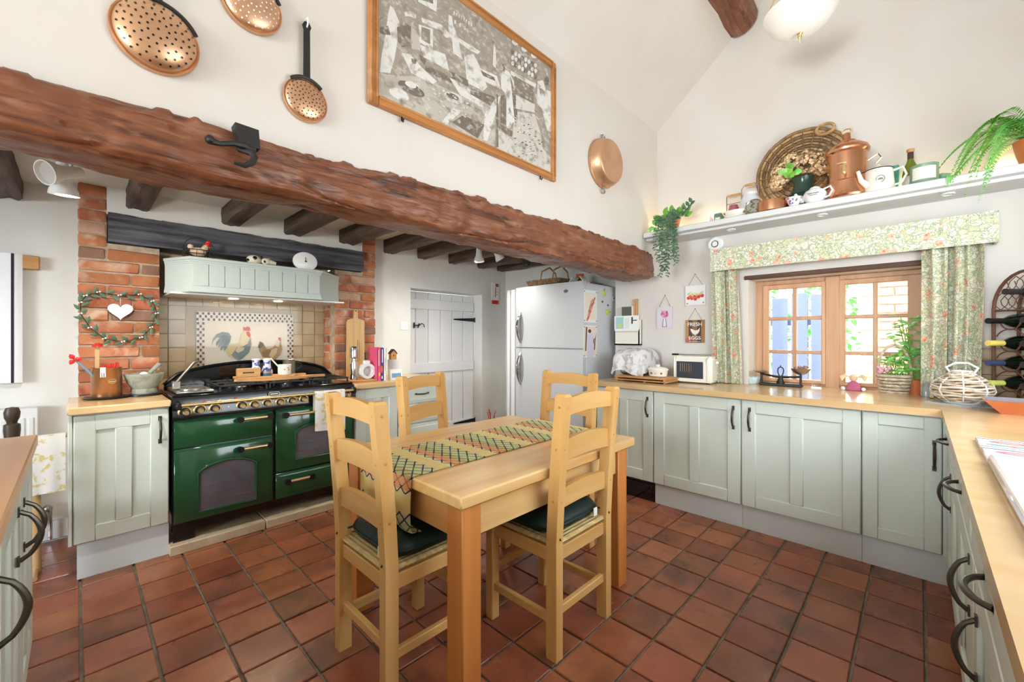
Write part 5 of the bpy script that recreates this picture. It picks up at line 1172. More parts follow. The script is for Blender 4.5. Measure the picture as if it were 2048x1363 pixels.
for k in range(8): PL.append((('#d884a4', '#c65f8a', '#e4a5b8')[k % 3], ell(.52+.17*cos(k*.8), .66+.11*sin(k*.8), .10, .07, 10)))
PL += [('#7a6a72', [(.28,.86),(.30,.86),(.36,.72),(.34,.72)]), ('#6a6a72', ell(.66,.76,.06,.03)), ('#a83a66', ell(.5,.66,.05,.03))]
plaque('pink_flower_plaque', 'small hanging plaque with pink flowers in a vase', 'plaque', ((1314,614),(1344,656)), PL, mat('lilac_card', '#dcd2da', .7), (1330,590))
PL = [('#7a5236', rect(0,0,1,1)), ('#b98553', rect(0,0,.17,1)), ('#5b4030', rect(.17,0,.36,1)), ('#8f6844', rect(.36,0,.62,1)), ('#4e3a30', rect(.62,0,.83,1)), ('#a07445', rect(.83,0,1,1)), ('#b5634a', rect(0,0,.3,.2)), ('#e8e2d8', [(.25,.62),(.30,.50),(.38,.40),(.48,.36),(.52,.30),(.55,.36),(.66,.40),(.74,.50),(.76,.66),(.66,.56),(.50,.54),(.36,.60)]), ('#e8e2d8', rect(.2,.045,.8,.06))]
t, (yl, yr, zb, zt) = plaque('fresh_eggs_sign', 'rustic plank sign lettered FRESH EGGS with a white hen', 'sign', ((1371,640),(1409,685)), PL, boardw, (1390,617))
def text(par, s, o, u, v, size, mtl, nrm, width=None, name='lettering'):
    cu = bpy.data.curves.new('t', 'FONT'); cu.body = s; cu.size = 1; cu.align_x = 'CENTER'; cu.align_y = 'CENTER'; cu.offset = .012; to = bpy.data.objects.new('t', cu); me = bpy.data.meshes.new_from_object(to); bpy.data.objects.remove(to)
    xs = [q.co.x for q in me.vertices]; w0 = max(xs)-min(xs); k = (width/w0) if width else size; u, v, o, nrm = V(u), V(v), V(o), V(nrm)
    off = parent_world(par); mid = (max(xs)+min(xs))/2
    for q in me.vertices: c = q.co.copy(); q.co = o+u*((c.x-mid)*k)+v*(c.y*size)+nrm*.0003-off
    me.name = name; me.materials.append(mtl); ob = bpy.data.objects.new(name, me); COL.objects.link(ob); ob.parent = par; return ob
W_ = yl-yr; Hh = zt-zb
text(t, 'FRESH', (XW-.0150, (yl+yr)/2, zb+Hh*.80), (0,-1,0), (0,0,1), Hh*.22, paperw, (-1,0,0), W_*.74); text(t, 'EGGS', (XW-.0150, (yl+yr)/2, zb+Hh*.20), (0,-1,0), (0,0,1), Hh*.20, paperw, (-1,0,0), W_*.62)
c = at(1431, 488, x=XW-.02); t = thing('smoke_alarm', 'round white alarm with dark ring on the wall above the pelmet', 'alarm', (XW, c.y, c.z))
m = MB(); m.lathe([(.062,0),(.062,-.02),(.05,-.032),(.001,-.034)], 28, (XW-.001, c.y, c.z), 'x'); obj('case', m, whitegl, t); obj('ring', MB().tube([(XW-.036, c.y+.024*cos(a), c.z+.024*sin(a)) for a in [2*pi*j/24 for j in range(24)]], .003, 5, True), black, t)
# letter holder with phone pad
A = at(1230, 632, x=XW-.05); B = at(1279, 690, x=XW-.05); t = thing('letter_holder', 'white wall holder for notes beside the refrigerator', 'holder', (XW, (A.y+B.y)/2, B.z))
m = MB(); m.box(XW-.06, XW-.001, B.y, A.y, B.z, B.z+.012); m.box(XW-.012, XW-.001, B.y, A.y, B.z, A.z); m.box(XW-.06, XW-.05, B.y, A.y, B.z, B.z+(A.z-B.z)*.55); m.box(XW-.06, XW-.001, B.y, B.y+.008, B.z, A.z-.04); m.box(XW-.06, XW-.001, A.y-.008, A.y, B.z, A.z-.04); obj('box', m, cream, t)
w_ = A.y-B.y; h_ = A.z-B.z
printed('cards', t, [('#f2f1ec', rect(0,.5,1,1)), ('#a9d2cf', rect(.06,.56,.38,.96)), ('#c9d98a', ell(.22,.66,.1,.07)), ('#e3e6e2', rect(.42,.56,.62,.92)), ('#303236', [(.70,.72),(.76,.72),(.76,.95),(.70,.95)]), ('#303236', rect(.76,.82,.92,.85)), ('#b8bab4', rect(.06,.44,.94,.47))], (XW-.0605, A.y, B.z), (0,-w_,0), (0,0,h_), (-1,0,0))
A = at(1244, 613, x=XW-.03); B = at(1266, 634, x=XW-.03); t = thing('weather_display', 'small grey screen in a cream case propped on the letter holder', 'display', (XW-.03, (A.y+B.y)/2, B.z))
m = MB(); m.box(XW-.045, XW-.02, B.y, A.y, B.z-.004, A.z, .003); obj('case', m, cream, t); obj('screen', MB().box(XW-.0465, XW-.044, B.y+.006, A.y-.006, B.z+.012, A.z-.004), mat('lcd', '#5a6058', .3), t)
A = at(1266, 598, x=XW-.02); B = at(1275, 634, x=XW-.02); t = thing('wooden_thermometer', 'narrow wooden thermometer strip above the letter holder', 'thermometer', (XW, (A.y+B.y)/2, B.z)); obj('strip', MB().box(XW-.02, XW-.004, B.y, A.y, B.z, A.z, .002), boardz, t); obj('tube', MB().tube([(XW-.022, (A.y+B.y)/2, B.z+.02), (XW-.022, (A.y+B.y)/2, A.z-.02)], .002, 5), redp, t)
# fridge magnets and pictures (south side of the refrigerator)
FY = 2.15
def fr(px, py): return at(px, py, y=FY-.004)
def sheet(label, a, b, polys):
    A, B = fr(*a), fr(*b); t = thing('recipe_card', label, 'card', ((A.x+B.x)/2, FY, B.z)); obj('sheet', MB().box(A.x, B.x, FY-.003, FY-.001, B.z, A.z), paperw, t); printed('print', t, polys, (A.x, FY-.0031, B.z), (B.x-A.x,0,0), (0,0,A.z-B.z), (0,-1,0))
    for u in (.05, .95):
        for v in (.05, .95): obj('pin', MB().ball((A.x+(B.x-A.x)*u, FY-.004, B.z+(A.z-B.z)*v), .005, 6, 4), black, t)
PL = [('#efe4d4', rect(.06,.08,.94,.92))]+[(('#d0806e', '#c86a5c', '#dba090')[k % 3], ell(.3+.4*(k/9)+.08*sin(k*3), .12+.6*(k/9), .14, .05, 10, .6)) for k in range(10)]
sheet('white card printed with red chilli shapes on the refrigerator side', (1168,578), (1194,645), PL)
PL = [('#eddcc8', rect(.04,.04,.96,.96)), ('#d8cfe2', rect(.28,.0,.72,.72)), ('#4a4448', ell(.45,.82,.12,.06)), ('#5d4a48', [(.12,.2),(.2,.2),(.28,.95),(.18,.95)]), ('#6a5a58', [(.75,.2),(.85,.25),(.95,.8),(.8,.5)]), ('#8a7a76', ell(.8,.5,.1,.1))]
sheet('pale card of a figure in a white coat on the refrigerator side', (1167,650), (1194,713), PL)
for (px, py, tilt, lb) in ((1208, 586, 0, 'green apple magnet with dark stalk near the refrigerator top'), (1215, 624, 1, 'green apple magnet on its side lower on the refrigerator')):
    c = fr(px, py); t = thing('apple_magnet', lb, 'magnet', c, 0, 'apple magnets'); m = MB(); m.ball(c, .03, 16, 10, 1, .5, .92); obj('apple', m, mat('apple_green', '#b5cf55', .3, col2='#cfe07a', nscale=6) if 'apple_green' not in MATS else MATS['apple_green'], t)
    d = V((0,0,1)) if not tilt else V((1,0,.1)); obj('stalk', MB().tube([c+d*.026, c+d*.042+V((.006,-.004,0))], .003, 6), darkw, t)
for px, py, r_, mtl, lb in ((1227, 597, .019, paperw, 'round white magnet with dark square beside the apple magnet'), (1205, 603, .008, pewter, 'tiny grey number magnet between the apple magnets'), (1216, 610, .009, pewter, 'small grey curl magnet above the lower apple')):
    c = fr(px, py); t = thing('small_magnet', lb, 'magnet', c); obj('disc', MB().lathe([(r_,.003),(r_,-.003),(.001,-.004)], 16, c, 'y'), mtl, t)
    if r_ > .01: obj('square', MB().box(c.x-.009, c.x+.008, c.y-.0048, c.y-.003, c.z-.004, c.z+.010), darkw, t)
# things on the refrigerator top
fz_ = 1.756
c = at(1090, 566, x=3.30); t = thing('trug_basket', 'flat wicker trug with tall handle on top of the refrigerator', 'basket', (3.32, c.y, fz_))
m = MB(); y0_, y1_ = at(1064,566,x=3.25).y, at(1122,566,x=3.25).y
for k in range(5): 
    e = .006*k; m.tube([(3.22-e, y0_+e, fz_+.008+.015*k), (3.22-e, y1_-e, fz_+.008+.015*k), (3.45+e, y1_-e, fz_+.008+.015*k), (3.45+e, y0_+e, fz_+.008+.015*k)], .008, 6, True)
for j in range(14):
    y = y0_+(y1_-y0_)*(j+.5)/14; m.tube([(3.22, y, fz_+.004), (3.195, y, fz_+.08)], .005, 5)
m.box(3.22, 3.45, min(y0_,y1_), max(y0_,y1_), fz_+.001, fz_+.008); obj('body', m, wickerd, t)
m = MB()
for yy in (at(1094,540,x=3.3).y, at(1118,540,x=3.3).y): m.tube([(3.20, yy, fz_+.07), (3.22, yy, fz_+.16), (3.33, yy-.01, fz_+.21), (3.44, yy, fz_+.16), (3.46, yy, fz_+.07)], .008, 6)
obj('handle', m, wicker, t)
c = at(1160, 558, x=3.36); c.z = fz_; t = thing('painted_pot', 'orange pot with green and red bands on the refrigerator', 'pot', c)
for k, (mt, a, b) in enumerate(((terra, [(.045,0),(.062,.025)], 0), (redp, [(.062,.025),(.058,.045)], 0), (mat('band_green', '#4d6a3a', .5), [(.058,.045),(.046,.062)], 0), (terra, [(.046,.062),(.036,.085),(.038,.11),(.033,.11)], 0))): obj('band', MB().lathe(a, 22, c, cap=(k == 0)), mt, t)
for lb, yy, s_, mt in (('folded white card standing left of the painted pot', at(1141,552,x=3.2).y, 1, paperw), ('folded white card standing right of the painted pot', at(1173,552,x=3.2).y, -1, paperw)):
    m = MB(); m.M = Matrix.Translation((3.2, yy, fz_))@Matrix.Rotation(s_*.7, 4, 'X'); m.box(-.04, .06, -.003, .003, .0, .075); m.v = [v+V((0,0,.0)) for v in m.v]; tag(obj('folded_card', m, mt, None, 0), lb, 'card')
c = at(1205, 572, x=3.4); c.z = fz_
for k, (lb, mt, dx) in enumerate((('blue-grey magazine lying on the refrigerator top', mat('mag_blue', '#8fa6bd', .5), 0), ('red and navy leaflet lying on the magazine', mat('mag_red', '#b5503f', .5, col2='#3a4a66', nscale=12, contrast=(.45,.55)), .04))):
    m = MB(); m.box(3.28+dx, 3.52+dx, 2.2+.01*k, 2.40, fz_+.012*k, fz_+.012*k+.012, .001); tag(obj('magazine', m, mt), lb, 'magazine')
# switch, thermometer by the door
c = at(808, 651, y=YB); t = thing('light_switch', 'white double light switch beside the plank door', 'switch', c); obj('plate', MB().box(c.x-.043, c.x+.043, YB-.009, YB-.001, c.z-.043, c.z+.043, .003), whitegl, t)
for s_ in (-.02, .02): obj('rocker', MB().box(c.x+s_-.007, c.x+s_+.007, YB-.012, YB-.008, c.z-.012, c.z+.012, .002), white, t)
A = at(982, 563, y=YB); B = at(997, 601, y=YB); t = thing('wall_thermometer', 'white wall thermometer with red print in the recess corner', 'thermometer', ((A.x+B.x)/2, YB, B.z)); obj('plate', MB().box(A.x, B.x, YB-.012, YB-.001, B.z-.0, A.z, .003), white, t)
printed('scale', t, [('#f1efec', rect(.05,.02,.95,.98)), ('#b9453a', rect(.5,.74,.9,.92)), ('#c0392f', rect(.45,.18,.55,.7)), ('#303030', rect(.62,.3,.75,.34)), ('#303030', rect(.62,.45,.8,.48)), ('#303030', rect(.62,.6,.7,.64))], (A.x, YB-.0122, B.z), (B.x-A.x,0,0), (0,0,A.z-B.z), (0,-1,0)); obj('bulb', MB().box(A.x+.01, B.x-.01, YB-.012, YB-.002, B.z-.045, B.z, .003), redp, t)
c = at(983, 826, y=3.5); t = thing('red_toy', 'small red and black twig-like ornament on the floor of the recess', 'ornament', (c.x, 3.5, 0)); m = MB()
for k in range(6): m.tube([(c.x, 3.5, 0), (c.x+.03*cos(k), 3.5+.03*sin(k), .2), (c.x+.05*cos(k*1.9), 3.5+.05*sin(k*1.9), c.z+.01*k)], .004, 5)
obj('twigs', m, redp, t)
# ---------------- window worktop ----------------
WZ = .90
def wp_(px, py): return at(px, py, z=WZ)
# toaster
c = at(1384, 763, z=WZ); t = thing('toaster', 'cream two-slot toaster with glass-fronted dark side', 'toaster', (3.2, c.y, WZ))
xa = at(1384, 766, z=WZ).x; ya, yb = at(1350, 760, x=xa).y, at(1424, 765, x=xa).y; zt = at(1384, 712, x=xa).z; hT = zt-WZ; xb = xa+.13
P = [(0,.01),(.13,.01),(.13,hT*.75),(.10,hT),(.03,hT),(0,hT*.75)]
m = MB(); m.prism(P, (xa, yb+.01, WZ), (1,0,0), (0,0,1), (0, ya-yb-.012, 0)); m.box(xa-.004, xb+.004, ya-.0, ya+.012, WZ+.006, WZ+hT*.97, .01); m.box(xa-.006, xb+.006, yb-.0, yb+.055, WZ+.004, WZ+hT*.98, .02); obj('case', m, cream, t)
obj('dark_side', MB().box(xa-.003, xa+.002, yb+.065, ya-.012, WZ+hT*.18, WZ+hT*.80, .002), mat('smoked_glass', '#3d434d', .08), t)
for k in range(6): y = ya-.045-k*.017; obj('guide_wire', MB().box(xa-.0045, xa-.002, y-.003, y+.003, WZ+hT*.42, WZ+hT*.74), chrome, t)
[obj('slot', MB().box(xa+q_, xa+q_+.02, yb+.06, ya-.03, WZ+hT-.004, WZ+hT+.001), black, t) for q_ in (.035, .075)]
obj('lever', MB().ball((xa+.065, yb-.016, WZ+hT*.78), .013, 10, 6), cream, t); [obj('foot', MB().box(x_, x_+.02, y_, y_+.03, WZ, WZ+.01), black, t) for x_ in (xa+.01, xb-.03) for y_ in (yb+.02, ya-.05)]
t = thing('toasting_fork', 'long metal fork with black handle lying on the toaster', 'fork', (xa+.065, (ya+yb)/2, zt)); m = MB(); zz_ = zt+.010; m.tube([(xa+.06, ya+.03, zz_), (xa+.065, yb+.03, zz_+.002)], .003, 6); obj('shaft', m, steel, t); obj('grip', MB().tube([(xa+.06, ya+.05, zz_-.001), (xa+.06, ya-.005, zz_)], .007, 8), black, t)
# slatted board with dish
A = wp_(1228, 757); B = wp_(1341, 757); xa = A.x+.0; t = thing('bread_board', 'slatted wooden bread board on small feet', 'board', (3.25, 1.5, WZ)); yl, yr = at(1232,750,x=3.16).y, at(1337,750,x=3.16).y; bx0, bx1, bz = 3.13, 3.46, WZ+.042
for k in range(9): x = bx0+(bx1-bx0)*k/9; obj('slat', MB().box(x+.003, x+(bx1-bx0)/9-.003, yr, yl, bz-.012, bz, .002), boardw, t)
for y in (yl-.03, yr+.01): obj('batten', MB().box(bx0, bx1, y, y+.02, WZ+.012, bz-.012, .002), boardw, t)
obj('tray', MB().box(bx0+.0, bx1, yr-.004, yl+.01, WZ+.010, WZ+.018, .002), boardw, t)
for y in (yl-.03, (yl+yr)/2-.04, yr+.02):
    for x in (bx0+.02, bx1-.04): obj('foot', MB().box(x, x+.02, y, y+.015, WZ, WZ+.012), boardw, t)
c = at(1316, 742, x=3.27); c.z = bz; t = thing('enamel_dish', 'cream oval casserole dish with lid and fruit motifs on the bread board', 'dish', c)
m = MB(); m.lathe([(.055,0),(.066,.006),(.072,.05),(.075,.058)], 28, c, sx=.72, sy=1.1); obj('body', m, cream, t); m = MB(); m.lathe([(.078,.056),(.078,.062),(.066,.074),(.02,.082),(.014,.083),(.018,.098),(.001,.101)], 28, c, sx=.72, sy=1.1); obj('lid', m, cream, t)
for dy, mt in ((.035, leafd), (.0, redp), (-.045, MATS['cup_red'])): obj('motif', MB().ball(c+V((-.046+.006*(dy < -.02), dy, .03)), .009, 8, 5, .5, 1.1, .9), mt, t)
# covered bread bin
c = at(1255, 735, x=3.33); yl, yr = at(1214,740,x=3.18).y, at(1298,740,x=3.25).y; zt = at(1255, 694, x=3.3).z
yl = min(yl, 1.93); bx0_ = 3.14; t = thing('bread_bin', 'rounded bread bin draped with a grey leaf print cloth', 'bread bin', (3.32, (yl+yr)/2, WZ))
bb0, bb1 = yl-.30, yl-.02; bzz = bz+.001
obj('bin', MB().box(3.27, 3.50, bb0+.04, bb1-.04, bzz, zt-.09, .02), steel, t)
m = MB()
def cl(u, v):
    y = bb0-.0+(bb1-bb0)*u; s = v*2-1; w_ = .16; k = abs(s)
    if k < .5: x = 3.385+s*2*.145; z = zt-.012-.05*(2*k)**3+.008*sin(u*11+s*5)
    else: q = (k-.5)*2; x = 3.385+math.copysign(.147+.012*sin(u*13+3)*q+.02*q, s); z = zt-.06-(zt-bz-.055)*q*(.86+.12*sin(u*5+1))
    e = min(u, 1-u); z -= .03*max(0, 1-e*6)**2
    return V((x, y, z))
m.grid(cl, 26, 30); n0 = len(m.v)
m.grid(lambda u, v: cl(0, v)*(1-u)+V((cl(0,v).x*.98+.02*3.385, cl(0, v).y-.01+.006*sin(v*14), max(bz+.02, cl(0,v).z-.13)))*u, 4, 30)
m.grid(lambda u, v: cl(1, v)*(1-u)+V((cl(1,v).x, cl(1, v).y+.012+.006*sin(v*14), max(bz+.01, cl(1,v).z-.15)))*u, 4, 30)
lm = mat('leaf_cloth', '#e6e4e2', .9, col2='#bdb9b6', nscale=16, contrast=(.52,.60), bump=.1, bscale=60)
obj('cloth', m, lm, t, 70)
# little bowl, scales
c = at(1505, 765, x=3.66); c.z = WZ; lathed('blue_bowl', 'pale blue glass bowl in the window corner beside the scales', 'bowl', mat('ice_blue', '#cfe4e8', .12), c, [(.035,0),(.04,.004),(.055,.055),(.05,.055),(.036,.008),(.001,.006)])
A = at(1520, 765, x=3.62); B = at(1605, 770, x=3.62); cy = (A.y+B.y)/2; L2 = (A.y-B.y)/2; t = thing('balance_scales', 'antique iron balance scales with metal pans on the window sill', 'scales', (3.62, cy, WZ))
m = MB(); m.box(3.59, 3.65, cy-L2, cy+L2, WZ, WZ+.022, .005); m.lathe([(.03,.02),(.018,.05),(.012,.07)], 14, (3.62, cy, WZ)); obj('base', m, iron, t)
m = MB(); m.tube([(3.62, cy+L2*.95, WZ+.085), (3.62, cy+.03, WZ+.068), (3.62, cy-.03, WZ+.068), (3.62, cy-L2*.95, WZ+.075)], [.007,.010,.010,.007], 8); obj('beam', m, iron, t)
m = MB(); m.tube([(3.62, cy+.018*cos(a)*(1+.3*sin(a)), WZ+.105+.035*sin(a)) for a in [2*pi*k/16 for k in range(16)]], .004, 6, True); m.tube([(3.62, cy, WZ+.14), (3.62, cy, WZ+.155)], .003, 6); obj('pointer_loop', m, iron, t)
for s_, r_, d_, lb in ((1, .058, .014, 0), (-1, .066, .045, 1)):
    q = V((3.62, cy+s_*L2*.92, WZ)); m = MB(); m.tube([q+V((0,0,.022)), q+V((0,0,.088))], .008, 8); m.tube([q+V((-.03,0,.088)), q+V((.03,0,.088))], .004, 6); obj('pan_support', m, iron, t)
    m = MB(); m.lathe([(.001,.09),(.02,.091),(r_*.7,.09+d_*.4),(r_,.09+d_),(r_*.97,.092+d_),(r_*.6,.095+d_*.4),(.001,.095)], 26, q, cap=False); obj('pan', m, steel, t)
m = MB()
for k in range(9): m.ball((3.62+.03*cos(k*2.4), cy-L2*.92+.035*sin(k*2.4), WZ+.135+.005*(k % 3)), .012, 6, 5)
tag(obj('potpourri', m, mat('potpourri', '#7d5a52', .8, col2='#c9a9a0', nscale=30)), 'heap of dried petals in the deeper scale pan', 'petals')['kind'] = 'stuff'
c = at(1633, 775, x=3.68); c.z = WZ; t = thing('wire_trinket', 'tiny wire and glass ornament on the sill by the window post', 'ornament', c); m = MB()
for k in range(3): m.tube([c+V((0, .012*(k-1)+.014*cos(a), .02+.014*sin(a))) for a in [2*pi*j/12 for j in range(12)]], .002, 5, True)
m.box(c.x-.01, c.x+.01, c.y-.03, c.y+.03, WZ, WZ+.006); obj('wire', m, steel, t)
# doll
c = at(1707, 778, x=3.66); c.z = WZ; s_ = px2m(38, c)/.12; t = thing('rag_doll', 'small doll with blond pigtails and a dark pink dress on the sill', 'doll', c)
m = MB(); m.lathe([(.035*s_,0),(.042*s_,.004),(.034*s_,.03*s_),(.02*s_,.055*s_),(.012*s_,.06*s_)], 16, c, sx=.6); obj('dress', m, mat('doll_dress', '#b8617c', .8), t); m = MB(); m.ball(c+V((0,0,.078*s_)), .022*s_, 14, 10); obj('head', m, mat('doll_skin', '#e2b89c', .7), t)
m = MB(); m.ball(c+V((.004,0,.083*s_)), .0235*s_, 12, 8, 1, 1, .9)
for sg in (-1, 1):
    for k in range(6): m.tube([c+V((0, sg*.02*s_, .085*s_)), c+V((-.003*k, sg*.042*s_, (.082+.004*k)*s_)), c+V((-.006, sg*(.058+.002*k)*s_, (.06+.005*k)*s_))], .0035, 5)
obj('hair', m, mat('doll_hair', '#e6d3a4', .8), t)
for sg in (-1, 1): obj('foot', MB().ball(c+V((-.02, sg*.05*s_, .012*s_)), .012*s_, 8, 6), white, t)
# basket of plants
A = at(1752, 785, x=3.62); B = at(1825, 790, x=3.62); cy = (A.y+B.y)/2; wb_ = (A.y-B.y); hb = px2m(34, A); t = thing('plant_basket', 'whitewashed wicker basket with hoop handle, planted with foliage', 'basket', (3.66, cy, WZ))
for k in range(6):
    f_ = .75+.25*k/5; m = MB(); m.tube([(3.67+.075*f_*cos(a)+.003*sin(a*16+k*pi), cy+wb_/2*f_*sin(a), WZ+.008+hb*k/5.3) for a in [2*pi*j/40 for j in range(40)]], .0095, 6, True); obj('woven_ring', m, mat('wicker_white', '#dccfb8', .8, col2='#b39d80', nscale=40, bump=.3) if 'wicker_white' not in MATS else MATS['wicker_white'], t)
obj('inside', MB().lathe([(.05,.002),(.07,hb*.9),(.001,hb*.9)], 20, (3.67, cy, WZ), sx=.8, sy=wb_*.46/.07), mat('soil', '#4b3b2c', .95), t)
hH = px2m(95, A); m = MB(); m.tube([(3.67+.004*sin(k*3), cy+wb_*.47*cos(pi*k/18), WZ+hb*.8+(hH-hb*.8)*sin(pi*k/18)**.8) for k in range(19)], .008, 7); obj('hoop_handle', m, MATS['wicker_white'], t)
for k in range(60):
    a = rg.uniform(0, 2*pi); rad = rg.uniform(.01,.075); b_ = V((3.67+rad*.6*cos(a), cy+rad*sin(a), WZ+hb)); h_ = rg.uniform(.02,.13); d = V((rg.uniform(-.6,.3), rg.uniform(-1,1), rg.uniform(0,.7)))
    m = MB(); e = b_+V((rg.uniform(-.02,.02), rg.uniform(-.03,.03), h_)); leaf(m, e, d, rg.uniform(.03,.05), rg.uniform(.02,.035), V((-.6,0,1)));
    m.tube([b_, e], .0012, 4); obj('leaf', m, leafb if k % 2 else leafm, t, 0)
for k in range(6): m = MB(); b_ = V((3.63, cy+wb_*.30+rg.uniform(-.03,.03), WZ+hb+.02+rg.uniform(0,.05))); m.ball(b_, .012, 8, 6); obj('pink_flower', m, mat('petal_pink', '#e3a3b8', .7) if 'petal_pink' not in MATS else MATS['petal_pink'], t)
# tall bushy plant behind
c = at(1830, 770, x=3.70); c.z = WZ; cyb = c.y; t = thing('pot_plant', 'tall bright green leafy plant between the basket and the wide curtain', 'plant', c); c = V((3.71, cyb, WZ))
obj('pot', MB().lathe([(.04,0),(.052,.09),(.048,.09),(.04,.07)], 20, c), terra, t)
for k in range(110):
    h_ = rg.uniform(.10,.50); a = rg.uniform(0, 2*pi); wdt = .085*(1.1-abs(h_-.33)*1.6); b_ = c+V((rg.uniform(-.05,.05), rg.uniform(-1,1)*wdt+.03*(h_/.5), h_)); d = V((cos(a)*.7-.3, sin(a), rg.uniform(-.4,.5)))
    b_.x = min(max(b_.x, 3.60), 3.76); m = MB(); leaf(m, b_, d, rg.uniform(.04,.06), rg.uniform(.022,.034), V((-.5,0,1))); m.v = [V((min(v.x, 3.775), v.y, v.z)) for v in m.v]; obj('leaf', m, leafb, t, 0)
m = MB()
for k in range(9): m.tube([c+V((0,0,.06)), c+V((rg.uniform(-.03,.03), rg.uniform(-.06,.08), rg.uniform(.3,.5)))], .003, 5)
obj('stems', m, leafm, t)
c = at(1852, 785, x=3.56); c.z = WZ; lathed('glass_jar', 'small clear glass jar at the foot of the wide curtain', 'jar', mat('jar_glass', '#dfe6ea', .05, trans=.7), c, [(.02,0),(.024,.004),(.024,.06),(.016,.075),(.018,.085),(.001,.086)])
# slate mat, lantern, dish
P_ = [wp_(1860,798), wp_(1905,788), wp_(1985,797), wp_(1965,820)]; m = MB(); q = [(a.x, a.y) for a in P_]
c0 = V((3.30, -.19, WZ)); q = [(c0.x-.14, c0.y-.0), (c0.x-.02, c0.y+.17), (c0.x+.17, c0.y+.02), (c0.x+.03, c0.y-.16)]
m.prism(q, (0,0,WZ), (1,0,0), (0,1,0), (0,0,.006)); tag(obj('slate_mat', m, mat('slate_glass', '#a9b4ba', .12)), 'grey glass worktop mat under the white lantern', 'mat')
c = V((3.315, -.165, WZ+.006)); s_ = px2m(88, c)/2; hL = px2m(80, c); t = thing('lantern', 'bulbous white wicker and wire lantern with a candle', 'lantern', c)
prof = [(.55,.02),(.85,.16),(1.0,.32),(.93,.47),(.72,.60),(.45,.70),(.34,.76)]
for k in range(15):
    f_ = k/14*(len(prof)-1); i = min(int(f_), len(prof)-2); u = f_-i; r_ = (prof[i][0]*(1-u)+prof[i+1][0]*u)*s_; z_ = (prof[i][1]*(1-u)+prof[i+1][1]*u)*hL
    m = MB(); m.tube([c+V(((r_+.002*sin(a*9+k))*cos(a), (r_+.002*sin(a*9+k))*sin(a), z_+.003*sin(a*5+k*2))) for a in [2*pi*j/30 for j in range(30)]], .006, 5, True); obj('cane_ring', m, MATS['wicker_white'] if k % 3 else mat('cane_pale', '#ead9c8', .8) if 'cane_pale' not in MATS else MATS['wicker_white'] if k % 3 else MATS['cane_pale'], t)
m = MB()
for k in range(8): a = 2*pi*k/8; m.tube([c+V((r_*s_*1.03*cos(a), r_*s_*1.03*sin(a), z_*hL)) for r_, z_ in prof]+[c+V((.30*s_*cos(a), .30*s_*sin(a), hL*.80))], .0035, 6)
for zz_, r_ in ((.02,.57),(.80,.32)): m.tube([c+V((r_*s_*cos(a), r_*s_*sin(a), zz_*hL)) for a in [2*pi*j/24 for j in range(24)]], .004, 6, True)
m.tube([c+V((0, .34*s_, .72*hL)), c+V((0, .50*s_, .88*hL)), c+V((0, .2*s_, 1.0*hL)), c+V((0, -.2*s_, 1.0*hL)), c+V((0, -.5*s_, .88*hL)), c+V((0, -.34*s_, .72*hL))], .006, 6); obj('wire_frame', m, white, t)
obj('candle', MB().lathe([(.25*s_,.02*hL),(.25*s_,.74*hL),(.001,.75*hL)], 16, c), terra, t)
c = wp_(2038, 815); c = V((3.09, -.42, WZ)); t = thing('orange_dish', 'sloping-sided orange ceramic dish with grey inside', 'dish', c); m = MB(); rd = .16
def rr2(k, z): return [(c.x+k*a, c.y+k*b) for a, b in ((-.11,-.20),(.11,-.20),(.11,.20),(-.11,.20))]
m = MB(); lo = [(x, y, WZ) for x, y in rr2(.72, 0)]; hi = [(x, y, WZ+.062) for x, y in rr2(1.0, 0)]; hi2 = [(x, y, WZ+.062) for x, y in rr2(.95, 0)]; lo2 = [(x, y, WZ+.006) for x, y in rr2(.69, 0)]
m.add(lo+hi, [(3,2,1,0)]+[(i, (i+1) % 4, 4+(i+1) % 4, 4+i) for i in range(4)]); m.mi = 0; m.add(hi+hi2, [(i, (i+1) % 4, 4+(i+1) % 4, 4+i) for i in range(4)]); m.mi = 1; m.add(hi2+lo2, [(i, (i+1) % 4, 4+(i+1) % 4, 4+i) for i in range(4)]+[(4,5,6,7)])
o = obj('body', m, [mat('orange_glaze', '#cf8058', .28, col2='#c06c42', nscale=5), mat('grey_glaze', '#8f8a92', .3)], t, 20)
# chopping boards standing in the corner
p = at(1990, 700, x=XW-.03); m = MB(); yb0 = p.y-.28; yb1 = at(1963, 740, x=XW-.03).y; zt = at(1970, 695, x=XW-.03).z
t = thing('oak_board', 'broad wooden board standing against the wall behind the wine rack', 'board', (XW-.02, (yb0+yb1)/2, WZ))
for k in range(4): h_ = (zt-WZ)/4; obj('plank', MB().box(XW-.03, XW-.008, max(yb0, YS+.01), yb1, WZ+h_*k, WZ+h_*(k+1)-.001, .002), wood('oak_grey', '#b99d78', '#8f7550', 'y', .5, 7) if 'oak_grey' not in MATS else MATS['oak_grey'], t)
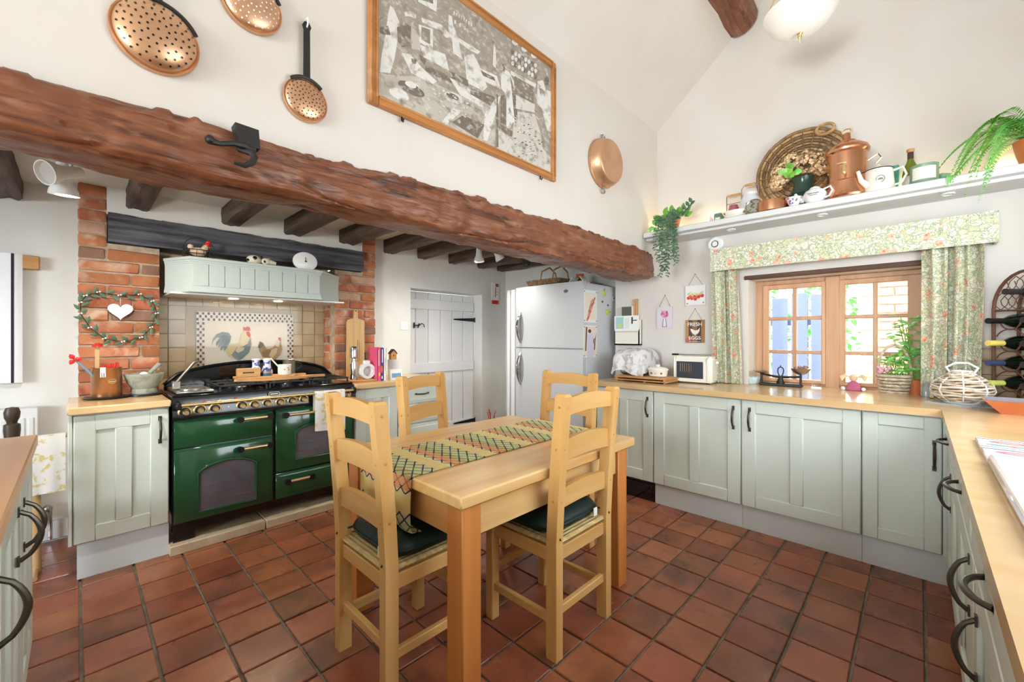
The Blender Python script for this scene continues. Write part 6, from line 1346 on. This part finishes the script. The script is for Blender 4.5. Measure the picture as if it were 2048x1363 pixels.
# wine rack with bottles, set diagonally in the corner
RC = V((3.395, -.445, WZ)); rot = R(-45); t = thing('wine_rack', 'brown wrought iron arched wine rack in the worktop corner', 'wine rack', RC, rot)
rk = mat('rack_brown', '#6b4a3a', .45, metal=.3); rw, zs, zt = .15, 1.405-WZ, 1.60-WZ
for dx in (-.07, .07):
    m = MB(); m.tube([(dx, rw, 0), (dx, rw, zs)]+[(dx, rw*cos(pi*k/14), zs+(zt-zs)*sin(pi*k/14)) for k in range(1, 14)]+[(dx, -rw, zs), (dx, -rw, 0)], .008, 8); m.tube([(dx, rw, zs-.005), (dx, -rw, zs-.005)], .005, 6); obj('arch_frame', m, rk, t, 40, True)
    m = MB()
    for k in range(1, 9):
        for sg in (-1, 1):
            y = -rw+2*rw*k/9; P = []
            for q in range(9):
                yy = y+sg*.035*sin(q*.9); z_ = zs+(zt-zs)*q/8
                if abs(yy) < rw and z_ < zs+(zt-zs)*math.sqrt(max(0, 1-(yy/rw)**2)): P.append((dx, yy, z_))
            if len(P) > 1: m.tube(P, .0022, 5)
    obj('lattice', m, rk, t, 40, True)
m = MB()
for y in (rw, -rw):
    for z_ in (.02, zs): m.tube([(-.07, y, z_), (.07, y, z_)], .005, 6)
obj('cross_bars', m, rk, t, 40, True)
zz_ = [1.02-WZ, 1.125-WZ, 1.229-WZ, 1.345-WZ]
for i, z in enumerate(zz_):
    m = MB()
    for dx in (-.07, .07):
        for yy in (.075, -.075): m.tube([(dx, yy+.045*cos(a), z+.045*sin(a)) for a in [pi*1.02+pi*.96*k/10 for k in range(11)]], .004, 6); m.tube([(dx, yy+.066*cos(a), z-.105+.062*sin(a)) for a in [pi*.12+pi*.76*k/10 for k in range(11)]], .003, 6)
    obj('cradle', m, rk, t, 40, True)
gb = mat('wine_glass_dark', '#12180f', .08); caps = [('#c9cc62', 'lime'), ('#3a4466', 'navy'), ('#e6cd6a', 'yellow'), ('#16181c', 'black')]
for i, z in enumerate(zz_+[zs+.085]):
    for j, yy in enumerate((.075, -.075) if i < 4 else (.0,)):
        hexc, cn = caps[i] if (j == 0 and i < 4) else ('#2a2326', 'dark')
        lb = ('wine bottle with lime green capsule lying lowest in the rack', 'wine bottle with navy capsule in the rack above the lime one', 'wine bottle with yellow capsule in the wine rack', 'wine bottle with black capsule under the rack arch bar')[i] if (j == 0 and i < 4) else ('dark capped wine bottle in the lowest row beside the lime one', 'dark capped wine bottle beside the navy capsule bottle', 'dark capped wine bottle beside the yellow capsule bottle', 'dark capped wine bottle beside the black capsule bottle', 'dark wine bottle pushed through the arch lattice of the rack')[i]
        t = thing('wine_bottle', lb, 'bottle', RC+V((yy*-sin(rot), yy*cos(rot), z)), rot, 'bottles in the wine rack'); m = MB(); m.lathe([(.036,.13),(.0385,.125),(.0385,-.03),(.03,-.07),(.0155,-.10),(.0135,-.12)], 20, (0,0,0), 'x'); obj('body', m, gb, t, 40, True)
        m = MB(); m.lathe([(.0145,-.10),(.0150,-.185),(.0152,-.19),(.001,-.191)], 16, (0,0,0), 'x'); obj('capsule', m, mat('capsule_'+cn, hexc, .4) if 'capsule_'+cn not in MATS else MATS['capsule_'+cn], t, 40, True)
# patterned tile trivet and pale tray on the sink run
A = at(1950, 873, z=WZ+.012); t = thing('tile_trivet', 'patterned red and blue tile trivet on the sink run', 'trivet', (A.x-.17, A.y-.2, WZ))
for k in range(3):
    for q in range(2):
        y1_ = A.y-.15*k; xq = A.x-.178*(q+1); obj('tile', MB().box(xq, xq+.175, y1_-.147, y1_, WZ, WZ+.012, .002), whitegl, t)
        fp = [('#efecee', rect(.02,.02,.98,.98)), ('#4a4458', rect(.02,.86,.98,.93)), ('#d9707a', ell(.5,.62,.34,.14)), ('#e9a3a0', ell(.5,.62,.18,.07)), ('#7fa39a', ell(.3,.3,.2,.1)), ('#7fa39a', ell(.7,.3,.2,.1)), ('#c77f86', ell(.5,.28,.07,.1)), ('#5a5a80', rect(.02,.05,.98,.09))]
        printed('print', t, fp, (xq, y1_, WZ+.0122), (0,-.147,0), (.175,0,0), (0,0,1))
B = at(1976, 914, z=WZ+.02); t = thing('draining_tray', 'glossy pale lilac tray with raised rim on the sink run', 'tray', (B.x-.4, B.y-.2, WZ)); y1_ = B.y; x1_ = A.x-.36; x0_ = x1_-.75
obj('tray', MB().box(x0_, x1_, y1_-.42, y1_, WZ, WZ+.016, .006), mat('tray_lilac', '#dcdce8', .1), t); m = MB()
m.tube([(x0_+.01, y1_-.01, WZ+.018), (x1_-.01, y1_-.01, WZ+.018), (x1_-.01, y1_-.41, WZ+.018), (x0_+.01, y1_-.41, WZ+.018)], .008, 8, True); obj('rim', m, MATS['tray_lilac'], t)
m = MB(); m.tube([(x0_+.1, y1_-.08, WZ+.016), (x1_-.1, y1_-.08, WZ+.016), (x1_-.1, y1_-.34, WZ+.016), (x0_+.1, y1_-.34, WZ+.016)], .007, 8, True); obj('inner_ridge', m, whitegl, t)
# ---------------- beside the range ----------------
c = at(213, 795, z=WZ); c = V((c.x, c.y-.02, WZ)); t = tag(obj('iron_trivet', MB().lathe([(.10,.004),(.105,.008),(.10,.012),(.001,.012)], 28, c).box(c.x+.09, c.x+.17, c.y-.02, c.y+.0, WZ+.004, WZ+.012, .002).box(c.x-.01,c.x+.01,c.y-.06,c.y-.04,WZ,WZ+.006).box(c.x-.06,c.x-.04,c.y+.04,c.y+.06,WZ,WZ+.006).box(c.x+.04,c.x+.06,c.y+.04,c.y+.06,WZ,WZ+.006), black), 'round black iron trivet under the copper utensil pot', 'trivet')
c = V((c.x, c.y, WZ+.0125)); s_ = px2m(46, c)/2; hp = px2m(56, c); t = thing('utensil_pot', 'copper coloured utensil pot on the black trivet', 'pot', c)
m = MB(); m.lathe([(s_*.98,0),(s_,.003),(s_,hp),(s_*1.03,hp+.003),(s_*.95,hp),(s_*.94,.01),(.001,.008)], 28, c); obj('body', m, mat('copper_pot', '#b9835a', .3, metal=.8), t); obj('badge', MB().tube([c+V((.3*s_+.018*cos(a), -s_*.97, hp*.55+.012*sin(a))) for a in [2*pi*j/14 for j in range(14)]], .002, 5, True).box(c.x+.3*s_-.014, c.x+.3*s_+.014, c.y-s_-.001, c.y-s_*.93, c.z+hp*.52, c.z+hp*.56), brass, t)
T = c+V((0,0,hp)); 
A = at(195, 692, y=c.y); t = thing('wooden_spoon', 'pale wooden spoon handle topped by a red cap in the utensil pot', 'utensil', T); obj('handle', MB().box(A.x-.011, A.x+.009, c.y-.004, c.y+.004, c.z+.02, A.z, .002), boardz, t); obj('cap', MB().lathe([(.026,0),(.024,.008),(.014,.016),(.012,.022),(.001,.024)], 14, (A.x, c.y, A.z-.004)), redp, t)
A = at(148, 716, y=c.y-.03); B = at(180, 745, y=c.y-.03); t = thing('ladle', 'blue-grey ladle with red bow leaning out of the utensil pot', 'utensil', T); obj('handle', MB().tube([A, B, (c.x-.01, c.y, c.z+.03)], .007, 8), mat('blue_grey', '#7a8d9c', .4), t); m = MB()
for k in range(3): d = V((cos(k*2.1), -.3, sin(k*2.1))); leaf(m, A+V((0,-.008,-.005)), d, .035, .026, V((0,-1,0)))
obj('red_bow', m, redp, t, 0)
t = thing('spatulas', 'bundle of red plastic spatula heads sticking out of the utensil pot', 'utensil', T); 
for k in range(4): x = c.x-.02+.022*k; obj('head', MB().box(x-.009, x+.009, c.y-.03+.01*k, c.y-.024+.01*k, T.z-.05, T.z+.020+.004*k, .003), redp, t)
t = thing('fork_server', 'white serving fork hooked over the utensil pot rim', 'utensil', T); m = MB(); x = c.x-.018; yy = c.y-s_-.006; m.box(x-.012, x+.012, yy-.004, yy+.002, T.z-.025, T.z+.008, .002)
for k in (-1, 0, 1): m.box(x+k*.009-.003, x+k*.009+.003, yy-.004, yy+.001, T.z-.05, T.z-.02, .001)
obj('tines', m, white, t)
# mortar
c = at(288, 789, z=WZ); c = V((c.x, c.y-.02, WZ)); tag(obj('slate_coaster', MB().lathe([(.085,0),(.09,.004),(.09,.010),(.001,.011)], 28, c), black), 'round black coaster under the stone mortar', 'coaster')
c = c+V((0,0,.0115)); s_ = px2m(62, c)/2; hM = px2m(40, c); st_ = mat('grey_stone', '#98998a', .8, col2='#6f7166', nscale=22, bump=.3, bscale=60, contrast=(.5,.7)); t = thing('mortar', 'grey stone mortar on a black coaster', 'mortar', c)
m = MB(); m.lathe([(s_*.62,0),(s_*.66,.008),(s_*.60,hM*.25),(s_*.85,hM*.55),(s_,hM*.95),(s_*1.0,hM),(s_*.82,hM),(s_*.6,hM*.5),(.001,hM*.35)], 28, c); obj('bowl', m, st_, t)
t = thing('pestle', 'stone pestle resting in the mortar', 'pestle', c+V((0,0,hM))); m = MB(); m.tube([c+V((-.01,0,hM*.55)), c+V((.03,0,hM*1.05)), c+V((.075,.01,hM*1.45))], [.020,.012,.014], 10); obj('shaft', m, st_, t); tag(obj('garlic_bulb', MB().ball(c+V((-.005,-.03,hM*.95)), .022, 12, 8, 1, 1, .8), white), 'white garlic bulb in the mortar', 'garlic')
# mistletoe wreath with heart
W0 = at(240, 635, y=YP-.02); t = thing('heart_wreath', 'heart-shaped leafy wreath with white berries on the brick pier', 'wreath', W0); s_ = px2m(1, W0)
outl = [(-48,-38),(-30,-46),(0,-42),(30,-46),(50,-34),(57,-10),(48,18),(32,38),(5,46),(-22,40),(-42,20),(-55,-5),(-55,-25)]
PT = [W0+V((a*s_, 0, -b*s_*1.05)) for a, b in outl]; obj('twig_ring', MB().tube(PT, .003, 6, True), darkw, t)
for i, p in enumerate(PT):
    nx = PT[(i+1) % len(PT)]; d0 = (nx-p).normalized()
    for k in range(3):
        m = MB(); b_ = p.lerp(nx, k/3); a = (.6, -.7, .9)[k]*(1 if i % 2 else -1); d = Matrix.Rotation(a, 3, 'Y')@d0; leaf(m, b_+V((0,-.006,0)), d+V((0,-.25,0)), .048, .019, V((0,-1,0)), .1); obj('leaf', m, mat('mistletoe', '#4a6a4e', .5, rand=.15) if 'mistletoe' not in MATS else MATS['mistletoe'], t, 0)
    obj('berries', MB().ball(p+V((.004,-.012,.004)), .0055, 8, 5).ball(p+V((-.008,-.012,.0)), .005, 8, 5), white, t)
Hc = at(241, 621, y=YP-.03); k_ = px2m(20, Hc)
hp_ = [(16*sin(a)**3/17, (13*cos(a)-5*cos(2*a)-2*cos(3*a)-cos(4*a))/17) for a in [2*pi*j/40 for j in range(40)]]
t = thing('white_heart', 'white wooden heart hanging inside the leafy wreath', 'heart', Hc); m = MB(); m.prism([(a*k_, b*k_*.95) for a, b in hp_], Hc, (1,0,0), (0,0,1), (0,.008,0)); obj('heart', m, white, t); obj('loop', MB().tube([Hc+V((0,.004,k_*.5)), Hc+V((0,.004,k_*1.3))], .001, 5), white, t)
# ---------------- on the hood ----------------
hz_ = 1.784
c = at(398, 505, y=3.46); c.z = hz_; t = thing('hen_basket', 'wire basket with hoop handle holding a red-combed hen', 'basket', c); w_ = px2m(26, c); m = MB()
for z in (.006, .03, .055): m.tube([c+V((w_*cos(a), .045*sin(a), z)) for a in [2*pi*j/24 for j in range(24)]], .002, 5, True)
for j in range(14): a = 2*pi*j/14; m.tube([c+V((w_*cos(a), .045*sin(a), .004)), c+V((w_*cos(a), .045*sin(a), .055))], .0015, 4)
m.tube([c+V((w_*cos(a), 0, .055+.085*sin(a))) for a in [pi*j/14 for j in range(15)]], .003, 5); obj('wire', m, iron, t)
t = thing('hen_figurine', 'small pottery hen with red comb sitting in the wire basket', 'figurine', c); m = MB(); m.ball(c+V((-.005,0,.045)), .038, 16, 10, 1.25, .8, .8); m.ball(c+V((-.045,0,.075)), .018, 10, 8); m.tube([c+V((.025,0,.06)), c+V((.04,0,.09))], [.022,.015], 8); obj('body', m, mat('hen_cream', '#d8c4a6', .6, col2='#b89a78', nscale=14), t); m = MB(); m.ball(c+V((.046,0,.098)), .017, 10, 8); m.ball(c+V((.052,0,.118)), .012, 8, 6, 1.2, .5, 1); m.ball(c+V((.058,0,.085)), .008, 8, 6); obj('head', m, redp, t)
c = at(520, 518, y=3.46); c.z = hz_; t = thing('spotted_pig', 'cream and black spotted pig figurine lying on the hood', 'figurine', c); s_ = px2m(30, c); m = MB(); m.ball(c+V((-s_*.35,0,.036)), .036, 18, 12, 1.35, .75, .95); m.ball(c+V((s_*.35,0,.034)), .027, 14, 10, 1.2, .8, .95); m.tube([c+V((s_*.55,0,.034)), c+V((s_*.95,0,.026))], [.02,.013], 12)
for dx in (-.6, -.2, .3): m.box(c.x+dx*s_-.01, c.x+dx*s_+.01, c.y-.028, c.y-.005, hz_, hz_+.014, .004)
obj('body', m, mat('pig_cream', '#d9d0b8', .5), t)
for dx, dz, r_ in ((-.35, .045, .016), (.25, .03, .010), (.05, .058, .010), (-.75, .03, .010)): obj('spot', MB().ball(c+V((dx*s_, -.021+(.004 if r_ < .012 else 0), dz)), r_, 10, 6, 1, .5, 1), black, t)
obj('ear', MB().prism([(0,0),(.022,-.008),(.03,.012)], c+V((s_*.3,-.014,.052)), (1,0,0), (0,0,1), (0,.004,0)), mat('pig_grey', '#8c8272', .6), t)
c = at(611, 518, y=3.47); r_ = px2m(23, c); t = thing('oval_clock', 'white oval dial leaning against the lintel on the hood', 'clock', (c.x, 3.47, hz_)); zc = hz_+r_*.80; m = MB(); m.lathe([(r_,.016),(r_*1.02,.008),(r_,0),(r_*.96,-.002),(.001,-.002)], 32, (c.x, 3.47, zc), 'y', 1, .8); obj('dial', m, whitegl, t)
obj('hands', MB().box(c.x-.002, c.x+.002, 3.4655, 3.468, zc, zc+r_*.35).lathe([(.006,0),(.006,-.006),(.001,-.007)], 10, (c.x, 3.468, zc), 'y').tube([(c.x+.004, 3.466, zc-.004), (c.x+.010, 3.466, zc-.004), (c.x+.010, 3.466, zc+.004)], .0015, 5), pewter, t)
# ---------------- hob things ----------------
HZ_ = .957
c = at(545, 756, z=HZ_); yq = 3.36; t = thing('serving_board', 'long wooden serving board across the hob', 'board', (1.02, yq, HZ_)); xa, xb = at(468, 757, y=yq).x, at(640, 747, y=yq).x
pl = [(xa, 0), (xa+.12, -.085), ((xa+xb)/2, -.10), (xb-.14, -.085), (xb-.08, -.03), (xb+.03, -.018), (xb+.03, .018), (xb-.08, .03), (xb-.14, .085), ((xa+xb)/2, .10), (xa+.12, .085)]
m = MB(); m.prism(pl, (0, yq, HZ_), (1,0,0), (0,1,0), (0,0,.016)); obj('board', m, boardw, t)
z2 = HZ_+.0165; t = thing('small_board', 'smaller paddle board lying on the serving board', 'board', (1.0, yq, z2)); xa2, xb2 = at(470, 752, y=yq+.02).x, at(610, 746, y=yq+.02).x
m = MB(); m.prism([(xa2, -.06), (xb2-.1, -.07), (xb2-.06, -.02), (xb2, -.018), (xb2, .018), (xb2-.06, .02), (xb2-.1, .07), (xa2, .06)], (0, yq+.02, z2), (1,0,0), (0,1,0), (0,0,.014)); obj('board', m, boardw, t)
z3 = z2+.0145
a, b = at(474, 745, y=yq-.03), at(520, 742, y=yq-.03); hB = px2m(17, a); t = thing('wooden_box', 'narrow wooden box with burnt lettering on the hob boards', 'box', ((a.x+b.x)/2, yq, z3)); m = MB(); m.box(a.x, b.x, yq-.045, yq+.0, z3, z3+hB, .003); obj('box', m, boardw, t); text(t, 'butter', ((a.x+b.x)/2, yq-.0453, z3+hB*.5), (1,0,0), (0,0,1), hB*.5, darkw, (0,-1,0), (b.x-a.x)*.55) if 0 else obj('burnt_mark', MB().box(a.x+.03, b.x-.04, yq-.0455, yq-.045, z3+hB*.42, z3+hB*.58), darkw, t)
bw = mat('blue_white', '#d8d9e6', .2, col2='#4a58a0', nscale=26, nmap=(1,1,1.6), contrast=(.5,.54), detail=2)
for px, lb in ((512, 'blue and white shaker standing behind the wooden box'), (534, 'blue and white shaker next to the enamel pan')):
    q = at(px, 735, y=yq+.03); q.z = z3; s_ = px2m(9, q); h_ = px2m(34 if px < 520 else 33, q); t = thing('shaker', lb, 'shaker', q, 0, 'blue and white shakers'); m = MB(); m.lathe([(s_*1.05,0),(s_*1.15,.006),(s_*1.1,h_*.25),(s_*.72,h_*.55),(s_*.72,h_*.8),(s_*.85,h_*.92)], 20, q); obj('body', m, bw, t); obj('top', MB().lathe([(s_*.85,h_*.92),(s_*.9,h_*.96),(s_*.5,h_),(.001,h_*1.01)], 18, q), whitegl, t)
q = at(534, 745, y=yq-.02); q.z = z3; t = thing('blue_ramekin', 'small blue and cream pot in front of the shaker', 'pot', q); m = MB(); m.lathe([(.026,0),(.028,.004),(.028,.018)], 18, q); obj('body', m, mat('teal_glaze', '#3f6a80', .25), t); obj('band', MB().lathe([(.0283,.018),(.0283,.03),(.024,.03)], 18, q), mat('ramekin_band', '#a08a68', .3), t)
q = at(569, 742, y=yq+.0); q.z = z3; t = thing('enamel_pan', 'small cream enamel milk pan with painted leaves', 'pan', q); s_ = px2m(12, q); h_ = px2m(19, q); m = MB(); m.lathe([(s_*.95,0),(s_,.004),(s_*1.0,h_),(s_*1.06,h_+.002),(s_*.94,h_),(s_*.9,.006),(.001,.005)], 22, q); obj('body', m, cream, t); obj('handle', MB().tube([q+V((-s_,0,h_*.9)), q+V((-s_*2.1,0,h_*1.75))], .005, 8), cream, t)
for dx, dz in ((-.3,.55),(.2,.7),(.35,.5)): obj('leaf_motif', MB().ball(q+V((dx*s_, -s_*.96, h_*dz)), .005, 6, 4, 1.3, .5, .7), leafd, t)
q = at(578, 737, y=yq+.10); q.z = HZ_+.017; t = thing('tin_mug', 'tall grey metal mug with wire handle at the back of the hob', 'mug', q); s_ = px2m(11, q); h_ = px2m(30, q); m = MB(); m.lathe([(s_,0),(s_,h_),(s_*1.05,h_+.003),(s_*.95,h_),(s_*.92,.005),(.001,.004)], 22, q); obj('body', m, mat('tin_grey', '#8b8a88', .4, metal=.6), t); obj('handle', MB().tube([q+V((s_*.95,0,h_*.8)), q+V((s_*2.1,0,h_*.75)), q+V((s_*2.2,0,h_*.5)), q+V((s_,0,h_*.3))], .003, 6), steel, t)
# oven cloth over the rail
a, b = at(628, 775, y=RYF-.055), at(688, 775, y=RYF-.055); zb = at(655, 858, y=RYF-.07).z; t = thing('oven_cloth', 'white and yellow flowered cloth hanging on the cooker rail', 'cloth', ((a.x+b.x)/2, RYF-.06, zb))
m = MB(); Pp = [(RYF-.036, .74), (RYF-.038, .86), (RYF-.045, .877), (RYF-.055, .8795), (RYF-.066, .877), (RYF-.072, .86), (RYF-.074, .78), (RYF-.072, zb)]
m.grid(lambda u, v: V((a.x+(b.x-a.x)*u, Pp[int(round(v*7))][0]-.004*sin(u*14)*(v > .8), Pp[int(round(v*7))][1]-(.02*u if v > .99 else 0))), 12, 7); obj('cloth', m, flm, t, 70)
# ---------------- worktop right of the range ----------------
def rp2_(px, py, y): return at(px, py, y=y)
yb_ = YP-.045
def standing(label, name, cat, px0, px1, y): pass
A = at(694, 735, y=yb_); B = at(729, 640, y=yb_); zt = at(712, 618, y=yb_).z; cx = (A.x+B.x)/2; t = thing('bread_paddle', 'tall wooden bread board with handle leaning on the brick pier', 'board', (cx, yb_, WZ)); hw = (B.x-A.x)/2
m = MB(); m.prism([(cx-hw, WZ+.002), (cx+hw, WZ+.002), (cx+hw, B.z-.02), (cx+hw*.9, B.z), (cx+.02, B.z+.015), (cx+.016, zt-.01), (cx, zt), (cx-.016, zt-.01), (cx-.02, B.z+.015), (cx-hw*.9, B.z), (cx-hw, B.z-.02)], (0, yb_, 0), (1,0,0), (0,0,1), (0,.018,0)); obj('board', m, boardz, t)
obj('hang_hole', MB().lathe([(.006,-.001),(.001,-.0015)], 10, (cx, yb_, zt-.016), 'y'), black, t); obj('lettering', MB().box(cx+.014, cx+.02, yb_-.001, yb_+.001, WZ+.14, WZ+.34).box(cx+.032, cx+.036, yb_-.001, yb_+.001, WZ+.15, WZ+.32), mat('burnt', '#8a6a42', .7), t)
c = at(740, 760, z=WZ); ty = 3.27; x0_, x1_ = at(699, 760, y=ty).x, at(755, 760, y=ty).x; t = tag(obj('wooden_tray', MB().box(x0_+.02, x1_, ty-.05, ty+.11, WZ, WZ+.018, .004), boardw), 'low wooden tray under the pepper mill and salt pot', 'tray'); tz = WZ+.0185
q = at(706, 750, y=ty+.03); q.z = tz; q.x = max(q.x, x0_+.05); s_ = px2m(7, q); h_ = px2m(66, q); t = thing('pepper_mill', 'tall chrome pepper mill in front of the bread board', 'mill', q); m = MB(); m.lathe([(s_,0),(s_*1.05,.01),(s_*.8,h_*.25),(s_*1.0,h_*.45),(s_*.55,h_*.6),(s_*.55,h_*.63)], 20, q); obj('base', m, chrome, t); m = MB(); m.lathe([(s_*.6,h_*.63),(s_*1.05,h_*.66),(s_*1.1,h_*.95),(s_*.9,h_),(.001,h_*1.01)], 20, q); obj('cap', m, chrome, t)
q = at(733, 748, y=ty+.02); q.z = tz; s_ = px2m(16, q); h_ = px2m(34, q); t = thing('salt_pot', 'white rounded salt pot with a round opening', 'pot', q)
N = 28; m = MB(); op = [(s_*.62*cos(2*pi*k/N), h_*.45+s_*.62*sin(2*pi*k/N)) for k in range(N)]
def outl_(a): 
    r_ = s_*1.0; x = r_*cos(a); z = h_*.45+h_*.45*sin(a); return (x*(.92 if sin(a) < -.6 else 1), z)
ou = [outl_(2*pi*k/N) for k in range(N)]
for yo in (-.028, .028): m.add([(q.x+a, q.y+yo, q.z+b) for a, b in ou+op], [(k, (k+1) % N, N+(k+1) % N, N+k) for k in range(N)])
m.add([(q.x+a, q.y+yo, q.z+b) for yo in (-.028, .028) for a, b in ou], [(k, (k+1) % N, N+(k+1) % N, N+k) for k in range(N)]); m.add([(q.x+a, q.y+yo, q.z+b) for yo in (-.028, .028) for a, b in op], [(k, (k+1) % N, N+(k+1) % N, N+k) for k in range(N)])
m.box(q.x-s_*.35, q.x+s_*.35, q.y-.02, q.y+.02, q.z+h_*.86, q.z+h_*1.08, .004); obj('body', m, whitegl, t); obj('inside', MB().lathe([(s_*.62,.02),(.001,.025)], 20, (q.x, q.y, q.z+h_*.45), 'y'), mat('shade_white', '#d6d4d0', .5), t)
by = 3.21; hx = at(754, 700, y=by).x+.006; ht = at(765, 694, y=by).z
for k, (wd, hexc, lb, dh) in enumerate(((.030, '#d8547c', 'bright pink cookbook standing beside the salt pot', 0), (.022, '#4b3f94', 'purple-blue cookbook with orange dot between pink and white books', -.004), (.024, '#e9e6df', 'white paperback cookbook at the end of the books', -.006))):
    t = thing('cookbook', lb, 'book', (hx+wd/2, by+.08, WZ), 0, 'cookbooks on the short worktop'); cv = mat('cover_%d' % k, hexc, .5); m = MB(); m.box(hx, hx+wd, by, by+.003, WZ, ht+dh); m.box(hx, hx+.002, by, by+.16, WZ, ht+dh); m.box(hx+wd-.002, hx+wd, by, by+.16, WZ, ht+dh); obj('cover', m, cv, t, 0); obj('pages', MB().box(hx+.002, hx+wd-.002, by+.003, by+.155, WZ+.003, ht+dh-.004), paperw, t, 0)
    pr = [('#f2f0ee', rect(.25,.45,.42,.92)), ('#f0b04a', ell(.5,.2,.3,.06))] if k == 0 else [('#f2f0ee', rect(.3,.55,.7,.95)), ('#e8683a', ell(.3,.35,.4,.12)), ('#f2f0ee', ell(.4,.1,.25,.05))] if k == 1 else [('#b8b4ac', rect(.4,.3,.6,.7))]
    printed('spine_print', t, pr, (hx, by-.0002, WZ), (wd,0,0), (0,0,ht+dh-WZ), (0,-1,0)); hx += wd+.001
q = at(787, 745, y=3.40); q.z = WZ; s_ = px2m(11, q); h_ = px2m(36, q); t = lathed('smart_speaker', 'white cylindrical speaker under a tiny birdhouse', 'speaker', mat('speaker_white', '#d6d4da', .8, bump=.2, bscale=200), q, [(s_,0),(s_*1.02,.004),(s_*1.02,h_*.95),(s_*.95,h_),(.001,h_)])
q = V((q.x-.008, q.y, WZ+h_+.001)); w_ = px2m(6, q); h2 = px2m(20, q); t = thing('birdhouse', 'miniature brown wooden birdhouse on top of the speaker', 'birdhouse', q); m = MB(); m.prism([(-w_,0),(w_,0),(w_,h2*.6),(0,h2*.92),(-w_,h2*.6)], q+V((0,-.02,0)), (1,0,0), (0,0,1), (0,.04,0)); obj('house', m, boardw, t); m = MB(); m.prism([(-w_*1.25,h2*.55),(0,h2*.95),(w_*1.25,h2*.55),(w_*1.25,h2*.62),(0,h2*1.03),(-w_*1.25,h2*.62)], q+V((0,-.026,0)), (1,0,0), (0,0,1), (0,.052,0)); obj('roof', m, darkw, t); obj('entrance', MB().lathe([(.006,0),(.001,-.001)], 10, q+V((0,-.0205,h2*.42)), 'y'), black, t)
q = at(792, 748, y=3.27); q.z = WZ; w_ = px2m(13, q); h_ = px2m(19, q); t = thing('clock_radio', 'small white clock radio with blue screen in front of the speaker', 'clock', q); m = MB(); m.prism([(-.012,0),(.05,0),(.04,h_),(.0,h_)], q+V((-w_,0,0)), (0,1,0), (0,0,1), (2*w_,0,0)); obj('case', m, whitegl, t)
m = MB(); sl = V((0,.012/h_,1)); o_ = q+V((-w_*.8,-.0135,0)); m.add([o_+V((a*w_*1.6, .012*b-.0005, h_*(.15+.75*b)))+V((0,.002,0)) for a, b in ((0,0),(1,0),(1,1),(0,1))], [(0,1,2,3)]); obj('screen', m, mat('screen_blue', '#5f7f9f', .2, emit='#6f9fc8', estr=.3), t, 0)
# ---------------- outside the window ----------------
gm = mat('garden_ground', '#9a948a', .9, col2='#7d7a6c', nscale=3); g_ = struct('ground_outside', MB().box(XW+.35, 14, -6, 10, -.3, -.25), gm, 0)
fm = mat('fence_slate', '#5a637c', .7, col2='#68718c', nscale=5, nmap=(1,1,.1)); t = thing('garden_fence', 'slate blue slatted garden fence seen through the window', 'fence', (6.2, 1.6, -.25))
slm = obj('s', MB().box(-.011, .011, -.085, .085, 0, 1, .002), fm); sd_ = slm.data; bpy.data.objects.remove(slm)
for k in range(18):
    y = .86+k*.205; 
    inst(sd_, 'slat', (6.2, y, -.2), t, (0,0,0), (1,1,1.98+.03*sin(k*2.1)))
for z in (.3, 1.45): obj('rail', MB().box(6.22, 6.26, .8, 4.6, z-.04, z+.04), fm, t)
for y in (.78, 2.6, 4.4): obj('post', MB().box(6.22, 6.32, y-.05, y+.05, -.25, 1.78), fm, t)
for c_, lb in (((8.0, 4.0, 2.0), 'green garden tree behind the fence'), ((7.8, 1.3, 1.9), 'bright garden shrub behind the fence end')):
    t = thing('garden_tree', lb, 'tree', (c_[0], c_[1], -.25)); obj('trunk', MB().tube([(c_[0], c_[1], -.25), (c_[0]+.1, c_[1], c_[2])], [.1,.06], 8), darkw, t); m = MB()
    for k in range(900):
        d = V((rg.gauss(0,1), rg.gauss(0,1), rg.gauss(0,1))).normalized()*rg.uniform(.4,1.2); leaf(m, V(c_)+d, V((rg.gauss(0,1), rg.gauss(0,1), rg.gauss(0,1))), .16, .09)
    o = obj('foliage', m, leafb, t, 0); o['kind'] = 'stuff'
m = MB(); m.box(5.0, 5.25, -3, .385, -.25, 2.9); wo = struct('wall_outside', m, mat('mortar_out', '#d8cdbf', .9), 0)
bo = obj('b', brick_mesh(.22, .03, .066, 5), mat('brick_out', '#d99a78', .8, rand=.12, col2='#e6b89a', nscale=6)); bod = bo.data; bpy.data.objects.remove(bo)
for k in range(24):
    for j in range(7):
        y = .27-.232*j-(.116 if k % 2 else 0)
        if y > -1: inst(bod, 'brick', (4.992, y, .45+.076*k), wo, (0,0,R(90)))
